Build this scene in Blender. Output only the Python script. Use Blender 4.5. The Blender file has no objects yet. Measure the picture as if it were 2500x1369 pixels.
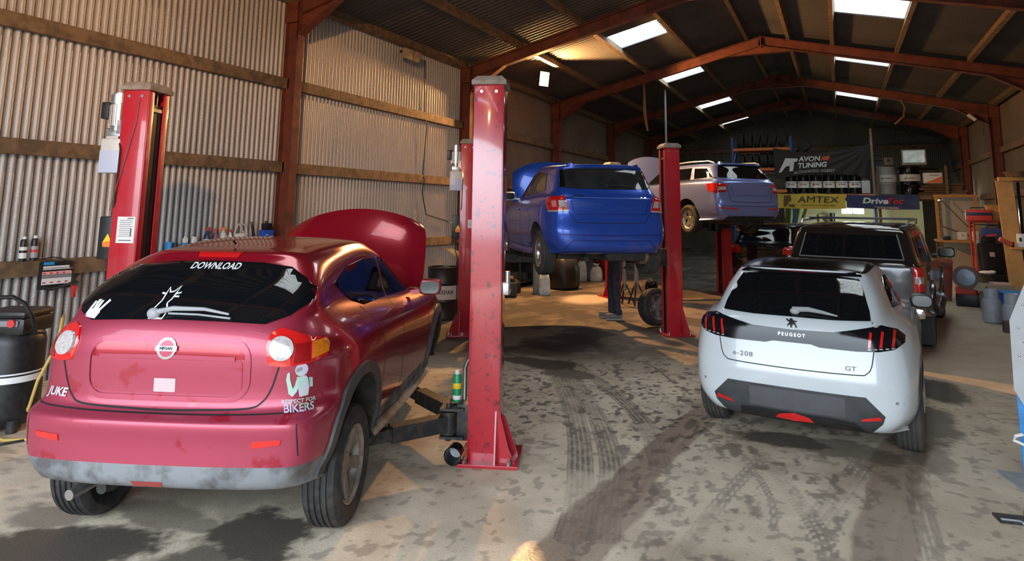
import bpy, bmesh, math, random
import numpy as np
from mathutils import Vector, Matrix, Euler
from mathutils.bvhtree import BVHTree
from mathutils.geometry import delaunay_2d_cdt
random.seed(7); rng = np.random.default_rng(7)
SC = bpy.context.scene
COL = SC.collection
PI = math.pi
V = Vector

# ------------------------------------------------------------------ materials
MATS = {}
def mat(name, col, rough=.5, metal=0., coat=0., spec=.5, emit=None, estr=0., noise=0., nscale=8., ncol=None, bump=0., bscale=60., alpha=None, detail=4., rvar=0., lo=.42, hi=.62, trans=0.):
    if name in MATS: return MATS[name]
    m = bpy.data.materials.new(name); m.use_nodes = True
    nt = m.node_tree; b = nt.nodes['Principled BSDF']
    c = (*col, 1) if len(col) == 3 else col
    b.inputs['Base Color'].default_value = c
    b.inputs['Roughness'].default_value = rough
    b.inputs['Metallic'].default_value = metal
    b.inputs['Coat Weight'].default_value = coat
    b.inputs['Coat Roughness'].default_value = .06
    b.inputs['Specular IOR Level'].default_value = spec
    if trans: b.inputs['Transmission Weight'].default_value = trans
    if emit is not None:
        b.inputs['Emission Color'].default_value = (*emit, 1)
        b.inputs['Emission Strength'].default_value = estr
    L = nt.links
    if noise or bump or rvar:
        tc = nt.nodes.new('ShaderNodeTexCoord')
    if noise or rvar:
        n = nt.nodes.new('ShaderNodeTexNoise'); n.inputs['Scale'].default_value = nscale; n.inputs['Detail'].default_value = detail; n.inputs['Roughness'].default_value = .62
        L.new(tc.outputs['Object'], n.inputs['Vector'])
        r = nt.nodes.new('ShaderNodeMapRange'); r.inputs['From Min'].default_value = lo; r.inputs['From Max'].default_value = hi
        L.new(n.outputs['Fac'], r.inputs['Value'])
    if noise:
        mx = nt.nodes.new('ShaderNodeMix'); mx.data_type = 'RGBA'
        mu = nt.nodes.new('ShaderNodeMath'); mu.operation = 'MULTIPLY'; mu.inputs[1].default_value = noise
        L.new(r.outputs['Result'], mu.inputs[0]); L.new(mu.outputs[0], mx.inputs['Factor'])
        mx.inputs['A'].default_value = c; mx.inputs['B'].default_value = (*(ncol or tuple(x*.4 for x in col[:3])), 1)
        L.new(mx.outputs['Result'], b.inputs['Base Color'])
    if rvar:
        ma = nt.nodes.new('ShaderNodeMath'); ma.operation = 'MULTIPLY_ADD'; ma.inputs[1].default_value = rvar; ma.inputs[2].default_value = rough
        L.new(r.outputs['Result'], ma.inputs[0]); L.new(ma.outputs[0], b.inputs['Roughness'])
    if bump:
        n2 = nt.nodes.new('ShaderNodeTexNoise'); n2.inputs['Scale'].default_value = bscale; n2.inputs['Detail'].default_value = 3
        L.new(tc.outputs['Object'], n2.inputs['Vector'])
        bp = nt.nodes.new('ShaderNodeBump'); bp.inputs['Strength'].default_value = bump; bp.inputs['Distance'].default_value = .01
        L.new(n2.outputs['Fac'], bp.inputs['Height']); L.new(bp.outputs['Normal'], b.inputs['Normal'])
    MATS[name] = m
    return m

M_red = mat('lift_red', (.50,.010,.026), .30, coat=.9, noise=.35, nscale=5, ncol=(.38,.012,.02), rvar=.15)
M_redscuff = mat('lift_red_scuffed', (.50,.010,.03), .24, coat=1., noise=.75, nscale=22, ncol=(.06,.015,.02), lo=.57, hi=.64, spec=.8)
M_steel = mat('bare_steel', (.42,.41,.40), .38, metal=.9, noise=.5, nscale=9, ncol=(.2,.17,.14))
M_greysteel = mat('grey_painted_steel', (.36,.38,.40), .45, noise=.6, nscale=9, ncol=(.24,.25,.26), rvar=.1)
M_chrome = mat('chrome', (.8,.8,.82), .12, metal=1.)
M_alu = mat('aluminium', (.62,.63,.64), .35, metal=.85, noise=.5, nscale=30, ncol=(.4,.4,.4))
M_black = mat('black_plastic', (.012,.012,.014), .42, noise=.4, nscale=20, ncol=(.035,.033,.03))
M_blackgloss = mat('gloss_black', (.006,.006,.008), .12, coat=.0, spec=.38)
M_darkmetal = mat('dark_greasy_metal', (.03,.032,.036), .5, metal=.4, noise=.7, nscale=14, ncol=(.09,.075,.06))
M_rubber = mat('tyre_rubber', (.018,.018,.019), .72, noise=.55, nscale=18, ncol=(.06,.052,.045))
M_rubberdust = mat('tyre_rubber_dusty', (.05,.046,.042), .85, noise=.6, nscale=6, ncol=(.085,.07,.055))
M_cap = mat('dusty_cap', (.30,.26,.22), .8, noise=.6, nscale=20, ncol=(.16,.12,.09))
M_white = mat('white_plastic', (.78,.78,.76), .45)
M_poly = mat('milky_plastic', (.72,.74,.72), .35, noise=.3, nscale=14, ncol=(.5,.5,.47), trans=.15)
M_fluid = mat('bluish_fluid', (.50,.56,.72), .35)
M_paper = mat('paper', (.80,.80,.78), .6)
M_ink = mat('ink', (.03,.03,.035), .6)
M_greyink = mat('grey_ink', (.25,.25,.27), .6)
M_redink = mat('red_print', (.65,.04,.04), .5)
M_orangeink = mat('orange_print', (.85,.22,.02), .5)
M_yellow = mat('yellow_print', (.85,.62,.02), .5)
M_blue = mat('blue_plastic', (.02,.10,.55), .4)
M_cyan = mat('sky_blue_plastic', (.03,.32,.75), .4)
M_whitelbl = mat('white_vinyl', (.85,.85,.86), .45)
M_timber = mat('old_timber', (.21,.135,.075), .8, noise=.8, nscale=7, ncol=(.09,.06,.035), bump=.25, bscale=40)
M_osb = mat('pale_pine', (.60,.32,.10), .75, noise=.5, nscale=6, ncol=(.42,.20,.06))
M_card = mat('cardboard', (.36,.24,.13), .85, noise=.3, nscale=8)
M_frame = mat('red_oxide_steel', (.165,.040,.022), .6, noise=.7, nscale=4, ncol=(.08,.024,.015), rvar=.15)
M_hose = mat('yellow_hose', (.62,.42,.12), .5)
M_lensred = mat('red_lens', (.62,.012,.012), .12, coat=.9)
M_lensdk = mat('dark_red_lens', (.30,.006,.01), .12, coat=.9)
M_lensamb = mat('amber_lens', (.85,.26,.015), .14, coat=.9, noise=.5, nscale=60, ncol=(.6,.08,.01))
M_lenswhite = mat('white_lens', (.52,.48,.48), .15, coat=.6, noise=.6, nscale=70, ncol=(.30,.25,.25))
M_glass = mat('tinted_glass', (.005,.006,.008), .03, spec=.6)
M_glassgrey = mat('grey_glass', (.03,.033,.036), .04, spec=.7, noise=.5, nscale=3, ncol=(.008,.008,.01))
M_underbody = mat('underbody', (.022,.021,.02), .8, noise=.6, nscale=12, ncol=(.07,.055,.04))
M_seam = mat('panel_gap', (.008,.008,.008), .7)
M_mirror = mat('mirror_glass', (.10,.115,.13), .08, metal=1.)

# ------------------------------------------------------------------ tagging
def tag(o, label=None, cat=None, group=None, kind=None):
    if label: o['label'] = label
    if cat: o['category'] = cat
    if group: o['group'] = group
    if kind: o['kind'] = kind
    return o
def thing(name, loc, rz=0., label=None, cat=None, group=None, rot=None):
    o = bpy.data.objects.new(name, None); COL.objects.link(o)
    o.location = loc; o.rotation_euler = rot if rot else (0, 0, rz)
    o.empty_display_size = .1
    return tag(o, label, cat, group)
def copy_tree(o, parent=None):
    c = o.copy(); COL.objects.link(c)
    if parent is not None: c.parent = parent
    for ch in [x for x in bpy.data.objects if x.parent == o]: copy_tree(ch, c)
    return c
def kids(o): return [x for x in bpy.data.objects if x.parent == o]

# ------------------------------------------------------------------ mesh builder
class MB:
    def __init__(s): s.v = []; s.f = []; s.m = []; s.mats = []; s.cur = 0
    def use(s, m):
        if m not in s.mats: s.mats.append(m)
        s.cur = s.mats.index(m); return s
    def add(s, verts, faces):
        n = len(s.v); s.v += [tuple(v) for v in verts]
        for f in faces: s.f.append(tuple(i+n for i in f)); s.m.append(s.cur)
        return s
    def box(s, c, d, rot=None, bev=0.):
        bm = bmesh.new(); bmesh.ops.create_cube(bm, size=1)
        bmesh.ops.scale(bm, vec=d, verts=bm.verts)
        if bev: bmesh.ops.bevel(bm, geom=bm.edges[:], offset=bev, segments=2, profile=.6, affect='EDGES')
        M = Matrix.Translation(c) @ (Euler(rot).to_matrix().to_4x4() if rot else Matrix())
        s.bm(bm, M); return s
    def bm(s, bm, M=None):
        bm.verts.index_update()
        vs = [(M @ v.co if M else v.co)[:] for v in bm.verts]
        s.add(vs, [[v.index for v in f.verts] for f in bm.faces]); bm.free(); return s
    def bar(s, p0, p1, w, h, up=(0,0,1)):
        p0, p1 = V(p0), V(p1); d = (p1-p0); L = d.length; d.normalize(); u = V(up)
        x = d.cross(u)
        if x.length < 1e-4: x = d.cross(V((1,0,0)))
        x.normalize(); z = x.cross(d)
        pts = []
        for p in (p0, p1):
            for a, b in ((-1,-1),(1,-1),(1,1),(-1,1)): pts.append(p + x*a*w/2 + z*b*h/2)
        s.add(pts, [(0,1,2,3)[::-1],(4,5,6,7),(0,1,5,4),(1,2,6,5),(2,3,7,6),(3,0,4,7)]); return s
    def cyl(s, p0, p1, r0, r1=None, n=20, caps=True):
        r1 = r0 if r1 is None else r1
        p0, p1 = V(p0), V(p1); d = (p1-p0).normalized()
        x = d.orthogonal().normalized(); y = d.cross(x)
        vs = []
        for p, r in ((p0, r0), (p1, r1)):
            for i in range(n):
                a = 2*PI*i/n; vs.append(p + x*math.cos(a)*r + y*math.sin(a)*r)
        fs = [(i, (i+1) % n, n+(i+1) % n, n+i) for i in range(n)]
        if caps: fs += [tuple(range(n))[::-1], tuple(range(n, 2*n))]
        s.add(vs, fs); return s
    def tube(s, pts, r, n=8, closed=False, rs=None):
        pts = [V(p) for p in pts]; N = len(pts); vs = []; fs = []
        prev = None
        for i, p in enumerate(pts):
            a = pts[i-1] if (i > 0 or closed) else p; b = pts[(i+1) % N] if (i < N-1 or closed) else p
            d = (b-a).normalized()
            x = (prev - d*prev.dot(d)) if prev is not None else d.orthogonal()
            if x.length < 1e-6: x = d.orthogonal()
            x.normalize(); prev = x; y = d.cross(x); rr = rs[i] if rs else r
            for k in range(n):
                t = 2*PI*k/n; vs.append(p + x*math.cos(t)*rr + y*math.sin(t)*rr)
        M = N if closed else N-1
        for i in range(M):
            for k in range(n):
                a, b = i*n, ((i+1) % N)*n; fs.append((a+k, a+(k+1) % n, b+(k+1) % n, b+k))
        if not closed: fs += [tuple(range(n))[::-1], tuple(range((N-1)*n, N*n))]
        s.add(vs, fs); return s
    def lathe(s, prof, n=32, M=None, close=True):
        # prof: list of (r, z), around z
        vs = []; fs = []; K = len(prof)
        for i in range(n):
            a = 2*PI*i/n
            for r, z in prof: vs.append(V((r*math.cos(a), r*math.sin(a), z)))
        for i in range(n):
            j = (i+1) % n
            for k in range(K-1): fs.append((i*K+k, j*K+k, j*K+k+1, i*K+k+1))
        if close:
            if prof[0][0] > 1e-6: fs.append(tuple(i*K for i in range(n))[::-1])
            if prof[-1][0] > 1e-6: fs.append(tuple(i*K+K-1 for i in range(n)))
        if M: vs = [M @ v for v in vs]
        s.add(vs, fs); return s
    def prism(s, poly, t, M=None):
        # poly in xy, extruded to z=t
        n = len(poly); vs = [V((x, y, 0)) for x, y in poly] + [V((x, y, t)) for x, y in poly]
        if M: vs = [M @ v for v in vs]
        fs = [tuple(range(n))[::-1], tuple(range(n, 2*n))] + [(i, (i+1) % n, n+(i+1) % n, n+i) for i in range(n)]
        s.add(vs, fs); return s
    def ball(s, c, r, sc=(1,1,1), n=14):
        bm = bmesh.new(); bmesh.ops.create_uvsphere(bm, u_segments=n, v_segments=max(6, n*2//3), radius=r)
        s.bm(bm, Matrix.Translation(c) @ Matrix.Diagonal((*sc, 1))); return s
    def text(s, body, size, M, depth=.002, shear=0., bold=0., align='CENTER', spacing=1.):
        vs, fs = text_geo(body, size, depth, shear, bold, align, spacing)
        s.add([M @ v for v in vs], fs); return s
    def build(s, name, m=None, parent=None, smooth=True, angle=35):
        me = bpy.data.meshes.new(name); me.from_pydata(s.v, [], s.f)
        ms = s.mats if s.mats else [m]
        for x in ms: me.materials.append(x)
        if s.mats: me.polygons.foreach_set('material_index', s.m)
        bm = bmesh.new(); bm.from_mesh(me); bmesh.ops.recalc_face_normals(bm, faces=bm.faces); bm.to_mesh(me); bm.free()
        o = bpy.data.objects.new(name, me); COL.objects.link(o)
        if parent is not None: o.parent = parent
        if smooth: shade(me, angle)
        return o
def shade(me, angle=35):
    me.polygons.foreach_set('use_smooth', [True]*len(me.polygons))
    try: me.set_sharp_from_angle(angle=math.radians(angle))
    except Exception: pass
    me.update()
def text_geo(body, size, depth=.002, shear=0., bold=0., align='CENTER', spacing=1.):
    cu = bpy.data.curves.new('t', 'FONT'); cu.body = body; cu.size = size; cu.extrude = depth/2; cu.shear = shear; cu.offset = bold*size
    cu.align_x = align; cu.align_y = 'CENTER'; cu.space_character = spacing; cu.resolution_u = 3
    o = bpy.data.objects.new('t', cu); COL.objects.link(o)
    dg = bpy.context.evaluated_depsgraph_get(); dg.update()
    me = bpy.data.meshes.new_from_object(o.evaluated_get(dg))
    vs = [v.co.copy() for v in me.vertices]; fs = [tuple(p.vertices) for p in me.polygons]
    bpy.data.objects.remove(o); bpy.data.curves.remove(cu); bpy.data.meshes.remove(me)
    return vs, fs
def facing(loc, dirx, up=(0,0,1)):
    # matrix whose local x runs along dirx, local y up, local z out of the surface
    x = V(dirx).normalized(); y = V(up); y = (y - x*y.dot(x)).normalized(); z = x.cross(y)
    M = Matrix((x, y, z)).transposed().to_4x4(); M.translation = loc; return M
def rotz(a): return Matrix.Rotation(a, 4, 'Z')
def circ(r, n=24, cx=0, cy=0, sx=1, sy=1, a0=0, a1=2*PI):
    return [(cx + r*sx*math.cos(a0+(a1-a0)*i/n), cy + r*sy*math.sin(a0+(a1-a0)*i/n)) for i in range(n)]
def rrect(x0, y0, x1, y1, r, n=5):
    out = []
    for cx, cy, a in ((x1-r, y1-r, 0), (x0+r, y1-r, PI/2), (x0+r, y0+r, PI), (x1-r, y0+r, 1.5*PI)):
        for i in range(n+1):
            t = a + PI/2*i/n; out.append((cx + r*math.cos(t), cy + r*math.sin(t)))
    return out

# ------------------------------------------------------------------ camera
H = 1.8853; F = 1596.35; CY = 280.34
yaw, pit, rol = .4614, .1427, .0122
w = V((-math.sin(yaw)*math.cos(pit), math.cos(yaw)*math.cos(pit), math.sin(pit)))
rt = V((math.cos(yaw), math.sin(yaw), 0)); up = rt.cross(w)
r2 = rt*math.cos(rol) + up*math.sin(rol); u2 = up*math.cos(rol) - rt*math.sin(rol)
cam = bpy.data.cameras.new('camera'); co = bpy.data.objects.new('camera', cam); COL.objects.link(co)
Mx = Matrix((r2, u2, -w)).transposed().to_4x4(); Mx.translation = (0, 0, H); co.matrix_world = Mx
cam.sensor_fit = 'HORIZONTAL'; cam.sensor_width = 36; cam.lens = F/2500*36; cam.shift_y = (CY-684.5)/2500
cam.clip_start = .05; cam.clip_end = 200
SC.camera = co
SC.view_settings.view_transform = 'Standard'; SC.view_settings.look = 'None'; SC.view_settings.gamma = 1
SC.view_settings.use_curve_mapping = False
SC.view_settings.exposure = 0.0

# ------------------------------------------------------------------ building shell
XL, XR, EV, RG = -7.72, 4.42, 5.125, 6.602; XM = (XL+XR)/2; KS = (RG-EV)/(XM-XL)
Y0, Y1 = -3.3, 34.5
FR = [-3.3+.1, 2.076, 7.47, 12.863, 18.256, 23.65, 29.043]
def roofz(x): return EV + (x-XL)*KS if x < XM else EV + (XR-x)*KS

def corr_mat(name, a, b, c, metal=.25, rough=.5):
    m = bpy.data.materials.new(name); m.use_nodes = True; nt = m.node_tree; L = nt.links
    p = nt.nodes['Principled BSDF']; tc = nt.nodes.new('ShaderNodeTexCoord')
    n1 = nt.nodes.new('ShaderNodeTexNoise'); n1.inputs['Scale'].default_value = .55; n1.inputs['Detail'].default_value = 5
    n2 = nt.nodes.new('ShaderNodeTexNoise'); n2.inputs['Scale'].default_value = 45; n2.inputs['Detail'].default_value = 2
    L.new(tc.outputs['Object'], n1.inputs['Vector']); L.new(tc.outputs['Object'], n2.inputs['Vector'])
    m1 = nt.nodes.new('ShaderNodeMix'); m1.data_type = 'RGBA'; m1.inputs['A'].default_value = (*a, 1); m1.inputs['B'].default_value = (*b, 1)
    r1 = nt.nodes.new('ShaderNodeMapRange'); r1.inputs['From Min'].default_value = .4; r1.inputs['From Max'].default_value = .65
    L.new(n1.outputs['Fac'], r1.inputs['Value']); L.new(r1.outputs['Result'], m1.inputs['Factor'])
    m2 = nt.nodes.new('ShaderNodeMix'); m2.data_type = 'RGBA'; m2.inputs['B'].default_value = (*c, 1)
    r3 = nt.nodes.new('ShaderNodeMapRange'); r3.inputs['From Min'].default_value = .5; r3.inputs['From Max'].default_value = .72; r3.inputs['To Max'].default_value = .6
    L.new(n2.outputs['Fac'], r3.inputs['Value']); L.new(r3.outputs['Result'], m2.inputs['Factor'])
    L.new(m1.outputs['Result'], m2.inputs['A']); L.new(m2.outputs['Result'], p.inputs['Base Color'])
    p.inputs['Metallic'].default_value = metal; p.inputs['Roughness'].default_value = rough
    return m
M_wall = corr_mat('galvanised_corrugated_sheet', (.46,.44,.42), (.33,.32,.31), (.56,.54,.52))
M_walld = corr_mat('dark_corrugated_sheet', (.17,.14,.11), (.11,.09,.075), (.2,.17,.14), metal=.05, rough=.75)
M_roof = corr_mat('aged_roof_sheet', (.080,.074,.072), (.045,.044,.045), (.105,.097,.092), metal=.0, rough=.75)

def corr_sheet(name, u0, u1, pitch, amp, fn, vs, m, seg=10, kind='structure'):
    n = int(round((u1-u0)/pitch*seg)); rows = len(vs)
    verts = []; faces = []
    for i in range(n+1):
        u = u0 + (u1-u0)*i/n; off = amp*(2*(.5+.5*math.cos(2*PI*(u-u0)/pitch))**.34-1)
        for v in vs: verts.append(fn(u, v, off))
    for i in range(n):
        for k in range(rows-1): faces.append((i*rows+k, (i+1)*rows+k, (i+1)*rows+k+1, i*rows+k+1))
    o = MB().add(verts, faces).build(name, m, angle=80); o['kind'] = kind; return o
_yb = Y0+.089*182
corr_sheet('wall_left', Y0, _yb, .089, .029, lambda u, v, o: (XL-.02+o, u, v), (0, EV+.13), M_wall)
corr_sheet('wall_left', _yb, Y1, .089, .016, lambda u, v, o: (XL-.02+o, u, v), (0, EV+.13), M_walld)  # rear bays: browner sheet, their dimmer light put into its darker colour
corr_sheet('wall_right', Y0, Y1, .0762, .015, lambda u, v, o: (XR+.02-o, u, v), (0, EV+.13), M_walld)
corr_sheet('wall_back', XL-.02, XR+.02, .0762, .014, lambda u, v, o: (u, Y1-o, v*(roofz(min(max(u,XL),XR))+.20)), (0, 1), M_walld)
# roof: sheets leave openings for the roof lights
SKL = [(-4.72,-3.56,3.4,4.6), (-4.72,-3.56,8.9,10.1), (-4.72,-3.56,14.5,15.7), (-4.72,-3.56,19.5,20.65), (-4.72,-3.56,25.1,26.6), (-4.72,-3.56,30.7,32.0)]
SKR = [(.14,1.44,7.7,10.0), (.14,1.44,13.3,15.6), (.14,1.44,19.1,20.65), (.14,1.44,25.0,27.0)]
def roof_slope(name, side, sk):
    pitch = .146; amp = .036; seg = 12
    xa, xb = (XL-.1, XM) if side < 0 else (XM, XR+.1)
    xs = sorted(set([xa, xb] + [s[0] for s in sk] + [s[1] for s in sk]))
    n = int((Y1+.3-Y0)/pitch*seg); ys = [Y0 + i*pitch/seg for i in range(n+1)]
    verts = []; faces = []; R = len(xs)
    for y in ys:
        o = amp*(1-2*(.5+.5*math.cos(2*PI*(y-Y0)/pitch))**.38)
        for x in xs: verts.append((x, y, roofz(x)+.12+o if XL <= x <= XR else (EV-.025+.12+o)))
    for i in range(n):
        for k in range(R-1):
            cx = (xs[k]+xs[k+1])/2; cyy = (ys[i]+ys[i+1])/2
            if any(a < cx < b and c < cyy < d for a, b, c, d in sk): continue
            faces.append((i*R+k, (i+1)*R+k, (i+1)*R+k+1, i*R+k+1))
    o = MB().add(verts, faces).build(name, M_roof, angle=80); o['kind'] = 'structure'
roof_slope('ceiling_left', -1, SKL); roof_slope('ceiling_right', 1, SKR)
M_sky = mat('translucent_roof_light', (.6,.62,.62), .5, emit=(.86,.97,1.), estr=5.0)
_nt = M_sky.node_tree; _w = _nt.nodes.new('ShaderNodeTexCoord'); _n = _nt.nodes.new('ShaderNodeTexNoise'); _mp = _nt.nodes.new('ShaderNodeMapping')
_mp.inputs['Scale'].default_value = (1.2, 16, 1.2); _n.inputs['Scale'].default_value = 1.5; _n.inputs['Detail'].default_value = 4
_r = _nt.nodes.new('ShaderNodeMapRange'); _r.inputs['From Min'].default_value = .34; _r.inputs['From Max'].default_value = .46; _r.inputs['To Min'].default_value = 1.2; _r.inputs['To Max'].default_value = 5.
_nt.links.new(_w.outputs['Object'], _mp.inputs['Vector']); _nt.links.new(_mp.outputs['Vector'], _n.inputs['Vector']); _nt.links.new(_n.outputs['Fac'], _r.inputs['Value'])
_nt.links.new(_r.outputs['Result'], _nt.nodes['Principled BSDF'].inputs['Emission Strength'])
for i, (a, b, c, d) in enumerate(SKL + SKR):
    n = int((d-c)/.146*8); vs = []; fs = []
    for k in range(n+1):
        y = c + (d-c)*k/n; o = .02*math.cos(2*PI*(y-Y0)/.146)
        for x in (a-.02, b+.02): vs.append((x, y, roofz(x)+.125+o))
    for k in range(n): fs.append((2*k, 2*k+1, 2*k+3, 2*k+2))
    MB().add(vs, fs).build('window_%d' % (i+1), M_sky, angle=80)['kind'] = 'structure'

# portal frames: columns, rafters, haunches as one welded frame each
def ibeam(mb, p0, p1, depth, wid, up, tf=.014, tw=.010):
    p0, p1, up = V(p0), V(p1), V(up).normalized()
    for sgn in (-1, 1):
        o = up*sgn*(depth/2-tf/2); mb.bar(p0+o, p1+o, wid, tf, up)
    mb.bar(p0, p1, tw, depth-2*tf, up)
for i, y in enumerate(FR):
    mb = MB()
    dR = .26; a = math.atan(KS); n1 = V((-math.sin(a), 0, math.cos(a))); n2 = V((math.sin(a), 0, math.cos(a)))
    ibeam(mb, (XL+.16, y, 0), (XL+.16, y, EV-.02), .26, .15, (1,0,0)); ibeam(mb, (XR-.16, y, 0), (XR-.16, y, EV-.02), .26, .15, (1,0,0))
    mb.box((XL+.16, y, .012), (.36, .26, .02)); mb.box((XR-.16, y, .012), (.36, .26, .02))
    off = -.06-dR/2
    e1, r1 = V((XL+.03, y, roofz(XL+.03))), V((XM, y, RG)); e2 = V((XR-.03, y, roofz(XR-.03)))
    ibeam(mb, e1+n1*off, r1+n1*off, dR, .15, n1); ibeam(mb, e2+n2*off, r1+n2*off, dR, .15, n2)
    # eave haunches and apex haunch
    for sg, xe, nn in ((1, XL, n1), (-1, XR, n2)):
        x0 = xe+sg*.27; x1 = xe+sg*1.15
        za, zb = roofz(x0)-.06-dR, roofz(x1)-.06-dR
        pl = [(x0, za+.02), (x0, za-.34), (x1, zb+.0)]
        mb.add([(px, y-.006, pz) for px, pz in pl] + [(px, y+.006, pz) for px, pz in pl], [(0,1,2),(3,5,4),(0,1,4,3),(1,2,5,4),(2,0,3,5)])
        mb.bar((x0, y, za-.34), (x1, y, zb), .15, .014, (0,0,1))
        mb.box((xe+sg*.285, y, za-.1), (.02, .15, .62)); mb.box((xe+sg*.155, y, EV-.20), (.285, .148, .34))
    for sg in (-1, 1):
        x1 = XM+sg*.85; z1 = roofz(x1)-.06-dR
        pl = [(XM, roofz(XM)-.06-dR+.02), (XM, z1-.0), (x1, z1)]
        mb.add([(px, y-.006, pz) for px, pz in pl] + [(px, y+.006, pz) for px, pz in pl], [(0,1,2),(3,5,4),(0,1,4,3),(1,2,5,4),(2,0,3,5)])
        mb.bar((XM, y, z1-.0), (x1, y, z1), .15, .014, (0,0,1))
    mb.box((XM, y, RG-.06-dR/2-.02), (.03, .16, dR+.06))
    o = mb.build('portal_frame', M_frame); o['kind'] = 'structure'
# purlins and girts: one timber per bay
PUR = [(-7.62, .10, .17), (-6.2, .09, .17), (-4.75, .09, .17), (-3.39, .09, .17), (-2.0, .09, .17), (-.95, .09, .17), (.07, .09, .17), (1.48, .09, .17), (2.94, .09, .17), (4.28, .10, .17)]
for x, wd, hh in PUR:
    for a, b in zip(FR[:-1], FR[1:]):
        z = roofz(x) + .015
        mb = MB(); sl = math.atan(KS)*(1 if x < XM else -1)
        mb.box((x, (a+b)/2, z), (wd, b-a+.1, hh), rot=(0, -sl, 0))
        mb.build('purlin', M_timber, smooth=False)['kind'] = 'structure'
    mb = MB(); mb.box((x, (FR[-1]+Y1)/2, roofz(x)+.015), (wd, Y1-FR[-1], hh)); mb.build('purlin', M_timber, smooth=False)['kind'] = 'structure'
GZ = (1.20, 2.47, 3.78)
for side, x in ((-1, XL+.055), (1, XR-.055)):
    for z in GZ:
        for a, b in zip(FR, FR[1:]+[Y1]):
            mb = MB(); mb.box((x, (a+b)/2, z-.0+random.uniform(-.01, .01)), (.075, b-a+.06, .165), rot=(random.uniform(-.003,.003), 0, 0))
            mb.build('girt', M_timber, smooth=False)['kind'] = 'structure'
for z in (1.25, 2.5, 3.8, 4.9):
    hw = 6.07 if z < EV else 6.07
    mb = MB(); mb.box(((XL+XR)/2, Y1-.07, z), (XR-XL-.1, .075, .16)); mb.build('girt', M_timber, smooth=False)['kind'] = 'structure'
# front gable above the open doorway, behind the viewer
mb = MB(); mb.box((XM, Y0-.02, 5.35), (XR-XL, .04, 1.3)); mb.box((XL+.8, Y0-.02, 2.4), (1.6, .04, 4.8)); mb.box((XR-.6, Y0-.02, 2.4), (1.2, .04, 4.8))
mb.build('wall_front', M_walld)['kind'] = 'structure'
# ------------------------------------------------------------------ floor: concrete with mud, tyre prints, oil and water
def vnoise(x, y, seed):
    g = np.random.default_rng(seed).random((256, 256))
    xi = np.floor(x).astype(int); yi = np.floor(y).astype(int); fx = x-xi; fy = y-yi
    fx = fx*fx*(3-2*fx); fy = fy*fy*(3-2*fy)
    a = g[xi % 256, yi % 256]; b = g[(xi+1) % 256, yi % 256]; c = g[xi % 256, (yi+1) % 256]; d = g[(xi+1) % 256, (yi+1) % 256]
    return (a*(1-fx)+b*fx)*(1-fy) + (c*(1-fx)+d*fx)*fy
def fbm(x, y, seed, o=4):
    s = 0; a = .5; t = 0
    for k in range(o): s = s + a*vnoise(x*2**k+17.3*k, y*2**k+5.1*k, seed+k); t += a; a *= .55
    return s/t
def sstep(a, b, x):
    t = np.clip((x-a)/(b-a), 0, 1); return t*t*(3-2*t)
def axis(segs):
    out = []
    for a, b, st in segs: out += list(np.arange(a, b-1e-6, st))
    out.append(segs[-1][1]); return np.array(out)
gx = axis([(XL-.1, -4.6, .06), (-4.6, -3.2, .016), (-3.2, -1.1, .010), (-1.1, 1.3, .016), (1.3, XR+.1, .06)])
gy = axis([(Y0-.3, 2.2, .1), (2.2, 3.6, .016), (3.6, 8.2, .010), (8.2, 15, .05), (15, Y1, .25)])
X, Y = np.meshgrid(gx, gy, indexing='ij')
wx = X + .10*(fbm(X*2.2, Y*2.2, 5)-.5); wy = Y + .10*(fbm(X*2.2, Y*2.2, 9)-.5)
def smooth_line(pts, k=10):
    P = np.array(pts, float); out = []
    for i in range(len(P)-1):
        p0 = P[max(i-1, 0)]; p1 = P[i]; p2 = P[i+1]; p3 = P[min(i+2, len(P)-1)]
        for j in range(k):
            t = j/k; out.append(.5*((2*p1)+(-p0+p2)*t+(2*p0-5*p1+4*p2-p3)*t*t+(-p0+3*p1-3*p2+p3)*t**3))
    out.append(P[-1]); return np.array(out)
def linedist(px, py, pts):
    L = smooth_line(pts); best = np.full(px.shape, 9.); sg = np.zeros(px.shape); al = np.zeros(px.shape); run = 0
    for a, b in zip(L[:-1], L[1:]):
        d = b-a; l = np.hypot(*d)
        if l < 1e-9: continue
        d = d/l; qx = px-a[0]; qy = py-a[1]; t = np.clip(qx*d[0]+qy*d[1], 0, l)
        ex = qx-t*d[0]; ey = qy-t*d[1]; dist = np.hypot(ex, ey); m = dist < best
        best = np.where(m, dist, best); sg = np.where(m, ex*(-d[1])+ey*d[0], sg); al = np.where(m, run+t, al); run += l
    return best, sg, al
mud = np.zeros(X.shape); dark = np.zeros(X.shape); wet = np.zeros(X.shape)
n3 = fbm(X*3, Y*3, 21); n8 = fbm(X*8, Y*8, 31); n20 = fbm(X*22, Y*22, 41, 3); n1 = fbm(X*.9, Y*.9, 51)
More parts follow.
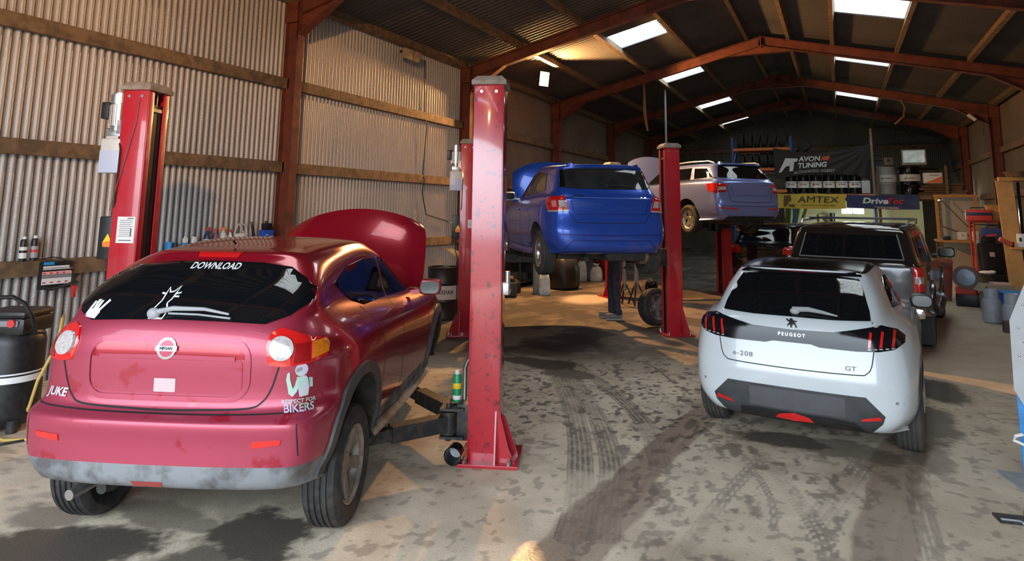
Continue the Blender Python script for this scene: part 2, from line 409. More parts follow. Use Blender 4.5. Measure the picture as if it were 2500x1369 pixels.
# broad wet mud bands left by the parked white hatchback
def band(pts, wd, amt, wetamt, streak=1.):
    global mud, wet, dark
    d, s, a = linedist(wx, wy, pts)
    e = wd/2*(1+.25*(fbm(a*3+7, s*0+3, 61)-.5))
    k = 1-sstep(e*.86, e*1.04, d)
    st = fbm(s*40, a*.9, 71, 3)
    k = k*(.72+.28*streak*st)
    mud = np.maximum(mud, k*amt); wet = np.maximum(wet, (1-sstep(e*.7, e*1.1, d))*wetamt)
band([(-1.66,2.2),(-1.56,3.1),(-1.49,3.75),(-1.43,4.47),(-1.35,5.49),(-1.24,6.62)], .30, .95, .55)
band([(-1.62,2.2),(-1.52,3.1),(-1.45,3.75),(-1.40,4.6)], .44, .80, .6)
band([(0.02,2.2),(.08,3.4),(.12,4.26),(.15,4.78),(.23,5.47),(.34,6.35),(.40,6.6)], .34, .85, .6)
def treads(pts, wd, ribs, amt, gap=.30):
    global dark
    d, s, a = linedist(X+.006*(n8-.5), Y, pts)
    k = 1-sstep(wd/2*.93, wd/2*1.0, d)
    rib = np.abs(((s/wd+.5)*ribs) % 1-.5)*2
    k = k*sstep(gap*.35, gap, rib)*(.72+.28*sstep(.35, .6, fbm(a*14, s*20, 81, 2)))
    fade = .35+.65*sstep(.30, .55, fbm(a*1.6, s*3, 91, 2)+.10)
    dark = np.maximum(dark, k*amt*fade)
treads([(-1.5,3.85),(-1.60,4.25),(-1.72,4.6),(-2.05,5.45),(-2.5,6.4),(-3.06,7.4)], .20, 5, .75)
treads([(-1.33,3.95),(-1.45,4.4),(-1.62,5.0),(-1.97,5.8),(-2.5,6.75),(-3.13,7.8)], .19, 5, .7)
treads([(-1.30,5.2),(-1.38,5.4),(-1.58,5.92),(-1.98,6.59),(-2.5,7.27),(-3.06,7.96)], .17, 4, .8)
treads([(-1.33,6.72),(-1.62,7.37),(-2.02,8.08),(-2.27,8.4)], .035, 1, .8, .1)
treads([(-.24,4.7),(-.07,5.4),(.11,6.2)], .16, 3, .55)
treads([(.40,3.6),(.38,4.5),(.37,5.2),(.42,6.0)], .15, 4, .45)
treads([(-.9,3.7),(-.86,4.25),(-.77,4.94),(-.62,5.8)], .10, 2, .5)
treads([(-.6,5.7),(-.36,5.05),(-.18,4.5),(-.12,3.9)], .12, 3, .6)
treads([(-1.05,6.3),(-.75,5.6),(-.52,5.0),(-.45,4.5)], .05, 1, .5)
# splatter between the bands
reg = sstep(-1.55, -1.35, X)*(1-sstep(.0, .25, X))*sstep(3.0, 3.6, Y)*(1-sstep(6.6, 7.0, Y))
bl = sstep(.55, .63, .62*fbm(wx*15+wy*2, wy*7.5-wx*1.5, 101, 3)+.38*fbm(wx*3.4, wy*2.6, 105, 3))
dark = np.maximum(dark, reg*bl*.55); wet = np.maximum(wet, reg*bl*.5)
pool = (1-sstep(.25, .55, np.hypot((wx+.72)/1.0, (wy-3.7)/1.25)))*.45
mud = np.maximum(mud, pool); wet = np.maximum(wet, pool*1.0)
# spots and small splashes in the middle of the bay
reg2 = sstep(-3.9, -3.3, X)*(1-sstep(-1.2, -.9, X))*sstep(4.6, 5.6, Y)*(1-sstep(9.5, 11, Y))
sp = sstep(.615, .66, fbm(wx*15+3, wy*11, 111, 3))
dark = np.maximum(dark, reg2*sp*.75)
def blob(cx, cy, rx, ry, amt, wt=0., rot=0., sharp=.25, rag=.8, seed=121):
    global dark, wet
    dx = X-cx; dy = Y-cy; c, s_ = math.cos(rot), math.sin(rot)
    q = np.hypot((dx*c+dy*s_)/rx, (-dx*s_+dy*c)/ry) + rag*(fbm(X*4.5, Y*4.5, seed)-.5) + .35*(n20-.5)
    k = 1-sstep(1-sharp, 1+sharp*.4, q)
    dark = np.maximum(dark, k*amt); wet = np.maximum(wet, k*wt)
blob(-.52, 6.22, .40, .22, .85, .3); blob(-.1, 6.2, .5, .25, .6, .4, seed=5)
blob(.86, 8.7, .30, .55, .9, .6); blob(.62, 7.4, .25, .75, .75, .5, seed=9); blob(.55, 6.4, .16, .5, .5, .4, seed=13)
blob(-3.4, 7.75, .55, .30, .9, .4); blob(-3.75, 8.4, .5, .35, .85, .4, seed=33); blob(-2.9, 7.45, .35, .25, .75, .2, seed=38)
blob(-3.12, 3.05, .34, .34, .92, .35); blob(-3.05, 2.62, .35, .30, .8, .3, seed=44); blob(-3.95, 2.45, .55, .26, .9, .5, rot=.5, seed=53)
blob(-3.85, 2.95, .35, .18, .6, .3, seed=66); blob(-3.5, 2.95, .14, .10, .6, .2, seed=71); blob(-4.4, 2.6, .25, .2, .6, seed=77)
blob(-3.9, 3.6, 1.2, .8, .45, .2, rot=.4, sharp=.6, seed=83)
blob(-1.53, 3.52, .20, .30, .0, 1.0, seed=171)
# back half: trodden-in grime
far = sstep(7.0, 10.5, Y - .35*X*0 + (X+2.4)*-.25)*(.55+.45*n1)*(1-sstep(-1.4, .2, X)*.45)
far2 = sstep(7.6, 9.2, Y+(X+2.2)*-.45)*(1-sstep(-1.8, -.6, X)); mud = np.maximum(mud, far*.92); dark = np.maximum(dark, far2*(.42+.22*(1-sstep(-3.6,-2.6,X))+.36*sstep(.42,.58,.5*fbm(X*3.2,Y*2.2,161)+.5*fbm(X*1.4,Y*1.1,171)))); dark = np.maximum(dark, sstep(7.5, 12, Y+(X+2)*-.2)*(1-sstep(-1.5, .5, X))*sstep(.47, .60, fbm(X*1.6, Y*1.6, 131))*.85)
cl = sstep(.5, .62, fbm(X*1.3+5, Y*1.3, 141)); mud = np.maximum(mud, cl*.22)
lp = (1-sstep(.5, 1.0, np.hypot((wx+4.9)/.75, (wy-13.6)/1.0))); mud = mud*(1-.85*lp); dark = dark*(1-.85*lp)
# fine speckle of grit
spk = sstep(.66, .70, fbm(X*16, Y*13, 151, 2)); dark = np.maximum(dark, spk*.35*(Y < 9))
Z = np.zeros(X.shape)
nx, ny = X.shape
vv = np.stack([X, Y, Z], -1).reshape(-1, 3).astype(np.float32)
idx = np.arange(nx*ny).reshape(nx, ny)
ff = np.stack([idx[:-1, :-1], idx[1:, :-1], idx[1:, 1:], idx[:-1, 1:]], -1).reshape(-1, 4)
me = bpy.data.meshes.new('floor'); me.vertices.add(len(vv)); me.vertices.foreach_set('co', vv.ravel())
me.loops.add(ff.size); me.loops.foreach_set('vertex_index', ff.ravel().astype(np.int32))
me.polygons.add(len(ff)); me.polygons.foreach_set('loop_start', np.arange(0, ff.size, 4, dtype=np.int32))
at = me.color_attributes.new('marks', 'FLOAT_COLOR', 'POINT')
cc = np.stack([mud, dark, wet, np.ones_like(mud)], -1).reshape(-1).astype(np.float32)
at.data.foreach_set('color', cc); me.update(calc_edges=True); me.validate()
fl = bpy.data.objects.new('floor', me); COL.objects.link(fl); fl['kind'] = 'structure'
m = bpy.data.materials.new('stained_concrete'); m.use_nodes = True; nt = m.node_tree; L = nt.links; p = nt.nodes['Principled BSDF']
def nd(t): return nt.nodes.new('ShaderNode'+t)
A = nd('Attribute'); A.attribute_name = 'marks'; S = nd('SeparateColor'); L.new(A.outputs['Color'], S.inputs['Color'])
tc = nd('TexCoord'); na = nd('TexNoise'); na.inputs['Scale'].default_value = 2.2; na.inputs['Detail'].default_value = 8; na.inputs['Roughness'].default_value = .65
nb = nd('TexNoise'); nb.inputs['Scale'].default_value = 60; nb.inputs['Detail'].default_value = 4
L.new(tc.outputs['Object'], na.inputs['Vector']); L.new(tc.outputs['Object'], nb.inputs['Vector'])
ra = nd('MapRange'); ra.inputs['From Min'].default_value = .36; ra.inputs['From Max'].default_value = .66; L.new(na.outputs['Fac'], ra.inputs['Value'])
def mixc(a, b, fac):
    x = nd('Mix'); x.data_type = 'RGBA'
    if isinstance(a, tuple): x.inputs['A'].default_value = (*a, 1)
    else: L.new(a, x.inputs['A'])
    if isinstance(b, tuple): x.inputs['B'].default_value = (*b, 1)
    else: L.new(b, x.inputs['B'])
    L.new(fac, x.inputs['Factor']); return x.outputs['Result']
base = mixc((.80,.68,.52), (.62,.51,.385), ra.outputs['Result'])
rb = nd('MapRange'); rb.inputs['From Min'].default_value = .58; rb.inputs['From Max'].default_value = .75; rb.inputs['To Max'].default_value = .55; L.new(nb.outputs['Fac'], rb.inputs['Value'])
base = mixc(base, (.22,.18,.145), rb.outputs['Result'])
base = mixc(base, (.31,.225,.155), S.outputs['Red'])
base = mixc(base, (.055,.043,.036), S.outputs['Green'])
L.new(base, p.inputs['Base Color'])
rr = nd('MapRange'); rr.inputs['To Min'].default_value = .78; rr.inputs['To Max'].default_value = .20; L.new(S.outputs['Blue'], rr.inputs['Value'])
L.new(rr.outputs['Result'], p.inputs['Roughness'])
bp = nd('Bump'); bp.inputs['Strength'].default_value = .25; bp.inputs['Distance'].default_value = .006; L.new(nb.outputs['Fac'], bp.inputs['Height']); L.new(bp.outputs['Normal'], p.inputs['Normal'])
me.materials.append(m)

# ------------------------------------------------------------------ light: overcast sky through the open doorway and roof lights, warm floodlights
W = bpy.data.worlds.new('world'); SC.world = W; W.use_nodes = True
bg = W.node_tree.nodes['Background']; bg.inputs['Strength'].default_value = 7.0
_n = W.node_tree.nodes; _tc = _n.new('ShaderNodeTexCoord'); _sx = _n.new('ShaderNodeSeparateXYZ'); _cr = _n.new('ShaderNodeValToRGB'); _mr = _n.new('ShaderNodeMapRange')
_mr.inputs['From Min'].default_value = -1; W.node_tree.links.new(_tc.outputs['Generated'], _sx.inputs[0]); W.node_tree.links.new(_sx.outputs['Z'], _mr.inputs['Value']); W.node_tree.links.new(_mr.outputs['Result'], _cr.inputs['Fac'])
_e = _cr.color_ramp.elements; _e[0].position = .0; _e[0].color = (.10,.09,.08,1); _e[1].position = 1.; _e[1].color = (1.5,1.7,1.95,1)
for _p, _c in ((.49,(.16,.15,.135,1)),(.51,(.62,.70,.78,1)),(.62,(1.05,1.2,1.35,1))):
    _q = _cr.color_ramp.elements.new(_p); _q.color = _c
W.node_tree.links.new(_cr.outputs['Color'], bg.inputs['Color'])
pl = bpy.data.lights.new('doorway_portal', 'AREA'); pl.shape = 'RECTANGLE'; pl.size = 9.3; pl.size_y = 4.7; pl.cycles.is_portal = True
po = bpy.data.objects.new('doorway_portal', pl); COL.objects.link(po); po.location = (-1.45, Y0-.03, 2.35); po.rotation_euler = (PI/2, 0, 0)
def spot(name, loc, target, power, col, ang=150, size=.12, blend=.6):
    l = bpy.data.lights.new(name, 'SPOT'); l.energy = power; l.color = col; l.spot_size = math.radians(ang); l.spot_blend = blend; l.shadow_soft_size = size
    o = bpy.data.objects.new(name, l); COL.objects.link(o); o.location = loc
    o.rotation_euler = (V(target)-V(loc)).to_track_quat('-Z', 'Y').to_euler(); return o
M_led = mat('lit_flood_panel', (1,.8,.5), .4, emit=(1., .70, .30), estr=9.)
M_ledw = mat('lit_tube', (1,1,1), .4, emit=(.85, 1., .97), estr=14.)
M_lamph = mat('lamp_housing', (.02,.02,.02), .5)
def flood(name, loc, target, label, power, col, cat='lamp', ang=165, blend=.6):
    d = (V(target)-V(loc)).normalized(); q = d.to_track_quat('Z', 'Y')
    o = thing(name, loc, 0, label, cat, rot=q.to_euler())
    mb = MB(); mb.box((0,0,-.035), (.30,.38,.06), bev=.012)
    for k in range(7): mb.box((-.12+.04*k, 0, -.08), (.006,.34,.04))
    mb.build('housing', M_lamph, o)
    MB().box((0,0,0), (.27,.35,.012)).build('lit_panel', M_led, o)
    mb = MB(); mb.bar((-.17,0,-.04), (-.17,-.0,-.22), .03, .006); mb.bar((.17,0,-.04), (.17,0,-.22), .03, .006); mb.bar((-.173,0,-.22), (.173,0,-.22), .03, .006); mb.build('bracket', M_lamph, o)
    spot(name+'_light', V(loc)+d*.04, target, power, col, ang, blend=blend)
    return o
flood('floodlight', (-6.42, 14.70, 5.10), (-1.5, 12.0, 4.2), 'lit orange floodlight glowing near the left eave above the blue hatchback', 2700, (1., .50, .17), ang=179, blend=.12)
flood('floodlight', (-1.2, -.6, 4.55), (-7.7, 7.0, 5.9), 'warm floodlight hung over the open entrance', 1500, (1., .50, .20), ang=82, blend=1.)
# ------------------------------------------------------------------ vehicles
def bake(o):
    dg = bpy.context.evaluated_depsgraph_get(); dg.update()
    me = bpy.data.meshes.new_from_object(o.evaluated_get(dg)); return me
def half_ring(r):
    yr, wr, dyc, zr, zc, a, b, c, fr = r[:9]
    yf, wf, zf = fr[:3]; dfc = fr[3] if len(fr) > 3 else .35; zfc = fr[4] if len(fr) > 4 else zf
    return [(0, yr, zr), (.5*wr, yr+.05*dyc, zr), (.86*wr, yr+.3*dyc, zr*.6+zc*.4), (wr, yr+dyc, zc), (a[1], a[0], a[2]), (b[1], b[0], b[2]), (c[1], c[0], c[2]),
            (wf, yf-dfc, zfc), (.72*wf, yf-.22*dfc, zf), (0, yf, zf)]
def cage_mesh(rings, mats, ring_mat, iters=3, lv=2, fit=True):
    # rings bottom to top; ring_mat[i] = material slot of the band between ring i and i+1 (last entry: roof fill)
    NC = 18; R = len(rings); P = []
    for r in rings:
        h = half_ring(r) if len(r) != 10 or not isinstance(r[0], tuple) else r
        P += [V(q) for q in h] + [V((-q[0], q[1], q[2])) for q in h[8:0:-1]]
    faces = []; fm = []
    for i in range(R-1):
        for k in range(NC):
            a, b = i*NC+k, i*NC+(k+1) % NC; faces.append((a, b, b+NC, a+NC)); fm.append(ring_mat[i])
    def cap(base, flip, m):
        # quads across the car between column k and its mirror image
        L = [base]+[base+NC-k for k in range(1, 9)]; Rr = [base+k for k in range(0, 10)]
        for k in range(1, 8):
            q = (Rr[k], Rr[k+1], L[k+1], L[k]); faces.append(q[::-1] if flip else q); fm.append(m)
        t = (base, Rr[1], L[1]); faces.append(t[::-1] if flip else t); fm.append(m)
        t = (Rr[8], base+9, L[8]); faces.append(t[::-1] if flip else t); fm.append(m)
    cap((R-1)*NC, False, ring_mat[-1]); cap(0, True, ring_mat[0])
    me = bpy.data.meshes.new('cage'); me.from_pydata([p[:] for p in P], [], faces)
    for m in mats: me.materials.append(m)
    me.polygons.foreach_set('material_index', fm)
    o = bpy.data.objects.new('cage', me); COL.objects.link(o)
    md = o.modifiers.new('s', 'SUBSURF'); md.levels = lv; md.render_levels = lv
    cur = [p.copy() for p in P]
    if fit:
        for _ in range(iters):
            ev = bake(o)
            for i in range(len(P)):
                cur[i] += (P[i]-ev.vertices[i].co)*.85; me.vertices[i].co = cur[i]
            me.update(); bpy.data.meshes.remove(ev)
    md.levels = 3; md.render_levels = 3
    return o
class Car:
    def __init__(s, name, loc, ang, label, cat, rings, mats, ring_mat, arches=(), body='body', names=()):
        s.root = thing(name, loc, math.radians(ang), label, cat); s.mats = mats
        o = cage_mesh(rings, mats, ring_mat)
        full = bake(o); s.bvh = BVHTree.FromPolygons([v.co.copy() for v in full.vertices], [tuple(p.vertices) for p in full.polygons])
        cut = []
        for (y, z, r, x0) in arches:
            for sg in (-1, 1):
                mb = MB(); mb.cyl((sg*x0, y, z), (sg*1.3, y, z), r, n=48); c = mb.build('cut', M_underbody); cut.append(c)
                md = o.modifiers.new('b', 'BOOLEAN'); md.operation = 'DIFFERENCE'; md.object = c; md.solver = 'EXACT'
                try: md.material_mode = 'TRANSFER'
                except Exception: pass
        me = bake(o) if cut else full
        for c in cut: bpy.data.objects.remove(c)
        bpy.data.objects.remove(o)
        # split into one mesh per material slot
        ml = [m for m in me.materials]
        verts = [v.co[:] for v in me.vertices]; by = {}
        for p in me.polygons: by.setdefault(p.material_index, []).append(tuple(p.vertices))
        s.parts = {}
        for mi, fs in by.items():
            used = sorted({i for f in fs for i in f}); mp = {i: k for k, i in enumerate(used)}
            m = ml[mi] if mi < len(ml) and ml[mi] else M_underbody
            nm = names[mi] if mi < len(names) else 'wheel_well'
            if nm == 'wheel_well':
                grp = {}
                for f in fs:
                    cx = sum(verts[i][0] for i in f)/len(f); cyy = sum(verts[i][1] for i in f)/len(f); grp.setdefault((cx > 0, cyy > 1.2), []).append(f)
                for fs_ in grp.values():
                    us = sorted({i for f in fs_ for i in f}); mp_ = {i: k for k, i in enumerate(us)}; pm = bpy.data.meshes.new(nm); pm.from_pydata([verts[i] for i in us], [], [tuple(mp_[i] for i in f) for f in fs_]); pm.materials.append(m)
                    po = bpy.data.objects.new(nm, pm); COL.objects.link(po); po.parent = s.root; shade(pm, 40)
                continue
            pm = bpy.data.meshes.new(nm); pm.from_pydata([verts[i] for i in used], [], [tuple(mp[i] for i in f) for f in fs]); pm.materials.append(m)
            po = bpy.data.objects.new(nm, pm); COL.objects.link(po); po.parent = s.root; shade(pm, 40); s.parts[nm] = po
    # --- projection of flat outlines on to the coachwork
    def frame(s, dr):
        if dr == 'top': return V((1,0,0)), V((0,1,0)), V((0,0,-1))
        a = math.radians(dr); return V((math.cos(a), math.sin(a), 0)), V((0,0,1)), V((-math.sin(a), math.cos(a), 0))
    def hit(s, u, v, dr):
        U, W_, D = s.frame(dr); o = U*u + W_*v - D*8
        p, n, i, d = s.bvh.ray_cast(o, D)
        if p is None:
            p, n, i, d = s.bvh.find_nearest(U*u + W_*v - D*.7)
            p = p.copy(); e = U*u + W_*v; p = U*u + W_*v + D*(p.dot(D)); n = -D
        if n.dot(D) > 0: n = -n
        return p, n
    def patch_geo(s, poly, dr, off, depth, res):
        P = []
        n = len(poly)
        for i in range(n):
            a, b = V(poly[i]), V(poly[(i+1) % n]); L = (b-a).length; k = max(1, int(L/res))
            for j in range(k): P.append(a.lerp(b, j/k))
        nb = len(P); x0, x1 = min(p.x for p in P), max(p.x for p in P); y0, y1 = min(p.y for p in P), max(p.y for p in P)
        pts = list(P)
        if res < 5:
            def inside(q):
                c = False; j = nb-1
                for i in range(nb):
                    if (P[i].y > q[1]) != (P[j].y > q[1]) and q[0] < (P[j].x-P[i].x)*(q[1]-P[i].y)/(P[j].y-P[i].y)+P[i].x: c = not c
                    j = i
                return c
            x = x0+res/2
            while x < x1:
                y = y0+res/2
                while y < y1:
                    if inside((x, y)) and min((V((x, y))-p).length for p in P) > res*.45: pts.append(V((x, y)))
                    y += res
                x += res
        ov, oe, of, _, _, _ = delaunay_2d_cdt(pts, [], [list(range(nb))], 1, 1e-6)
        U, W_, D = s.frame(dr)
        vs = []
        hs = [s.hit(q.x, q.y, dr) for q in ov]; ds = sorted(h[0].dot(D) for h in hs); md = ds[len(ds)//2]
        for q, (p, nn) in zip(ov, hs):
            if p.dot(D) > md + .42:   # the outline runs past the edge of the panel: bring the point back to the nearest metal
                p2, n2, _, _ = s.bvh.find_nearest(U*q.x + W_*q.y + D*(md+.15))
                p = p2; nn = n2 if n2.dot(D) <= .3 else -n2
            vs.append(p + nn*off)
        fs = [tuple(f) for f in of]
        # skirt
        cnt = {}
        for f in fs:
            for i in range(len(f)):
                e = (f[i], f[(i+1) % len(f)]); cnt[tuple(sorted(e))] = cnt.get(tuple(sorted(e)), 0)+1
        bd = [e for e, c in cnt.items() if c == 1]; mp = {}
        for e in bd:
            for i in e:
                if i not in mp: mp[i] = len(vs); vs.append(vs[i] + D*depth)
        for a, b in bd: fs.append((a, b, mp[b], mp[a]))
        return vs, fs
    def patch(s, name, poly, m, dr=0, off=.004, depth=.02, parent=None, res=.035, mirror=False, flip=False, both=False, extra=None):
        if flip: poly = [(-x, y) for x, y in poly]; dr = -dr if dr != 'top' else dr
        vs, fs = s.patch_geo(poly, dr, off, depth, res)
        if both:
            k = len(vs); vs = vs + [V((-v.x, v.y, v.z)) for v in vs]; fs = fs + [tuple(i+k for i in f) for f in fs]
        mb = MB(); mb.use(m); mb.add(vs, fs)
        if extra:
            for po, mm, of, *rs in extra:
                if flip: po = [(-x, y) for x, y in po]
                v2, f2 = s.patch_geo(po, dr, of, depth, rs[0] if rs else res)
                if both:
                    k = len(v2); v2 = v2 + [V((-v.x, v.y, v.z)) for v in v2]; f2 = f2 + [tuple(i+k for i in f) for f in f2]
                mb.use(mm); mb.add(v2, f2)
        return mb.build(name, None, parent or s.root, angle=50)
    def seams(s, name, lines, wd=.006, off=.002, m=None, parent=None, both=True):
        mb = MB().use(m or M_seam)
        for dr, pts in lines:
            if len(pts) > 3 and 'gap' in name: pts = [tuple(q) for q in smooth_line(pts, 6)]
            L = []
            for a, b in zip(pts[:-1], pts[1:]):
                a, b = V(a), V(b); k = max(1, int((b-a).length/.03))
                L += [a.lerp(b, j/k) for j in range(k)]
            L.append(V(pts[-1])); vs = []; fs = []
            for i, q in enumerate(L):
                t = (L[min(i+1, len(L)-1)]-L[max(i-1, 0)]).normalized(); nrm = V((-t.y, t.x))
                for sg in (-1, 1):
                    e = q + nrm*wd/2*sg; p, nn = s.hit(e.x, e.y, dr); vs.append(p + nn*off)
            for i in range(len(L)-1): fs.append((2*i, 2*i+1, 2*i+3, 2*i+2))
            mb.add(vs, fs)
            if both and dr != 0 and dr != 180 and dr != 'top': mb.add([V((-v.x, v.y, v.z)) for v in vs], fs)
        return mb.build(name, None, parent or s.root, angle=60)
    def text(s, name, body, size, pos, m, dr=0, off=.005, shear=0., bold=.0, rot=0., spacing=1., parent=None, xs=1.):
        vs, fs = text_geo(body, size, 0, shear, bold, 'CENTER', spacing); out = []
        c, sn = math.cos(rot), math.sin(rot)
        for v in vs:
            x, y = v.x*xs, v.y; p, nn = s.hit(pos[0]+x*c-y*sn, pos[1]+x*sn+y*c, dr); out.append(p + nn*off)
        return MB().use(m).add(out, fs).build(name, None, parent or s.root, smooth=False)
    def along(s, pts, dr, off):
        out = []
        for u, v in pts:
            p, n = s.hit(u, v, dr); out.append(p + n*off)
        return out
_wheel_cache = {}
def wheel(car, pos, side, r, wd, rr, spokes, rim_mat, tyre_mat, double=False, steel=False, name='wheel', cast=0.):
    key = (r, wd, rr, spokes, rim_mat.name, tyre_mat.name)
    if key not in _wheel_cache:
        h = wd/2; pr = [(rr-.012, -h*.78), (rr+.012, -h*.92), ((r+rr)/2, -h*1.04), (r-.03, -h*.96), (r-.008, -h*.80)]
        ng = 4
        for g in range(ng):
            z = -h*.80 + (g+1)*1.6*h/(ng+1); gw = .0045
            pr += [(r, z-gw*1.6), (r-.009, z-gw), (r-.009, z+gw), (r, z+gw*1.6)]
        pr += [(r-.008, h*.80), (r-.03, h*.96), ((r+rr)/2, h*1.04), (rr+.012, h*.92), (rr-.012, h*.78)]
        mb = MB().lathe(pr, 56, close=False); t = mb.build('tyre_tmp', tyre_mat, angle=30)
        mb = MB(); mb.lathe([(rr-.012, -h*.9), (rr-.03, -h*.7), (rr-.04, h*.3), (rr-.02, h*.75), (rr-.004, h*.88), (rr-.004, h*.80), (rr-.03, h*.7)], 48, close=False)
        mb.lathe([(0, h*.50), (.055, h*.52), (.07, h*.40), (.07, h*.1), (0, h*.1)], 24)
        mb.lathe([(0, -h*.2), (rr-.03, -h*.2), (rr-.03, -h*.3), (0, -h*.3)], 32)
        for k in range(spokes):
            a = 2*PI*k/spokes
            for da in ((-.09, .09) if double else (0,)):
                c0 = V((math.cos(a+da*.6)*.05, math.sin(a+da*.6)*.05, h*.40)); c1 = V((math.cos(a+da*1.3)*(rr-.015), math.sin(a+da*1.3)*(rr-.015), h*.66))
                d = (c1-c0).normalized(); sd = V((0,0,1)).cross(d).normalized(); w0, w1 = (.024, .018) if double else ((.05, .036) if spokes < 8 else (.022, .02)); tz = .03
                vs = []
                for p, ww in ((c0, w0), (c1, w1)):
                    vs += [p-sd*ww-V((0,0,tz)), p+sd*ww-V((0,0,tz)), p+sd*ww*.7+V((0,0,.006)), p-sd*ww*.7+V((0,0,.006))]
                mb.add(vs, [(3,2,1,0),(4,5,6,7),(0,1,5,4),(1,2,6,5),(2,3,7,6),(3,0,4,7)])
        for k in range(5):
            a = 2*PI*(k+.5)/5; mb.cyl((math.cos(a)*.05, math.sin(a)*.05, h*.3), (math.cos(a)*.05, math.sin(a)*.05, h*.48), .011, n=8)
        rm = mb.build('rim_tmp', rim_mat, angle=30)
        mb = MB(); mb.lathe([(0, -h*.05), (rr*.62, -h*.05), (rr*.62, -h*.12), (0, -h*.12)], 28); bd = mb.build('disc_tmp', M_darkmetal)
        _wheel_cache[key] = (t.data, rm.data, bd.data)
        for q in (t, rm, bd): bpy.data.objects.remove(q)
    td, rd, bd = _wheel_cache[key]
    M = Matrix.Translation(pos) @ (Matrix.Rotation(PI/2, 4, 'Y') if side > 0 else Matrix.Rotation(-PI/2, 4, 'Y')) @ Matrix.Rotation(cast, 4, 'Z')
    o = bpy.data.objects.new(name, td); COL.objects.link(o)
    if car is not None: o.parent = car.root
    o.matrix_local = M
    b = bpy.data.objects.new('alloy_rim', rd); COL.objects.link(b); b.parent = o
    b = bpy.data.objects.new('brake_disc', bd); COL.objects.link(b); b.parent = o
    return o
def mirror_unit(car, pos, side, m, glass=M_mirror, s=1.):
    x, y, z = pos
    mb = MB(); mb.box((0,0,0), (.20*s,.11*s,.14*s), bev=.05*s); mb.bar((-side*.17*s, .02, -.045), (-side*.05*s, .01, -.03), .05, .03)
    o = mb.build('door_mirror', m, car.root); o.location = pos; o.rotation_euler = (0, 0, side*.12)
    g = MB(); g.prism(rrect(-.082*s, -.05*s, .082*s, .052*s, .045*s), .006); g = g.build('mirror_glass', glass, o); g.rotation_euler = (PI/2, 0, 0); g.location = (0, -.052*s, 0)
    return o
def hood(car, y, z, wd, L, ang, m, under, label=None, crown=.05, nose=.10, lip=.03):
    # bonnet opened on its hinge at the foot of the windscreen
    vs = []; fs = []; NX, NY = 13, 9
    a = math.radians(ang)
    for layer in (0, 1):
        for j in range(NY+1):
            t = j/NY; half = wd*(1-.05*t-.10*t**6)
            for i in range(NX+1):
                q = i/NX*2-1; ll = L*t - (.16*L*q*q*t**3) - nose*0
                h = crown*(1-q*q)*(1-.3*t) - .08*t**3 - (.02+lip*abs(q)**8 if layer else lip*abs(q)**10)
                p = V((q*half, ll, h)); p = Matrix.Rotation(a, 4, 'X') @ p
                vs.append((p.x, p.y+y, p.z+z))
    K = (NX+1)*(NY+1)
    for j in range(NY):
        for i in range(NX):
            b = j*(NX+1)+i; fs.append((b, b+1, b+NX+2, b+NX+1)); fs.append(tuple(K+k for k in (b, b+NX+1, b+NX+2, b+1)))
    edge = [i for i in range(NX+1)] + [j*(NX+1)+NX for j in range(1, NY+1)] + [NY*(NX+1)+i for i in range(NX-1, -1, -1)] + [j*(NX+1) for j in range(NY-1, 0, -1)]
    for a_, b_ in zip(edge, edge[1:]+edge[:1]): fs.append((a_, b_, b_+K, a_+K))
    mb = MB(); mb.use(m); mb.add(vs, fs)
    o = mb.build('bonnet', None, car.root, angle=60)
    st = MB(); e = V((wd*.75, y+math.cos(a)*L*.55, z+math.sin(a)*L*.55-.01)); st.cyl((wd*.8, y+.55, z-.12), e, .007, n=8); st.build('bonnet_stay', M_darkmetal, o)
    return o

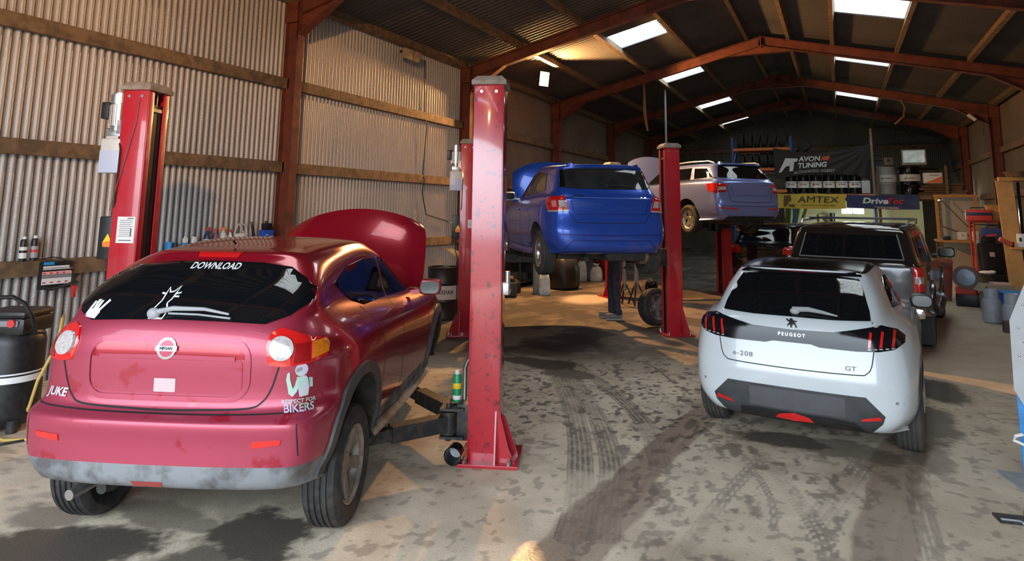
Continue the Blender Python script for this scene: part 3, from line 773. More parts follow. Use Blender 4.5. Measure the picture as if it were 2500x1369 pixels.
def paint(name, col, metal=.35, rough=.32, dust=(.45,.36,.33), dz0=.2, dz1=.9, damt=.35, coat=.7, rear=0.):
    # car paint with road dust that thins out with height above the ground
    m = bpy.data.materials.new(name); m.use_nodes = True; nt = m.node_tree; L = nt.links; p = nt.nodes['Principled BSDF']
    p.inputs['Metallic'].default_value = metal; p.inputs['Coat Weight'].default_value = coat; p.inputs['Coat Roughness'].default_value = .05
    tc = nt.nodes.new('ShaderNodeTexCoord'); sp = nt.nodes.new('ShaderNodeSeparateXYZ'); L.new(tc.outputs['Object'], sp.inputs[0])
    z = nt.nodes.new('ShaderNodeMapRange'); z.inputs['From Min'].default_value = dz1; z.inputs['From Max'].default_value = dz0; L.new(sp.outputs['Z'], z.inputs['Value'])
    n = nt.nodes.new('ShaderNodeTexNoise'); n.inputs['Scale'].default_value = 8; n.inputs['Detail'].default_value = 6; L.new(tc.outputs['Object'], n.inputs['Vector'])
    r = nt.nodes.new('ShaderNodeMapRange'); r.inputs['From Min'].default_value = .3; r.inputs['From Max'].default_value = .7; L.new(n.outputs['Fac'], r.inputs['Value'])
    mu = nt.nodes.new('ShaderNodeMath'); mu.operation = 'MULTIPLY'; L.new(z.outputs['Result'], mu.inputs[0]); L.new(r.outputs['Result'], mu.inputs[1])
    fac = mu.outputs[0]
    if rear:
        # film of dried spray on the tail panel
        y = nt.nodes.new('ShaderNodeMapRange'); y.inputs['From Min'].default_value = -.35; y.inputs['From Max'].default_value = -.66; L.new(sp.outputs['Y'], y.inputs['Value'])
        y2 = nt.nodes.new('ShaderNodeMath'); y2.operation = 'MULTIPLY'; y2.inputs[1].default_value = rear; L.new(y.outputs['Result'], y2.inputs[0])
        r2 = nt.nodes.new('ShaderNodeMapRange'); r2.inputs['From Min'].default_value = .33; r2.inputs['From Max'].default_value = .39; r2.inputs['To Min'].default_value = .25; L.new(n.outputs['Fac'], r2.inputs['Value'])
        y3 = nt.nodes.new('ShaderNodeMath'); y3.operation = 'MULTIPLY'; L.new(y2.outputs[0], y3.inputs[0]); L.new(r2.outputs['Result'], y3.inputs[1])
        mxm = nt.nodes.new('ShaderNodeMath'); mxm.operation = 'MAXIMUM'; L.new(fac, mxm.inputs[0]); L.new(y3.outputs[0], mxm.inputs[1]); fac = mxm.outputs[0]
    a = nt.nodes.new('ShaderNodeMath'); a.operation = 'MULTIPLY'; a.inputs[1].default_value = damt; L.new(fac, a.inputs[0])
    mx = nt.nodes.new('ShaderNodeMix'); mx.data_type = 'RGBA'; mx.inputs['A'].default_value = (*col, 1); mx.inputs['B'].default_value = (*dust, 1); L.new(a.outputs[0], mx.inputs['Factor'])
    L.new(mx.outputs['Result'], p.inputs['Base Color'])
    rg = nt.nodes.new('ShaderNodeMath'); rg.operation = 'MULTIPLY_ADD'; rg.inputs[1].default_value = .5; rg.inputs[2].default_value = rough; L.new(a.outputs[0], rg.inputs[0]); L.new(rg.outputs[0], p.inputs['Roughness'])
    cw = nt.nodes.new('ShaderNodeMath'); cw.operation = 'MULTIPLY_ADD'; cw.inputs[1].default_value = -1.2; cw.inputs[2].default_value = coat; cw.use_clamp = True; L.new(a.outputs[0], cw.inputs[0]); L.new(cw.outputs[0], p.inputs['Coat Weight'])
    return m
# ------------------------------------------------------------------ red crossover on the first lift (jacked a few centimetres, front wheels off)
P_red = paint('metallic_red_paint', (.33,.006,.022), dust=(.44,.115,.20), damt=.45, rear=.8, dz1=.55, rough=.2)
P_redclean = paint('clean_red_paint', (.36,.006,.022), damt=.05, rough=.18)
M_arch = mat('dark_arch_plastic', (.055,.058,.062), .55, noise=.7, nscale=8, ncol=(.12,.11,.10), lo=.5, hi=.7)
M_skirt = mat('dusty_grey_bumper_plastic', (.20,.21,.225), .7, noise=.8, nscale=5, ncol=(.055,.05,.048), lo=.45, hi=.62)
JR = [
 (-.56,.60,.22,.30,.28,(0,.66,.26),(1.2,.70,.24),(2.45,.66,.26),(3.20,.6,.24)),
 (-.715,.725,.20,.335,.33,(0,.82,.30),(1.2,.83,.28),(2.45,.82,.28),(3.34,.72,.28)),
 (-.745,.80,.20,.455,.44,(0,.865,.42),(1.2,.85,.40),(2.45,.865,.42),(3.40,.76,.42)),
 (-.75,.815,.20,.58,.57,(0,.88,.56),(1.2,.87,.54),(2.45,.88,.56),(3.40,.78,.58)),
 (-.752,.82,.21,.672,.67,(0,.89,.68),(1.2,.875,.66),(2.45,.89,.68),(3.36,.78,.70)),
 (-.672,.795,.20,.728,.735,(0,.892,.76),(1.2,.875,.74),(2.45,.89,.76),(3.33,.77,.78)),
 (-.675,.785,.20,.92,.92,(0,.885,.90),(1.2,.865,.86),(2.45,.87,.88),(3.20,.72,.90)),
 (-.665,.755,.21,1.05,1.05,(0,.83,1.04),(1.2,.835,.96),(2.4,.80,.97),(2.95,.62,.98)),
 (-.625,.70,.21,1.145,1.16,(.02,.745,1.15),(1.2,.755,1.04),(2.25,.73,1.00),(2.45,.60,1.03,.2)),
 (-.575,.70,.22,1.20,1.22,(.12,.685,1.21),(1.15,.71,1.10),(1.95,.70,1.05),(2.15,.60,1.06,.2)),
 (-.43,.665,.20,1.315,1.325,(.20,.65,1.31),(1.05,.67,1.24),(1.62,.66,1.19),(1.85,.56,1.20,.2)),
 (-.225,.575,.17,1.445,1.44,(.30,.60,1.435),(.90,.62,1.41),(1.30,.60,1.38),(1.52,.50,1.39,.2)),
 (-.17,.50,.16,1.495,1.475,(.32,.54,1.49),(.80,.55,1.50),(1.12,.53,1.465),(1.36,.44,1.455,.2)),
 (-.05,.34,.12,1.515,1.51,(.32,.36,1.535),(.70,.37,1.55),(1.0,.36,1.53),(1.20,.30,1.51,.15)),
]
juke = Car('crossover_car', (-3.538, 3.093, .10), 22, 'red crossover car with its bonnet up at the first lift, nearest on the left', 'car', JR, [P_red, M_skirt], [1,1,0,0,0,0,0,0,0,0,0,0,0,0], arches=[(0,.37,.385,.52),(2.53,.37,.385,.5)], names=['body','lower_skirt'])
c = juke
gw = [(0,1.158),(.30,1.152),(.50,1.142),(.61,1.18),(.68,1.24),(.665,1.305),(.59,1.36),(.48,1.415),(.30,1.437),(0,1.446)]
gw = gw + [(-x, z) for x, z in gw[-2:0:-1]]
rw = c.patch('rear_window', gw, M_glass, off=.006)
c.text('window_sticker', 'DOWNLOAD', .048, (.03,1.412), M_whitelbl, off=.011, bold=.022, parent=rw, xs=1.05)
# outlined cat and raised-hand transfers on the glass
def stroke(car, pts, wd, m, nm, par, dr=0, off=.011): return car.seams(nm, [(dr, p) for p in pts], wd=wd, off=off, m=m, parent=par, both=False)
k = lambda L, s=1., dx=0, dy=0: [(x*s+dx, y*s+dy) for x, y in L]
cat_l = [[(-.03,.02),(-.040,.10),(-.012,.07),(.014,.075),(.040,.11),(.036,.03),(.02,.005)],[(-.03,.02),(-.06,-.045),(-.05,-.085),(.05,-.085),(.06,-.045),(.02,.005)],[(.04,.06),(.075,.07)],[(.042,.045),(.078,.045)],[(-.04,.06),(-.07,.065)]]
stroke(c, [k(p, .78, -.115, 1.225) for p in cat_l], .008, M_whitelbl, 'cat_sticker', rw)
hand = [[(-.05,-.03),(-.045,.04)],[(-.02,.0),(-.025,.05)],[(.0,.0),(.0,.045)],[(.02,-.01),(.05,.05)],[(-.05,-.03),(.02,-.04),(.03,-.01)],[(-.045,-.03),(.02,-.02)],[(-.045,-.01),(.02,-.005)]]
stroke(c, [k(p, .9, -.50, 1.19) for p in hand], .017, M_whitelbl, 'hand_sticker', rw)
bl = c.patch('brake_light', [(-.14,1.492),(.14,1.492),(.125,1.462),(-.125,1.462)], M_lensred, off=.008)
mb = MB(); pv = c.along([(-.13,1.175)], 0, .02)[0]; mb.ball(pv, .032, (1.2,.8,1)); ar = c.along([(-.13,1.175),(-.03,1.195),(.15,1.195),(.30,1.175)], 0, .028); mb.tube(ar, .011, 8, rs=[.016,.014,.01,.006])
ar2 = c.along([(-.05,1.180),(.12,1.178),(.31,1.164)], 0, .014); mb.tube(ar2, .006, 6)
mb.build('rear_wiper', M_greysteel, c.root)
# tailgate: shut lines, pressed surround of the removed number plate, badge
c.seams('tailgate_gap', [(0, [(-.62,.97),(-.60,.90),(-.575,.82),(-.535,.755),(-.46,.722),(-.2,.712),(0,.708),(.2,.712),(.46,.722),(.535,.755),(.575,.82),(.60,.90),(.62,.97)])], wd=.009)
rim = rrect(-.45,.762,.45,1.06,.10)
c.seams('plate_surround', [(0, rim+[rim[0]])], wd=.028, off=.006, m=P_red)
c.patch('plate_recess', rrect(-.42,.79,.42,.962,.02), P_red, off=.003, depth=.01)
c.patch('plate_garnish', [(-.425,.968),(.425,.968),(.425,1.02),(.38,1.048),(-.38,1.048),(-.425,1.02)], P_redclean, off=.004, depth=.01)
c.patch('plate_residue', rrect(-.06,.795,.06,.865,.005), mat('pale_residue',(.56,.42,.44),.6), off=.005, depth=.004)
c.seams('tailgate_handle', [(0, [(-.38,.972),(0,.979),(.38,.972)])], wd=.022, off=.009, m=P_red)
M_badge = mat('badge_chrome', (.42,.42,.44), .22, metal=1.)
bd = c.patch('badge', circ(.054, 28, 0, 1.018), M_badge, off=.012, depth=.014, res=.02, extra=[(circ(.041, 24, 0, 1.018), P_red, .0135, .02), ([(-.060,1.006),(.060,1.006),(.060,1.030),(-.060,1.030)], M_badge, .016, .02)])
c.text('badge_lettering', 'NISSAN', .021, (0,1.018), M_ink, off=.018, bold=.02, parent=bd)
c.text('model_name', 'JUKE', .062, (-.315, .765), mat('silver_letters',(.62,.62,.64),.3,metal=.3), dr=-25, off=.005, bold=.03, shear=.25)
# tail lamps, wrapped round the corners
for fl_ in (False, True):
    sg = -1 if fl_ else 1
    A = 35
    hs = [(.075,.985),(.085,.945),(.14,.932),(.30,.942),(.40,.96),(.42,1.0),(.41,1.045),(.31,1.065),(.22,1.10),(.15,1.125),(.10,1.10),(.07,1.04)]
    t = c.patch('tail_lamp', hs, M_lensred, dr=A, off=.010, flip=fl_, res=.03)
    t2 = c.patch('reversing_lens', circ(.058, 24, .145, 1.022), M_lenswhite, dr=A, off=.022, flip=fl_, parent=t, res=.025, depth=.012)
    c.patch('indicator_lens', [(.30,.96),(.405,.978),(.415,1.02),(.395,1.045),(.305,1.04)], M_lensamb, dr=A, off=.016, flip=fl_, parent=t, res=.03, depth=.008)
    c.patch('stop_lens', [(.20,.945),(.285,.955),(.288,1.04),(.215,1.04)], M_lensdk, dr=A, off=.015, flip=fl_, parent=t, res=.03, depth=.008)
    c.patch('bumper_reflector', [(.525,.548),(.665,.562),(.672,.588),(.53,.582)], M_lensred, dr=0, off=.006, flip=fl_)
c.patch('fog_lamp', [(-.09,.345),(.06,.345),(.07,.372),(-.10,.372)], M_lensdk, off=.004)
c.seams('bumper_gap', [(0, [(-.78,.705),(-.4,.697),(0,.695),(.4,.697),(.78,.705)]), (0, [(-.74,.66),(-.75,.50)]), (0, [(.74,.66),(.75,.50)])], wd=.006)
for z0, z1, x0, x1 in ((.36,.44,-.38,.0),): pass
mb = MB(); mb.cyl((-.46,-.35,.26), (-.50,-.64,.245), .028, n=14); mb.build('exhaust_tailpipe', M_steel, c.root)
# biker transfer on the right rear wing
HM = mat('holographic_vinyl', (.36,.56,.47), .3, noise=1., nscale=9, ncol=(.58,.48,.66))
A = 30; ux = .70*math.cos(math.radians(A)) - .56*math.sin(math.radians(A)); uz = .815; sk_ = .80
hel = [(ux+x*sk_, uz+y*sk_) for x, y in circ(.042, 18, .0, .12)]
torso = [(-.03,.075),(.03,.08),(.045,.06),(.055,.0),(.05,-.05),(-.005,-.055),(-.012,-.02),(-.025,.03)]
arm = [(-.03,.06),(-.01,.03),(-.025,-.02),(-.05,-.05),(-.075,-.03),(-.085,.02),(-.095,.06),(-.09,.10),(-.075,.11),(-.07,.065),(-.06,.03),(-.05,.0),(-.038,.02)]
st = c.patch('biker_sticker', hel, HM, dr=A, off=.006, depth=.004, res=.03, extra=[(k(torso,sk_,ux,uz), HM, .006, .03), (k(arm,sk_,ux,uz), HM, .006, .03), (k([(-.035,.128),(-.005,.138),(-.002,.118),(-.035,.108)],sk_,ux,uz), M_greyink, .0085, .03), (k([(.05,.065),(.075,.06),(.08,.0),(.058,.0)],sk_,ux,uz), HM, .006, .03)])
c.text('biker_sticker_text', 'RESPECT FOR', .029, (ux-.005, uz-.064), HM, dr=A, off=.006, bold=.02, parent=st)
c.text('biker_sticker_text', 'BIKERS', .052, (ux-.005, uz-.098), HM, dr=A, off=.006, bold=.02, parent=st)
# side glass, doors, arch trims
for fl_ in (False, True):
    q = c.patch('rear_side_window', [(.02,1.30),(.24,1.165),(.42,1.115),(1.05,1.09),(1.03,1.385),(.75,1.40),(.35,1.375)], M_glass, dr=90, off=.005, flip=fl_)
    q = c.patch('front_side_window', [(1.12,1.085),(1.80,1.05),(1.88,1.07),(1.55,1.275),(1.30,1.37),(1.10,1.385)], M_glass, dr=90, off=.005, flip=fl_)
    a0 = [(.455*math.cos(t), .37+.455*math.sin(t)) for t in np.linspace(-.15, PI+.12, 30)]; a1 = [(.388*math.cos(t), .37+.388*math.sin(t)) for t in np.linspace(PI+.12, -.15, 30)]
    c.patch('wheel_arch_trim', a0+a1, M_arch, dr=90, off=.018, depth=.05, flip=fl_, res=.04)
    c.patch('wheel_arch_trim', [(x+2.53, z) for x, z in a0+a1], M_arch, dr=90, off=.018, depth=.05, flip=fl_, res=.04)
    mirror_unit(c, (sgx := (-.95 if fl_ else .95), 1.72, 1.09), -1 if fl_ else 1, P_red)
c.seams('door_gap', [(90, [(.44,.50),(.50,.70),(.46,.95),(.30,1.12)]), (90, [(1.08,.30),(1.09,.75),(1.08,1.08)]), (90, [(2.0,.35),(2.03,.75),(1.96,1.0)]), (90, [(.5,.33),(1.08,.30),(2.0,.35)])], wd=.007)
c.patch('windscreen', [(-.55,1.08),(.55,1.08),(.46,1.40),(-.46,1.40)], M_glass, dr=180, off=.005, res=.06)
c.patch('engine_bay', [(-.55,2.35),(.55,2.35),(.5,3.1),(-.5,3.1)], M_darkmetal, dr='top', off=.004, res=.12)
for sg in (-1, 1): c.patch('headlamp', [(.45,.62),(.68,.62),(.68,.78),(.45,.78)], M_lenswhite, dr=180, off=.006, flip=sg < 0, res=.06)
c.patch('front_grille', [(-.40,.5),(.40,.5),(.38,.8),(-.38,.8)], M_black, dr=180, off=.006, res=.08)
hood(c, 2.25, 1.03, .76, .86, 62, P_red, M_black)
mb = MB(); mb.tube([(x, .40+.0*x, 1.535+.02) for x in ()] or [(0,.0,1.54),(0,-.03,1.56)], .008); mb.build('aerial_base', M_black, c.root)
for sg in (-1, 1): wheel(c, (sg*.755, -.02, .237), sg, .337, .215, .225, 5, mat('dusty_alloy', (.36,.33,.29), .45, metal=.6, noise=.6, nscale=14, ncol=(.16,.13,.10)), M_rubber, double=True)
for sg in (-1, 1):
    mb = MB(); mb.cyl((sg*.62,2.53,.30), (sg*.70,2.53,.30), .145, n=32); mb.cyl((sg*.60,2.53,.30), (sg*.78,2.53,.30), .065, n=20); mb.build('front_brake_disc', M_darkmetal, c.root)
mb = MB(); mb.box((0,1.2,.26), (1.25,2.9,.10), bev=.03); mb.cyl((-.66,0,.25), (.66,0,.25), .045, n=12); mb.cyl((-.35,-.6,.27),(-.30,2.2,.24), .03, n=10); mb.build('underbody', M_underbody, c.root)

# ------------------------------------------------------------------ white electric hatchback
P_white = paint('pearl_white_paint', (.60,.65,.68), metal=0., rough=.25, dust=(.50,.46,.42), damt=.45, dz0=.15, dz1=.6)
M_grpl = mat('grey_bumper_plastic', (.045,.048,.052), .55, noise=.6, nscale=6, ncol=(.022,.022,.023))
WR = [
 (-.52,.58,.22,.24,.24,(0,.66,.20),(1.2,.70,.18),(2.45,.66,.20),(3.05,.6,.20)),
 (-.70,.68,.22,.265,.26,(0,.81,.24),(1.2,.82,.22),(2.45,.81,.22),(3.22,.70,.22)),
 (-.755,.775,.25,.36,.36,(0,.85,.35),(1.2,.845,.33),(2.45,.85,.35),(3.28,.74,.36)),
 (-.765,.81,.27,.52,.52,(0,.868,.52),(1.2,.86,.5),(2.45,.868,.52),(3.29,.76,.54)),
 (-.765,.815,.28,.63,.63,(0,.872,.64),(1.2,.868,.62),(2.45,.87,.64),(3.27,.75,.66)),
 (-.745,.81,.27,.70,.71,(0,.872,.74),(1.2,.868,.70),(2.45,.868,.72),(3.22,.74,.72)),
 (-.72,.785,.25,.84,.86,(0,.862,.86),(1.2,.855,.82),(2.45,.845,.82),(3.10,.70,.80)),
 (-.70,.745,.24,.955,.965,(0,.825,.96),(1.2,.835,.92),(2.40,.80,.90),(2.90,.62,.88)),
 (-.665,.68,.25,1.03,1.035,(.05,.745,1.04),(1.2,.78,.985),(2.2,.74,.94),(2.45,.60,.93,.2)),
 (-.60,.645,.26,1.085,1.09,(.15,.69,1.09),(1.15,.72,1.03),(1.9,.69,.98),(2.1,.58,.985,.2)),
 (-.42,.60,.22,1.225,1.225,(.22,.64,1.215),(1.05,.67,1.17),(1.55,.65,1.12),(1.78,.54,1.13,.2)),
 (-.22,.545,.17,1.35,1.34,(.30,.585,1.335),(.90,.605,1.32),(1.22,.58,1.29),(1.42,.48,1.30,.2)),
 (-.21,.50,.14,1.395,1.375,(.30,.53,1.39),(.80,.54,1.395),(1.05,.51,1.37),(1.25,.42,1.355,.2)),
 (-.12,.34,.10,1.405,1.395,(.30,.35,1.415),(.70,.36,1.43),(.95,.35,1.415),(1.1,.30,1.395,.15)),
]
white = Car('hatchback_car', (-.33, 6.55, 0), -5, 'white electric hatchback with a black roof parked on wet tyre tracks', 'car', WR, [P_white, M_blackgloss], [0]*11+[0,1,1], arches=[(0,.335,.37,.55),(2.54,.335,.37,.52)], names=['body','roof_panel'])
c = white
gw = [(0,1.048),(.30,1.046),(.555,1.055),(.545,1.12),(.50,1.26),(.465,1.335),(.30,1.352),(0,1.36)]
gw = gw + [(-x, z) for x, z in gw[-2:0:-1]]
rw = c.patch('rear_window', gw, M_glass, off=.006)
mb = MB(); pv = c.along([(.02,1.078)], 0, .02)[0]; mb.ball(pv, .03, (1.3,.8,.9)); mb.tube(c.along([(.0,1.085),(.12,1.092),(.22,1.08),(.33,1.062)], 0, .026), .01, 8, rs=[.022,.02,.014,.006]); mb.build('rear_wiper', M_greysteel, c.root)
c.patch('roof_spoiler', [(-.485,1.350),(.485,1.350),(.47,1.386),(-.47,1.386)], M_blackgloss, off=.008, depth=.02)
c.patch('brake_light', [(-.15,1.366),(.15,1.366),(.15,1.376),(-.15,1.376)], M_lensdk, off=.016)
bar = [(0,.862),(.14,.862),(.20,.845),(.45,.842),(.60,.85),(.70,.87),(.765,.91),(.77,.95),(.72,.995),(.62,1.025),(.50,1.002),(.30,.962),(0,.955)]
bar = bar + [(-x, z) for x, z in bar[-2:0:-1]]
bp_ = c.patch('tail_lamp_strip', bar, M_blackgloss, off=.012)
for fl_ in (False, True):
    for i, x in enumerate((.535,.61,.685)):
        c.patch('lamp_claw', [(x-.006,.872+.008*i),(x+.012,.872+.008*i),(x+.026,.975+.006*i),(x+.010,.985+.006*i)], M_lensred, off=.016, flip=fl_, parent=bp_, res=.03, depth=.004)
    for i, x in enumerate((.527,.567,.602,.642,.678)):
        c.patch('reversing_light', [(x,.858+.004*i),(x+.022,.858+.004*i),(x+.024,.866+.004*i),(x+.002,.866+.004*i)], M_lenswhite, off=.016, flip=fl_, parent=bp_, res=.03, depth=.003)
c.text('brand_lettering', 'PEUGEOT', .034, (0,.918), mat('satin_chrome',(.55,.56,.58),.2,metal=1.), off=.015, spacing=1.5, parent=bp_, bold=.01)
lion = [(-.035,-.03),(-.02,-.012),(-.008,-.02),(-.012,-.035),(.004,-.035),(.004,-.018),(.018,-.006),(.03,-.02),(.036,-.036),(.046,-.03),(.034,-.004),(.022,.008),(.04,.012),(.044,.02),(.016,.02),(.008,.03),(-.006,.038),(-.02,.03),(-.012,.022),(-.03,.026),(-.044,.034),(-.046,.022),(-.028,.012),(-.018,.004),(-.034,-.012)]
c.patch('lion_badge', [(x*.9, y*.9+1.003) for x, y in lion], M_black, off=.007, res=9, depth=.006)
c.text('model_name', 'e-208', .05, (-.38,.735), M_greyink, off=.004, bold=.02, spacing=1.15, xs=1.25)
c.text('trim_name', 'GT', .045, (.41,.715), M_greyink, off=.004, bold=.02, xs=1.3)
tg = [(-.57,.85),(-.55,.74),(-.515,.69),(-.44,.675),(0,.668),(.44,.675),(.515,.69),(.55,.74),(.57,.85)]
c.seams('tailgate_gap', [(0, tg), (0, [(-.57,1.0),(-.565,1.05)]), (0, [(.57,1.0),(.565,1.05)])], wd=.007)
c.seams('bumper_crease', [(0, [(-.76,.56),(-.5,.60),(0,.605),(.5,.60),(.76,.56)])], wd=.012, off=.002, m=P_white)
df = [(-.50,.525),(-.62,.40),(-.60,.345),(-.52,.265),(.52,.265),(.60,.345),(.62,.40),(.50,.525)]
dp = c.patch('rear_diffuser', df, M_grpl, off=.006)
c.patch('plate_recess', [(-.33,.36),(.36,.36),(.36,.505),(-.33,.505)], mat('recess_grey',(.075,.078,.085),.5,noise=.5,nscale=5,ncol=(.05,.05,.052)), off=.009, parent=dp, depth=.006)
c.patch('diffuser_insert', [(-.42,.268),(-.40,.335),(-.28,.345),(.28,.345),(.42,.335),(.50,.268)], M_black, off=.010, parent=dp, depth=.006)
c.patch('rear_fog_lamp', [(-.14,.30),(-.11,.325),(.0,.345),(.11,.325),(.14,.30),(0,.29)], M_lensred, off=.018, depth=.02)
for fl_ in (False, True):
    c.patch('bumper_reflector', [(.455,.352),(.595,.372),(.585,.398),(.475,.372)], M_lensred, off=.012, flip=fl_)
    c.patch('parking_sensor', circ(.011, 10, .70, .50), M_greyink, off=.004, flip=fl_, res=.02)
    c.patch('rear_side_window', [(.12,1.09),(.95,1.04),(.95,1.30),(.55,1.315),(.30,1.26)], M_glass, dr=90, off=.005, flip=fl_)
    c.patch('front_side_window', [(1.02,1.035),(1.80,1.0),(1.40,1.215),(1.18,1.285),(1.02,1.30)], M_glass, dr=90, off=.005, flip=fl_)
    a0 = [(.42*math.cos(t), .335+.42*math.sin(t)) for t in np.linspace(-.1, PI+.1, 26)]; a1 = [(.372*math.cos(t), .335+.372*math.sin(t)) for t in np.linspace(PI+.1, -.1, 26)]
    c.patch('wheel_arch_trim', a0+a1, M_black, dr=90, off=.008, depth=.04, flip=fl_, res=.05)
    c.patch('wheel_arch_trim', [(x+2.54, z) for x, z in a0+a1], M_black, dr=90, off=.008, depth=.04, flip=fl_, res=.05)
    mirror_unit(c, (-.90 if fl_ else .90, 1.45, 1.02), -1 if fl_ else 1, M_black)
c.seams('door_gap', [(90, [(.36,.5),(.42,.75),(.36,1.05)]), (90, [(.98,.28),(.99,1.03)]), (90, [(1.95,.3),(1.98,.95)]), (90, [(.4,.30),(1.95,.30)])], wd=.006)
c.patch('windscreen', [(-.52,1.0),(.52,1.0),(.43,1.32),(-.43,1.32)], M_glass, dr=180, off=.005, res=.06)
for sg in (-1, 1): c.patch('headlamp', [(.45,.60),(.68,.62),(.70,.72),(.48,.70)], M_lenswhite, dr=180, off=.006, flip=sg < 0, res=.06)
c.patch('front_grille', [(-.42,.35),(.42,.35),(.45,.6),(-.45,.6)], M_black, dr=180, off=.006, res=.08)
AL = mat('grey_alloy', (.32,.32,.33), .35, metal=.8)
for y in (0, 2.54):
    for sg in (-1, 1): wheel(c, (sg*.755, y, .317), sg, .317, .205, .215, 5, AL, M_rubberdust)
mb = MB(); mb.box((0,1.2,.22), (1.25,2.9,.10), bev=.03); mb.cyl((-.66,0,.30), (.66,0,.30), .045, n=12); mb.build('underbody', M_underbody, c.root)
# ------------------------------------------------------------------ blue hatchback, high on the second lift
P_blue = paint('blue_metallic_paint', (.018,.085,.52), metal=.4, rough=.28, dust=(.10,.10,.30), damt=.45, dz0=.2, dz1=.8)
FRR = [
 (-.48,.58,.22,.26,.25,(0,.66,.22),(1.2,.70,.19),(2.4,.66,.22),(3.0,.6,.22)),
 (-.63,.70,.22,.30,.29,(0,.80,.26),(1.2,.81,.23),(2.4,.80,.24),(3.2,.70,.24)),
 (-.665,.78,.24,.40,.40,(0,.845,.40),(1.2,.84,.38),(2.4,.845,.40),(3.29,.74,.40)),
 (-.67,.80,.25,.51,.51,(0,.86,.52),(1.2,.855,.50),(2.4,.86,.52),(3.30,.76,.54)),
 (-.665,.805,.25,.58,.58,(0,.864,.60),(1.2,.86,.58),(2.4,.864,.60),(3.29,.76,.62)),
 (-.645,.80,.25,.67,.68,(0,.866,.70),(1.2,.862,.68),(2.4,.86,.70),(3.25,.75,.70)),
 (-.62,.785,.24,.82,.83,(0,.85,.84),(1.2,.85,.82),(2.4,.84,.82),(3.15,.72,.80)),
 (-.635,.765,.24,.955,.95,(0,.825,.96),(1.2,.83,.92),(2.35,.80,.90),(2.9,.64,.88)),
 (-.61,.74,.25,1.005,1.0,(.05,.785,1.01),(1.2,.80,.97),(2.2,.75,.94),(2.45,.60,.93,.2)),
 (-.55,.70,.26,1.075,1.075,(.12,.735,1.07),(1.15,.755,1.02),(1.9,.70,.985),(2.1,.58,.985,.2)),
 (-.45,.66,.24,1.22,1.22,(.20,.69,1.21),(1.05,.70,1.18),(1.6,.66,1.13),(1.8,.55,1.13,.2)),
 (-.34,.615,.21,1.375,1.365,(.28,.635,1.36),(.95,.645,1.34),(1.30,.60,1.30),(1.48,.49,1.31,.2)),
 (-.36,.56,.18,1.432,1.41,(.28,.58,1.425),(.85,.585,1.43),(1.12,.55,1.40),(1.3,.45,1.39,.2)),
 (-.25,.38,.12,1.445,1.435,(.28,.40,1.455),(.75,.41,1.467),(1.0,.40,1.45),(1.15,.32,1.43,.15)),
]
blue = Car('hatchback_car', (-3.027, 8.75, 1.056), 37.1, 'bright blue hatchback raised high on the second lift with its bonnet open', 'car', FRR, [P_blue], [0]*14, arches=[(0,.31,.355,.55),(2.455,.31,.355,.52)], names=['body'])
c = blue
gw = [(0,1.095),(.45,1.10),(.60,1.115),(.575,1.25),(.545,1.36),(.40,1.378),(0,1.385)]
gw = gw + [(-x, z) for x, z in gw[-2:0:-1]]
c.patch('rear_window', gw, M_glassgrey, off=.006)
c.patch('roof_spoiler', [(-.50,1.40),(.50,1.40),(.48,1.425),(-.48,1.425)], P_blue, off=.03, depth=.05)
mb = MB(); mb.tube(c.along([(-.02,1.13),(.15,1.14),(.30,1.12)], 0, .022), .009, 8); mb.ball(c.along([(-.03,1.125)], 0, .02)[0], .024); mb.build('rear_wiper', M_black, c.root)
for fl_ in (False, True):
    t = c.patch('tail_lamp', [(0.425,.815),(0.680,.805),(0.705,.90),(0.690,.985),(0.480,1.005),(0.455,.95)], M_lensred, dr=12, off=.012, flip=fl_)
    c.patch('reversing_lens', [(0.455,.865),(0.540,.86),(0.550,.945),(0.475,.95)], M_lenswhite, dr=12, off=.018, flip=fl_, parent=t)
    c.patch('inner_lens', [(0.570,.865),(0.625,.862),(0.635,.94),(0.580,.945)], mat('pink_lens',(.75,.28,.26),.15,coat=.8), dr=12, off=.018, flip=fl_, parent=t)
    c.patch('lens_foot', [(0.425,.805),(0.680,.795),(0.680,.815),(0.430,.825)], M_lenswhite, dr=12, off=.017, flip=fl_, parent=t)
    c.patch('rear_side_window', [(.02,1.09),(.35,1.06),(1.02,1.03),(1.02,1.35),(.60,1.365),(.20,1.33)], M_glass, dr=90, off=.005, flip=fl_)
    c.patch('front_side_window', [(1.09,1.03),(1.80,1.0),(1.50,1.21),(1.25,1.32),(1.09,1.34)], M_glass, dr=90, off=.005, flip=fl_)
    mirror_unit(c, (-.93 if fl_ else .93, 1.62, 1.03), -1 if fl_ else 1, P_blue if not fl_ else mat('silver_mirror_cap',(.6,.62,.64),.3,metal=.5))
    c.patch('rear_pillar_trim', [(.565,1.12),(.63,1.12),(.585,1.36),(.55,1.36)], M_blackgloss, dr=0, off=.008, flip=fl_)
c.seams('tailgate_gap', [(0, [(-.57,.81),(-.52,.75),(-.47,.68),(-.42,.665),(0,.66),(.42,.665),(.47,.68),(.52,.75),(.57,.81)])], wd=.009)
c.seams('plate_surround', [(0, [(-.53,.955),(-.48,.775),(.48,.775),(.53,.955)])], wd=.010, off=.003, m=mat('blue_shade_line',(.006,.025,.2),.4))
c.seams('bumper_crease', [(0, [(-.70,.515),(0,.505),(.70,.515)]), (0, [(-.62,.33),(-.52,.44),(.52,.44),(.62,.33)])], wd=.012, off=.003, m=mat('blue_shade_line',(.006,.025,.2),.4))
c.text('brand_badge', 'SKODA', .04, (-.43,1.005), M_chrome, off=.004, bold=.02); c.text('model_name', 'FABIA', .04, (.45,.985), M_chrome, off=.004, bold=.02)
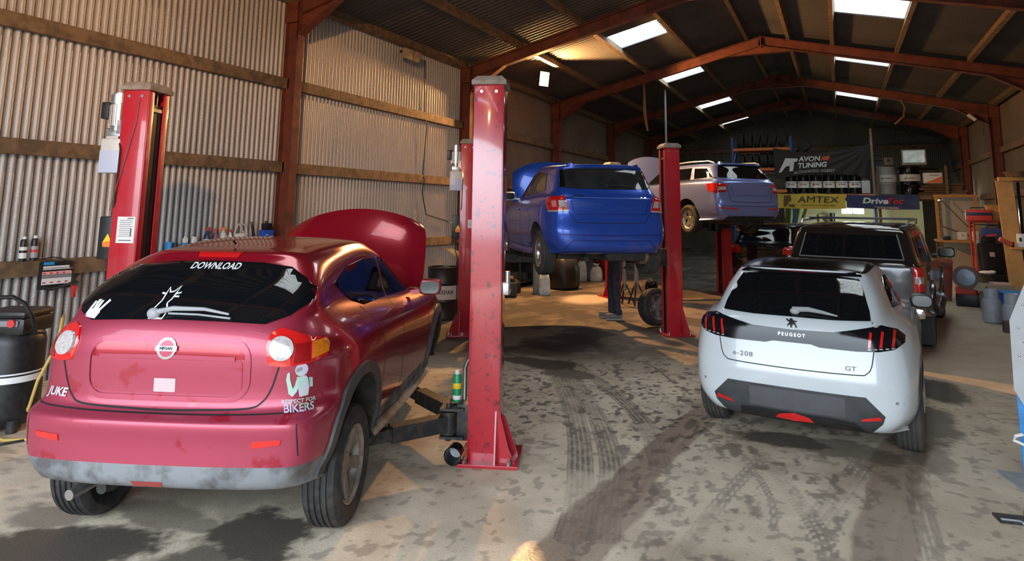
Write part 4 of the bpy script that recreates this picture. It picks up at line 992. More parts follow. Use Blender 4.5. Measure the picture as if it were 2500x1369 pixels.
c.seams('tailgate_handle', [(0, [(-.50,.985),(.50,.975)])], wd=.014, off=.006, m=mat('blue_highlight_line',(.10,.18,.6),.2,metal=.3))
c.seams('door_gap', [(90, [(.36,.5),(.42,.75),(.36,1.03)]), (90, [(1.05,.30),(1.06,1.02)]), (90, [(1.95,.32),(1.98,.95)]), (90, [(.42,.30),(1.95,.30)])], wd=.007)
for y in (.62, 1.25):
    mb = MB()
    for sg in (-1, 1): mb.box((sg*.865, y, .83), (.025,.17,.028), bev=.008)
    mb.build('door_handle', P_blue, c.root)
c.patch('windscreen', [(-.53,1.0),(.53,1.0),(.45,1.33),(-.45,1.33)], M_glass, dr=180, off=.005, res=.06)
c.patch('front_grille', [(-.40,.6),(.40,.6),(.38,.8),(-.38,.8)], M_black, dr=180, off=.006, res=.08)
for sg in (-1, 1): c.patch('headlamp', [(.45,.64),(.68,.64),(.68,.78),(.45,.76)], M_lenswhite, dr=180, off=.006, flip=sg < 0, res=.06)
c.patch('engine_bay', [(-.55,2.45),(.55,2.45),(.5,3.0),(-.5,3.0)], M_darkmetal, dr='top', off=.004, res=.12)
hood(c, 2.2, .97, .74, .86, 58, P_blue, M_black)
mb = MB(); a0 = c.hit(0, .22, 'top')[0]; mb.cyl(a0, a0+V((0,-.02,.03)), .018, .012, 10); mb.cyl(a0+V((0,-.02,.03)), a0+V((0,-.17,.22)), .004, n=6); mb.build('roof_aerial', M_black, c.root)
mb = MB(); p0 = c.hit(.30, .35, 'top')[0]; mb.cyl(p0+V((0,0,-.005)), p0+V((0,0,.025)), .10, .09, 20); o = mb.build('roof_dish', M_card, c.root)
SILV = mat('silver_alloy', (.62,.61,.58), .3, metal=.85, noise=.3, nscale=12)
for y in (0, 2.455):
    for sg in (-1, 1): wheel(c, (sg*.735, y, .255), sg, .300, .20, .20, 5, SILV, M_rubberdust)
mb = MB(); mb.box((0,1.2,.235), (1.25,2.9,.11), bev=.03); mb.cyl((-.66,0,.22), (.66,0,.22), .05, n=12); mb.box((.25,-.35,.24), (.55,.30,.14), bev=.04); mb.cyl((-.3,-.5,.2), (-.25,2.2,.2), .032, n=10); mb.build('underbody', M_underbody, c.root)
mb = MB(); mb.cyl((.70,-.15,.22), (.55,-.15,.24), .13, n=24); mb.build('rear_brake_drum', M_steel, c.root)

# ------------------------------------------------------------------ silver-blue estate on the third lift
P_est = paint('silver_blue_paint', (.20,.26,.56), metal=.45, rough=.28, dust=(.30,.32,.5), damt=.35, dz0=.2, dz1=.7)
ER = [
 (-.85,.62,.25,.24,.24,(0,.70,.20),(1.3,.74,.18),(2.65,.70,.20),(3.3,.6,.22)),
 (-1.02,.74,.26,.28,.28,(0,.84,.25),(1.3,.85,.22),(2.65,.84,.24),(3.5,.72,.24)),
 (-1.06,.82,.28,.40,.40,(0,.89,.40),(1.3,.88,.36),(2.65,.89,.40),(3.57,.78,.40)),
 (-1.07,.845,.30,.52,.52,(0,.902,.54),(1.3,.895,.50),(2.65,.90,.52),(3.58,.80,.54)),
 (-1.06,.85,.30,.60,.60,(0,.905,.62),(1.3,.90,.60),(2.65,.905,.62),(3.57,.80,.64)),
 (-1.03,.845,.29,.70,.70,(0,.907,.72),(1.3,.905,.70),(2.65,.90,.72),(3.52,.78,.74)),
 (-1.015,.835,.28,.86,.86,(0,.895,.87),(1.3,.895,.85),(2.6,.87,.84),(3.4,.72,.82)),
 (-1.0,.82,.28,1.0,1.0,(0,.87,1.01),(1.3,.88,.97),(2.5,.82,.93),(3.1,.66,.90)),
 (-.97,.795,.28,1.06,1.06,(0,.83,1.06),(1.3,.84,1.02),(2.3,.78,.96),(2.6,.62,.95,.2)),
 (-.92,.745,.28,1.11,1.11,(0,.77,1.11),(1.2,.785,1.06),(2.0,.72,1.0),(2.25,.60,1.0,.2)),
 (-.82,.69,.26,1.26,1.26,(0,.72,1.26),(1.1,.73,1.22),(1.7,.67,1.17),(1.95,.56,1.17,.2)),
 (-.72,.63,.24,1.41,1.39,(0,.66,1.40),(1.0,.665,1.37),(1.42,.62,1.32),(1.62,.5,1.33,.2)),
 (-.75,.57,.20,1.455,1.43,(0,.60,1.45),(.9,.60,1.44),(1.25,.56,1.41),(1.45,.46,1.40,.2)),
 (-.62,.38,.14,1.46,1.45,(0,.40,1.468),(.8,.41,1.47),(1.1,.40,1.45),(1.28,.32,1.43,.15)),
]
est = Car('estate_car', (-2.38, 15.29, 1.457), 47.3, 'silver-blue estate car raised on the third lift behind the blue hatchback', 'car', ER, [P_est], [0]*14, arches=[(0,.33,.37,.58),(2.686,.33,.37,.55)], names=['body'])
c = est
gw = [(0,1.12),(.50,1.125),(.66,1.14),(.60,1.28),(.54,1.395),(.40,1.41),(0,1.415)]; gw = gw + [(-x, z) for x, z in gw[-2:0:-1]]
c.patch('rear_window', gw, M_glass, off=.006)
c.patch('roof_spoiler', [(-.52,1.42),(.52,1.42),(.50,1.445),(-.50,1.445)], P_est, off=.04, depth=.06)
for fl_ in (False, True):
    t = c.patch('tail_lamp', [(0.030,.84),(0.270,.80),(0.390,.86),(0.400,1.0),(0.170,1.01),(0.030,.985)], M_lensred, dr=30, off=.012, flip=fl_)
    c.patch('reversing_lens', [(0.040,.875),(0.190,.86),(0.200,.93),(0.050,.945)], M_lenswhite, dr=30, off=.018, flip=fl_, parent=t)
    c.patch('inner_lens', [(0.040,.845),(0.250,.808),(0.330,.85),(0.070,.872)], M_lensdk, dr=30, off=.018, flip=fl_, parent=t)
    c.patch('bumper_reflector', [(.40,.475),(.78,.49),(.78,.515),(.40,.50)], M_lensred, dr=0, off=.006, flip=fl_)
    c.patch('quarter_window', [(-.70,1.14),(-.12,1.12),(-.05,1.355),(-.45,1.34)], M_glass, dr=90, off=.005, flip=fl_)
    c.patch('rear_side_window', [(.02,1.115),(1.0,1.085),(1.0,1.36),(.05,1.37)], M_glass, dr=90, off=.005, flip=fl_)
    c.patch('front_side_window', [(1.08,1.08),(1.95,1.03),(1.6,1.22),(1.32,1.33),(1.08,1.355)], M_glass, dr=90, off=.005, flip=fl_)
    c.seams('window_trim', [(-90 if fl_ else 90, [((1 if not fl_ else -1)*y, z) for y, z in ((-.78,1.125),(-.12,1.10),(1.0,1.065),(1.97,1.012))])], wd=.02, off=.006, m=M_chrome, both=False)
    mirror_unit(c, (-.97 if fl_ else .97, 1.75, 1.06), -1 if fl_ else 1, P_est)
    sg = -1 if fl_ else 1
    mb = MB(); mb.tube([(sg*.60,-.62,1.455),(sg*.615,-.45,1.50),(sg*.63,.2,1.515),(sg*.63,1.0,1.49),(sg*.60,1.3,1.42)], .016, 8); mb.build('roof_rail', mat('matt_silver_rail',(.55,.55,.56),.35,metal=.7), c.root)
c.seams('tailgate_gap', [(0, [(-.60,.99),(-.55,.80),(-.52,.66),(-.45,.63),(0,.62),(.45,.63),(.52,.66),(.55,.80),(.60,.99)])], wd=.010)
c.seams('bumper_crease', [(0, [(-.72,.545),(0,.54),(.72,.545)])], wd=.016, off=.003, m=mat('blue_shade_line2',(.05,.09,.26),.4))
c.text('model_name', 'OCTAVIA', .045, (.48,.985), M_chrome, off=.004, bold=.02)
c.seams('plate_surround', [(0, [(-.50,.94),(-.46,.76),(.46,.76),(.50,.94)])], wd=.012, off=.003, m=mat('blue_shade_line2',(.05,.09,.26),.4))
c.seams('door_gap', [(90, [(.36,.5),(.42,.75),(.30,1.05)]), (90, [(1.04,.30),(1.05,1.05)]), (90, [(2.05,.32),(2.08,.95)]), (90, [(.42,.30),(2.05,.30)])], wd=.008)
c.patch('lower_valance', [(-.66,.26),(.66,.26),(.60,.335),(-.60,.335)], M_black, off=.008)
c.patch('windscreen', [(-.55,1.03),(.55,1.03),(.46,1.35),(-.46,1.35)], M_glass, dr=180, off=.005, res=.06)
c.patch('front_grille', [(-.40,.6),(.40,.6),(.38,.8),(-.38,.8)], M_black, dr=180, off=.006, res=.08)
for sg in (-1, 1): c.patch('headlamp', [(.45,.68),(.72,.68),(.70,.80),(.45,.78)], M_lenswhite, dr=180, off=.006, flip=sg < 0, res=.06)
c.patch('engine_bay', [(-.55,2.6),(.55,2.6),(.5,3.2),(-.5,3.2)], M_darkmetal, dr='top', off=.004, res=.12)
hood(c, 2.3, 1.0, .76, 1.0, 60, P_est, M_black)
for y in (0, 2.686):
    for sg in (-1, 1): wheel(c, (sg*.775, y, .25), sg, .318, .205, .205, 5, SILV, M_rubber)
mb = MB(); mb.box((0,1.2,.235), (1.3,3.2,.11), bev=.03); mb.cyl((-.7,0,.22), (.7,0,.22), .05, n=12); mb.box((.2,-.55,.22), (.75,.35,.16), bev=.05); mb.cyl((-.3,-.8,.2), (-.25,2.2,.2), .035, n=10); mb.build('underbody', M_underbody, c.root)

# ------------------------------------------------------------------ dark grey pickup with a hardtop, beyond the white hatchback
P_pick = paint('dark_grey_paint', (.085,.085,.09), metal=.45, rough=.22, dust=(.20,.19,.18), damt=.35, dz0=.3, dz1=1.1)
P_top = mat('gloss_brown_black', (.018,.013,.011), .10, coat=.8)
PR = [
 (-.95,.72,.15,.50,.50,(0,.80,.42),(1.6,.82,.36),(3.2,.80,.38),(3.8,.7,.38)),
 (-1.05,.84,.12,.56,.56,(0,.90,.52),(1.6,.905,.44),(3.2,.90,.46),(4.0,.80,.46)),
 (-1.05,.88,.11,.72,.72,(0,.925,.72),(1.6,.915,.66),(3.2,.925,.70),(4.05,.84,.66)),
 (-1.045,.89,.11,.90,.90,(0,.93,.90),(1.6,.92,.86),(3.2,.93,.90),(4.06,.84,.88)),
 (-1.04,.88,.11,1.06,1.06,(0,.92,1.06),(1.6,.915,1.02),(3.2,.91,1.02),(3.95,.82,1.02)),
 (-1.03,.865,.11,1.165,1.165,(0,.90,1.165),(1.6,.90,1.13),(2.95,.86,1.09),(3.6,.76,1.07)),
 (-1.0,.83,.11,1.20,1.20,(0,.865,1.20),(1.5,.875,1.17),(2.55,.81,1.12),(2.85,.70,1.12,.2)),
 (-.93,.79,.11,1.36,1.36,(0,.82,1.36),(1.4,.83,1.33),(2.2,.76,1.30),(2.5,.64,1.30,.2)),
 (-.84,.74,.12,1.58,1.57,(0,.765,1.58),(1.3,.765,1.58),(1.85,.70,1.54),(2.1,.58,1.54,.2)),
 (-.78,.68,.12,1.68,1.66,(0,.70,1.69),(1.2,.70,1.70),(1.65,.64,1.66),(1.88,.52,1.65,.2)),
 (-.62,.44,.10,1.715,1.70,(0,.46,1.725),(1.0,.46,1.735),(1.4,.44,1.70),(1.6,.36,1.685,.15)),
]
pick = Car('pickup_truck', (.244, 11.636, 0), -8.7, 'dark grey pickup truck with a glazed hardtop, parked ahead of the white hatchback', 'truck', PR, [P_pick, P_top], [0,0,0,0,0,1,1,1,1,1,1], arches=[(0,.40,.45,.55),(3.2,.40,.45,.55)], names=['body','hardtop'])
c = pick
c.patch('rear_window', [(-.66,1.26),(.66,1.26),(.58,1.575),(-.58,1.575)], M_glass, off=.008)
c.seams('window_trim', [(0, [(-.67,1.25),(.67,1.25)]), (0, [(.67,1.25),(.59,1.59)]), (0, [(-.67,1.25),(-.59,1.59)])], wd=.018, off=.012, m=mat('dull_trim',(.25,.25,.26),.3,metal=.6))
c.seams('tailgate_gap', [(0, [(-.74,1.15),(-.735,.68),(.735,.68),(.74,1.15)]), (0, [(-.74,1.165),(.74,1.165)])], wd=.012)
c.patch('tailgate_handle', rrect(-.14,1.02,.14,1.09,.02), M_black, off=.008)
for fl_ in (False, True):
    t = c.patch('tail_lamp', [(0.620,.84),(0.740,.86),(0.755,1.0),(0.735,1.16),(0.620,1.16)], M_lensred, dr=8, off=.012, flip=fl_)
    c.patch('reversing_lens', [(0.640,.95),(0.725,.95),(0.730,1.045),(0.640,1.045)], M_lenswhite, dr=8, off=.018, flip=fl_, parent=t)
    c.patch('hardtop_side_window', [(-.72,1.28),(.55,1.27),(.55,1.55),(-.60,1.55)], M_glass, dr=90, off=.006, flip=fl_)
    c.patch('rear_side_window', [(.72,1.25),(1.35,1.24),(1.30,1.57),(.72,1.57)], M_glass, dr=90, off=.006, flip=fl_)
    c.patch('front_side_window', [(1.43,1.24),(2.35,1.19),(2.05,1.42),(1.72,1.56),(1.42,1.57)], M_glass, dr=90, off=.006, flip=fl_)
    a0 = [(.53*math.cos(t), .40+.53*math.sin(t)) for t in np.linspace(-.05, PI+.05, 26)]; a1 = [(.452*math.cos(t), .40+.452*math.sin(t)) for t in np.linspace(PI+.05, -.05, 26)]
    c.patch('wheel_arch_trim', a0+a1, P_pick, dr=90, off=.03, depth=.06, flip=fl_, res=.05)
    c.patch('wheel_arch_trim', [(x+3.2, z) for x, z in a0+a1], P_pick, dr=90, off=.03, depth=.06, flip=fl_, res=.05)
    sg = -1 if fl_ else 1
    mirror_unit(c, (sg*1.06, 2.15, 1.24), sg, M_black, s=1.25)
    mb = MB(); mb.box((sg*.80,-.50,.30), (.30,.02,.42), bev=.006); mb.build('mud_flap', mat('mud_flap_rubber',(.045,.05,.055),.7), c.root)
    mb = MB(); mb.tube([(sg*.70,-.55,1.72),(sg*.71,-.45,1.775),(sg*.71,1.2,1.80),(sg*.68,1.5,1.72)], .018, 8); mb.build('roof_rail', mat('matt_silver_rail',(.55,.55,.56),.35,metal=.7), c.root)
    mb = MB(); mb.tube([(sg*.90,.55,.42),(sg*.96,.7,.40),(sg*.96,2.4,.40),(sg*.90,2.55,.42)], .045, 10); mb.build('side_step', M_black, c.root)
mb = MB(); mb.use(M_chrome); 
for sg in (-1, 1): mb.box((sg*.66,-1.13,.585), (.46,.16,.15), bev=.05)
mb.use(M_black); mb.box((0,-1.12,.57), (.90,.13,.12), bev=.02)
mb.build('rear_bumper', None, c.root)
mb = MB()
for y in (.1, .9): mb.box((0, y, 1.805), (1.42,.05,.03), bev=.008)
mb.build('roof_bar', M_black, c.root)
c.seams('door_gap', [(90, [(.62,.48),(.64,1.16)]), (90, [(1.40,.44),(1.42,1.2)]), (90, [(2.4,.44),(2.42,1.12)])], wd=.010)
c.patch('windscreen', [(-.60,1.13),(.60,1.13),(.5,1.58),(-.5,1.58)], M_glass, dr=180, off=.005, res=.08)
c.patch('front_grille', [(-.45,.7),(.45,.7),(.45,.98),(-.45,.98)], M_chrome, dr=180, off=.006, res=.1)
for sg in (-1, 1): c.patch('headlamp', [(.5,.75),(.78,.75),(.76,.98),(.5,.98)], M_lenswhite, dr=180, off=.006, flip=sg < 0, res=.08)
for y in (0, 3.2):
    for sg in (-1, 1): wheel(c, (sg*.80, y, .382), sg, .382, .25, .23, 6, AL, M_rubber)
mb = MB(); mb.box((0,1.5,.42), (1.2,4.4,.16), bev=.03); mb.cyl((-.7,0,.38), (.7,0,.38), .07, n=12); mb.build('underbody', M_underbody, c.root)

# ------------------------------------------------------------------ black hatchback in the gloom between the estate and the pickup
P_blk = paint('black_paint', (.008,.008,.009), metal=.1, rough=.2, dust=(.06,.055,.05), damt=.35, dz0=.2, dz1=.9)
black = Car('hatchback_car', (-1.53, 17.4, 0), -16, 'black car with red tail lamps standing in the dark left of the pickup', 'car', [tuple((q[0], q[1]*1.02, *q[2:]) if isinstance(q, tuple) and False else q for q in r) for r in FRR], [P_blk], [0]*14, arches=[(0,.31,.355,.55),(2.455,.31,.355,.52)], names=['body'])
c = black; c.root.scale = (1.06, 1.06, 1.10)
gw = [(0,1.095),(.45,1.10),(.60,1.115),(.575,1.25),(.545,1.36),(.40,1.378),(0,1.385)]; gw = gw + [(-x, z) for x, z in gw[-2:0:-1]]
c.patch('rear_window', gw, M_glass, off=.006)
for fl_ in (False, True):
    t = c.patch('tail_lamp', [(0.300,.83),(0.600,.81),(0.675,.88),(0.650,.99),(0.450,1.0),(0.310,.96)], M_lensred, dr=15, off=.012, flip=fl_)
    c.patch('reversing_lens', [(0.470,.93),(0.570,.93),(0.570,.965),(0.470,.965)], M_lenswhite, dr=15, off=.018, flip=fl_, parent=t)
    c.patch('side_window', [(.02,1.09),(.35,1.06),(1.75,1.02),(1.40,1.27),(1.02,1.35),(.60,1.365),(.20,1.33)], M_glass, dr=90, off=.005, flip=fl_)
    mirror_unit(c, (-.93 if fl_ else .93, 1.62, 1.03), -1 if fl_ else 1, P_blk)
c.seams('tailgate_gap', [(0, [(-.57,.81),(-.47,.68),(0,.66),(.47,.68),(.57,.81)])], wd=.009, m=M_greyink)
c.patch('windscreen', [(-.53,1.0),(.53,1.0),(.45,1.33),(-.45,1.33)], M_glass, dr=180, off=.005, res=.08)
for y in (0, 2.455):
    for sg in (-1, 1): wheel(c, (sg*.735, y, .288), sg, .300, .20, .20, 5, AL, M_rubber)
# ------------------------------------------------------------------ two-post lifts
def warn_tri(mb, M, s):
    mb.use(M_yellow); mb.prism([(-.5*s,0),(.5*s,0),(0,.9*s)], .002, M); mb.use(M_orangeink); mb.prism([(-.42*s,-.42*s),(.42*s,-.42*s),(.5*s,-.02*s),(.1*s,.16*s),(-.5*s,.02*s)], .003, M @ Matrix.Translation((0,0,.001)))
def lift_post(loc, ang, inn, label, car, pads, zc, unit=False, paper=False, scuff=False, box=False, lever=False, can=False, tip=False, cable=False, arms=True, zp=None):
    # inn = +1 when the open side of the column faces local +x
    a = math.radians(ang); root = thing('lift_post', loc, a, label, 'car lift', 'red two-post lift columns')
    hx, hy, hz = .115, .14, 2.88; t = .012; mr = M_redscuff if scuff else M_red
    mb = MB()
    mb.box((-inn*hx, 0, hz/2), (t, 2*hy, hz), bev=.003)
    for sg in (-1, 1):
        mb.box((0, sg*hy, hz/2), (2*hx, t, hz), bev=.003); mb.box((inn*hx, sg*(hy-.035), hz/2), (t, .07, hz), bev=.002)
    mb.build('column', mr, root)
    mb = MB(); mb.box((inn*.0, 0, hz/2-.06), (.205, .255, hz-.12)); mb.build('inner_slide', mat('black_slide',(.008,.007,.009),.35), root)
    mb = MB(); pz = [(-.14,-.17),(.14,-.17),(.14,.17),(-.14,.17)]
    vs = [(x, y, hz-.005) for x, y in pz] + [(x, y, hz+.03) for x, y in pz] + [(x*.72, y*.76, hz+.072) for x, y in pz]
    fs = [(3,2,1,0),(8,9,10,11)] + [(i+4*k, (i+1) % 4+4*k, (i+1) % 4+4*k+4, i+4*k+4) for k in (0, 1) for i in range(4)]
    mb.add(vs, fs); mb.build('top_cap', M_cap, root, smooth=False)
    mb = MB()
    for sg in (-1, 1):
        for q in (-.06, .06): mb.cyl((q, sg*(hy+.004), hz-.06), (q, sg*(hy+.014), hz-.06), .014, n=8)
    mb.build('cap_bolts', M_steel, root)
    mb = MB(); mb.box((-inn*.04, 0, .012), (.46, .46, .022), bev=.003)
    for sg in (-1, 1):
        mb.add([(-inn*.10, sg*.15, .02), (-inn*.10, sg*.225, .02), (-inn*.10, sg*.15, .38), (-inn*.088, sg*.15, .02), (-inn*.088, sg*.225, .02), (-inn*.088, sg*.15, .38)], [(0,1,2),(3,5,4),(0,3,4,1),(1,4,5,2),(2,5,3,0)])
    mb.add([(-inn*.12,-.012,.02),(-inn*.255,-.012,.02),(-inn*.15,-.012,.30),(-inn*.12,-.012,.32),(-inn*.12,.012,.02),(-inn*.255,.012,.02),(-inn*.15,.012,.30),(-inn*.12,.012,.32)], [(0,1,2,3),(7,6,5,4),(0,4,5,1),(1,5,6,2),(2,6,7,3),(3,7,4,0)])
    mb.add([(-inn*.10,-.15,.02),(-inn*.24,-.165,.02),(-inn*.19,-.165,.13),(-inn*.115,-.15,.40),(-inn*.10,-.138,.02),(-inn*.24,-.153,.02),(-inn*.19,-.153,.13),(-inn*.115,-.138,.40)], [(0,1,2,3),(7,6,5,4),(0,4,5,1),(1,5,6,2),(2,6,7,3),(3,7,4,0)])
    mb.build('base_plate', M_red, root)
    mb = MB()
    for x, y in ((-inn*.20,-.20),(-inn*.20,.20),(inn*.13,-.20),(inn*.13,.20)): mb.cyl((x, y, .02), (x, y, .045), .018, n=6); mb.cyl((x, y, .04), (x, y, .07), .010, n=8)
    mb.build('anchor_bolts', M_steel, root)
    mb = MB()
    for q in (-.03, .03): mb.cyl((inn*.08, q, hz-.16), (inn*.08, q, hz-.02), .008, n=8)
    mb.box((inn*.09, 0, hz-.17), (.05, .12, .03)); mb.build('chain_anchor', M_steel, root)
    # carriage and swing arms
    if arms:
        mb = MB(); cx = inn*.16
        mb.box((cx, 0, zc), (.10, .24, .26), bev=.008); mb.box((inn*.24, 0, zc+.10), (.18, .34, .018)); mb.box((inn*.24, 0, zc-.10), (.18, .34, .018))
        for sg in (-1, 1): mb.cyl((inn*.27, sg*.12, zc-.13), (inn*.27, sg*.12, zc+.14), .022, n=12)
        mb.build('carriage', M_darkmetal, root)
        Mi = Matrix.Rotation(-a, 4, 'Z') @ Matrix.Translation(-V(loc)); Mc = car.root.matrix_basis
        for sg, pd in zip((-1, 1), pads):
            q = Mi @ (Matrix.Translation(car.root.location) @ Matrix.Rotation(car.root.rotation_euler.z, 4, 'Z') @ V((*pd, 0))); zpd = zp if zp else q.z
            p0 = V((inn*.27, sg*.12, zc)); p1 = V((q.x, q.y, zc-.015)); d = (p1-p0)
            mb = MB(); mb.bar(p0, p0+d*.62, .10, .11); mb.bar(p0+d*.5, p1, .075, .08); mb.cyl(p0+V((0,0,-.08)), p0+V((0,0,.08)), .06, n=16)
            am = mb.build('swing_arm', M_darkmetal, root)
            mb = MB(); mb.cyl(p1+V((0,0,-.06)), (p1.x, p1.y, zpd-.015), .035, n=14); mb.cyl((p1.x, p1.y, zpd-.02), (p1.x, p1.y, zpd), .062, n=18); mb.build('lift_pad', M_darkmetal, am)
    if unit:
        ux = -inn*.195; uy = -.07
        mb = MB(); mb.use(M_alu)
        mb.cyl((ux, uy, 2.56), (ux, uy, 2.76), .068, n=20); mb.cyl((ux, uy, 2.76), (ux, uy, 2.84), .078, n=20); mb.cyl((ux, uy, 2.84), (ux, uy, 2.855), .06, n=20)
        for k in range(14):
            t_ = 2*PI*k/14; mb.bar((ux+.068*math.cos(t_), uy+.068*math.sin(t_), 2.57), (ux+.068*math.cos(t_), uy+.068*math.sin(t_), 2.75), .006, .022, up=(math.cos(t_), math.sin(t_), 0))
        mb.cyl((ux, uy, 2.50), (ux, uy, 2.56), .05, n=16); mb.box((ux, uy, 2.49), (.13, .12, .06), bev=.01)
        mb.cyl((ux+.06, uy-.02, 2.53), (ux-.09, uy-.02, 2.53), .014, n=8)
        mb.use(M_black); mb.box((ux-inn*.105, uy, 2.70), (.07, .10, .15), bev=.01)
        mb.build('hydraulic_motor', None, root)
        mb = MB(); pr = [(.03,0),(.085,.0),(.088,.02),(.088,.30),(.05,.345),(.04,.36),(0,.36)]
        mb.box((ux, uy, 2.30), (.185, .16, .30), bev=.02); mb.box((ux, uy, 2.465), (.13, .12, .04), bev=.012)
        tk = mb.build('oil_tank', M_poly, root)
        mb = MB(); mb.box((ux, uy, 2.25), (.188, .163, .20), bev=.012); mb.build('oil_level', M_fluid, tk)
        mb = MB(); mb.box((-inn*.135, uy, 2.55), (.06, .12, .12)); mb.build('motor_bracket', M_steel, root)
        mb = MB(); mb.tube([(ux+inn*.05, uy-.05, 2.48), (-inn*.09, -.16, 2.35), (-inn*.10, -.15, 1.9), (-inn*.125, -.12, 1.75)], .007, 6); mb.build('hydraulic_hose', M_black, root)
    if box:
        bx = -inn*.175
        mb = MB(); mb.box((bx, -.06, 1.60), (.12, .15, .36), bev=.012); bo = mb.build('control_box', M_black, root)
        mb = MB(); M0 = facing((bx+inn*.03, -.137, 1.56), (1,0,0)); warn_tri(mb, M0, .085); mb.build('warning_label', None, bo)
        mb = MB(); mb.cyl((bx-inn*.058, -.06, 1.72), (bx-inn*.078, -.06, 1.72), .016, n=12); mb.build('stop_button', M_orangeink, bo)
        mb = MB(); mb.cyl((bx-inn*.058, -.06, 1.67), (bx-inn*.075, -.06, 1.67), .014, n=12); mb.build('start_button', mat('pale_button',(.6,.85,.7),.4), bo)
        mb = MB(); mb.tube([(bx, -.06, 1.42), (bx-inn*.0, -.06, 1.25), (-inn*.13, -.03, 1.1), (-inn*.14, -.02, .1)], .008, 6); mb.build('control_cable', M_black, bo)
    if paper:
        cx_, z0, w_, h_ = paper
        mb = MB().use(M_paper); mb.box((cx_, -hy-.008, z0), (w_, .003, h_)); mb.use(M_greyink)
        rr = random.Random(3)
        for k in range(9): mb.box((cx_-.005*rr.random(), -hy-.0105, z0+h_*.36-h_*.075*k), (w_*(.62+.2*rr.random()), .001, h_*.022))
        mb.use(M_ink); mb.box((cx_+w_*.22, -hy-.0105, z0+h_*.435), (w_*.35, .001, h_*.03)); mb.box((cx_-w_*.0, -hy-.0105, z0-h_*.40), (w_*.7, .001, h_*.028)); mb.box((cx_+w_*.3, -hy-.0105, z0-h_*.1), (w_*.06, .001, h_*.3))
        if h_ < .18: mb.use(M_redink); mb.box((cx_+w_*.25, -hy-.0108, z0+h_*.1), (w_*.22, .001, h_*.1)); mb.use(M_ink); mb.box((cx_-w_*.05, -hy-.0108, z0-h_*.05), (w_*.3, .001, h_*.05), rot=(0,-.6,0))
        mb.build('instruction_sheet', None, root, smooth=False)
    if lever:
        mb = MB(); mb.box((-inn*.15, -.06, 1.27), (.05, .10, .09), bev=.008); mb.cyl((-inn*.16, -.06, 1.28), (-inn*.16, -.06, 1.40), .022, n=12); mb.build('lock_release', M_alu, root)
    if cable:
        mb = MB(); mb.tube([(.04, -hy-.012, hz-.08), (.025, -hy-.014, hz-.3), (-inn*.10, -hy-.02, 2.0), (-inn*.14, -hy-.015, 1.83)], .004, 6); mb.build('release_cable', M_steel, root)
    return root
jp = [(.66,.55), (.66,2.0)]; jm = [(-x, y) for x, y in jp]
lift_post((-5.50, 3.72, 0), 21, 1, 'red lift post with motor and oil tank behind the left side of the red crossover', juke, jm, .28, unit=True, paper=(.02, 1.67, .16, .22), box=True, cable=True, zp=.34)
n1 = lift_post((-2.53, 4.70, 0), 21, -1, 'tall scuffed red lift post at the aisle, just right of the red crossover', juke, jp, .28, scuff=True, lever=True, zp=.34)
lift_post((-5.155, 8.86, 0), 33, 1, 'red lift post with motor half hidden behind the nearest scuffed post', blue, jm, 1.17, unit=True, paper=(.045, 1.65, .085, .125), box=True)
lift_post((-2.40, 10.50, 0), 33, -1, 'red lift post standing right of the blue hatchback, beside a loose wheel', blue, jp, 1.17)
ep = [(.68,.55), (.68,2.1)]
lift_post((-2.47, 16.2, 0), 47, -1, 'dark red lift post under the tail of the silver-blue estate', est, ep, 1.55)
lift_post((-4.55, 14.25, 0), 47, 1, 'red lift post whose foot shows below the blue hatchback', est, [(-x, y) for x, y in ep], 1.55)
# ------------------------------------------------------------------ things along the left wall
ORD = ['first','second','third','fourth','fifth','sixth','seventh','eighth']
GT = GZ[0] + .084; WX = XL + .075
def can_thing(y, r, h, label, cols, cap, cat='can', name='spray_can', x=WX, z=GT, capm=None, group=None):
    o = thing(name, (x, y, z), 0, label, cat, group)
    mb = MB()
    mb.use(cols[0]); mb.lathe([(0,0),(r*.96,0),(r,.008),(r,h*.83),(r*.85,h*.87),(r*.55,h*.89),(0,h*.89)], 24)
    mb.build('can_body', None, o)
    if len(cols) > 1:
        mb = MB().use(cols[1]); mb.lathe([(r+.0008,h*.12),(r+.0012,h*.121),(r+.0012,h*.58),(r+.0008,h*.581)], 24, close=False)
        if len(cols) > 2: mb.use(cols[2]); mb.lathe([(r+.0018,h*.34),(r+.002,h*.341),(r+.002,h*.44),(r+.0018,h*.441)], 24, close=False)
        mb.build('printed_label', None, o)
    mb = MB(); mb.lathe([(0,h*.84),(r*.75,h*.84),(r*.78,h*.86),(r*.74,h*.98),(r*.6,h),(0,h)] if cap > .5 else [(0,h*.87),(r*.5,h*.87),(r*.5,h*.96),(r*.35,h),(0,h)], 20); mb.build('cap', capm or M_white, o)
    return o
can_thing(3.97, .034, .255, 'black spray can with a white stripe, left of the pair on the lowest rail', [M_black, M_white, M_black], .2)
can_thing(4.075, .034, .262, 'black and silver spray can, right of the pair on the lowest rail', [M_black, M_greysteel, M_redink], .2)
can_thing(5.87, .033, .20, 'white and blue spray can on the wall rail above the red roof', [M_white, M_cyan, M_white], .2)
can_thing(6.00, .040, .19, 'plain white tub with ribbed lid beside the white and blue spray can', [M_white], .9, cat='tub', name='plastic_tub')
o = thing('plastic_cup', (WX, 5.66, GT), 0, 'bright blue cut-open cup at the left end of the rail clutter', 'cup')
mb = MB(); mb.lathe([(0,0),(.045,0),(.052,.004),(.058,.13),(.055,.13),(.048,.01),(0,.01)], 24); mb.build('cup_wall', M_cyan, o)
mb = MB(); mb.box((.056,.0,.07), (.008,.035,.10)); mb.build('side_slot', M_ink, o)
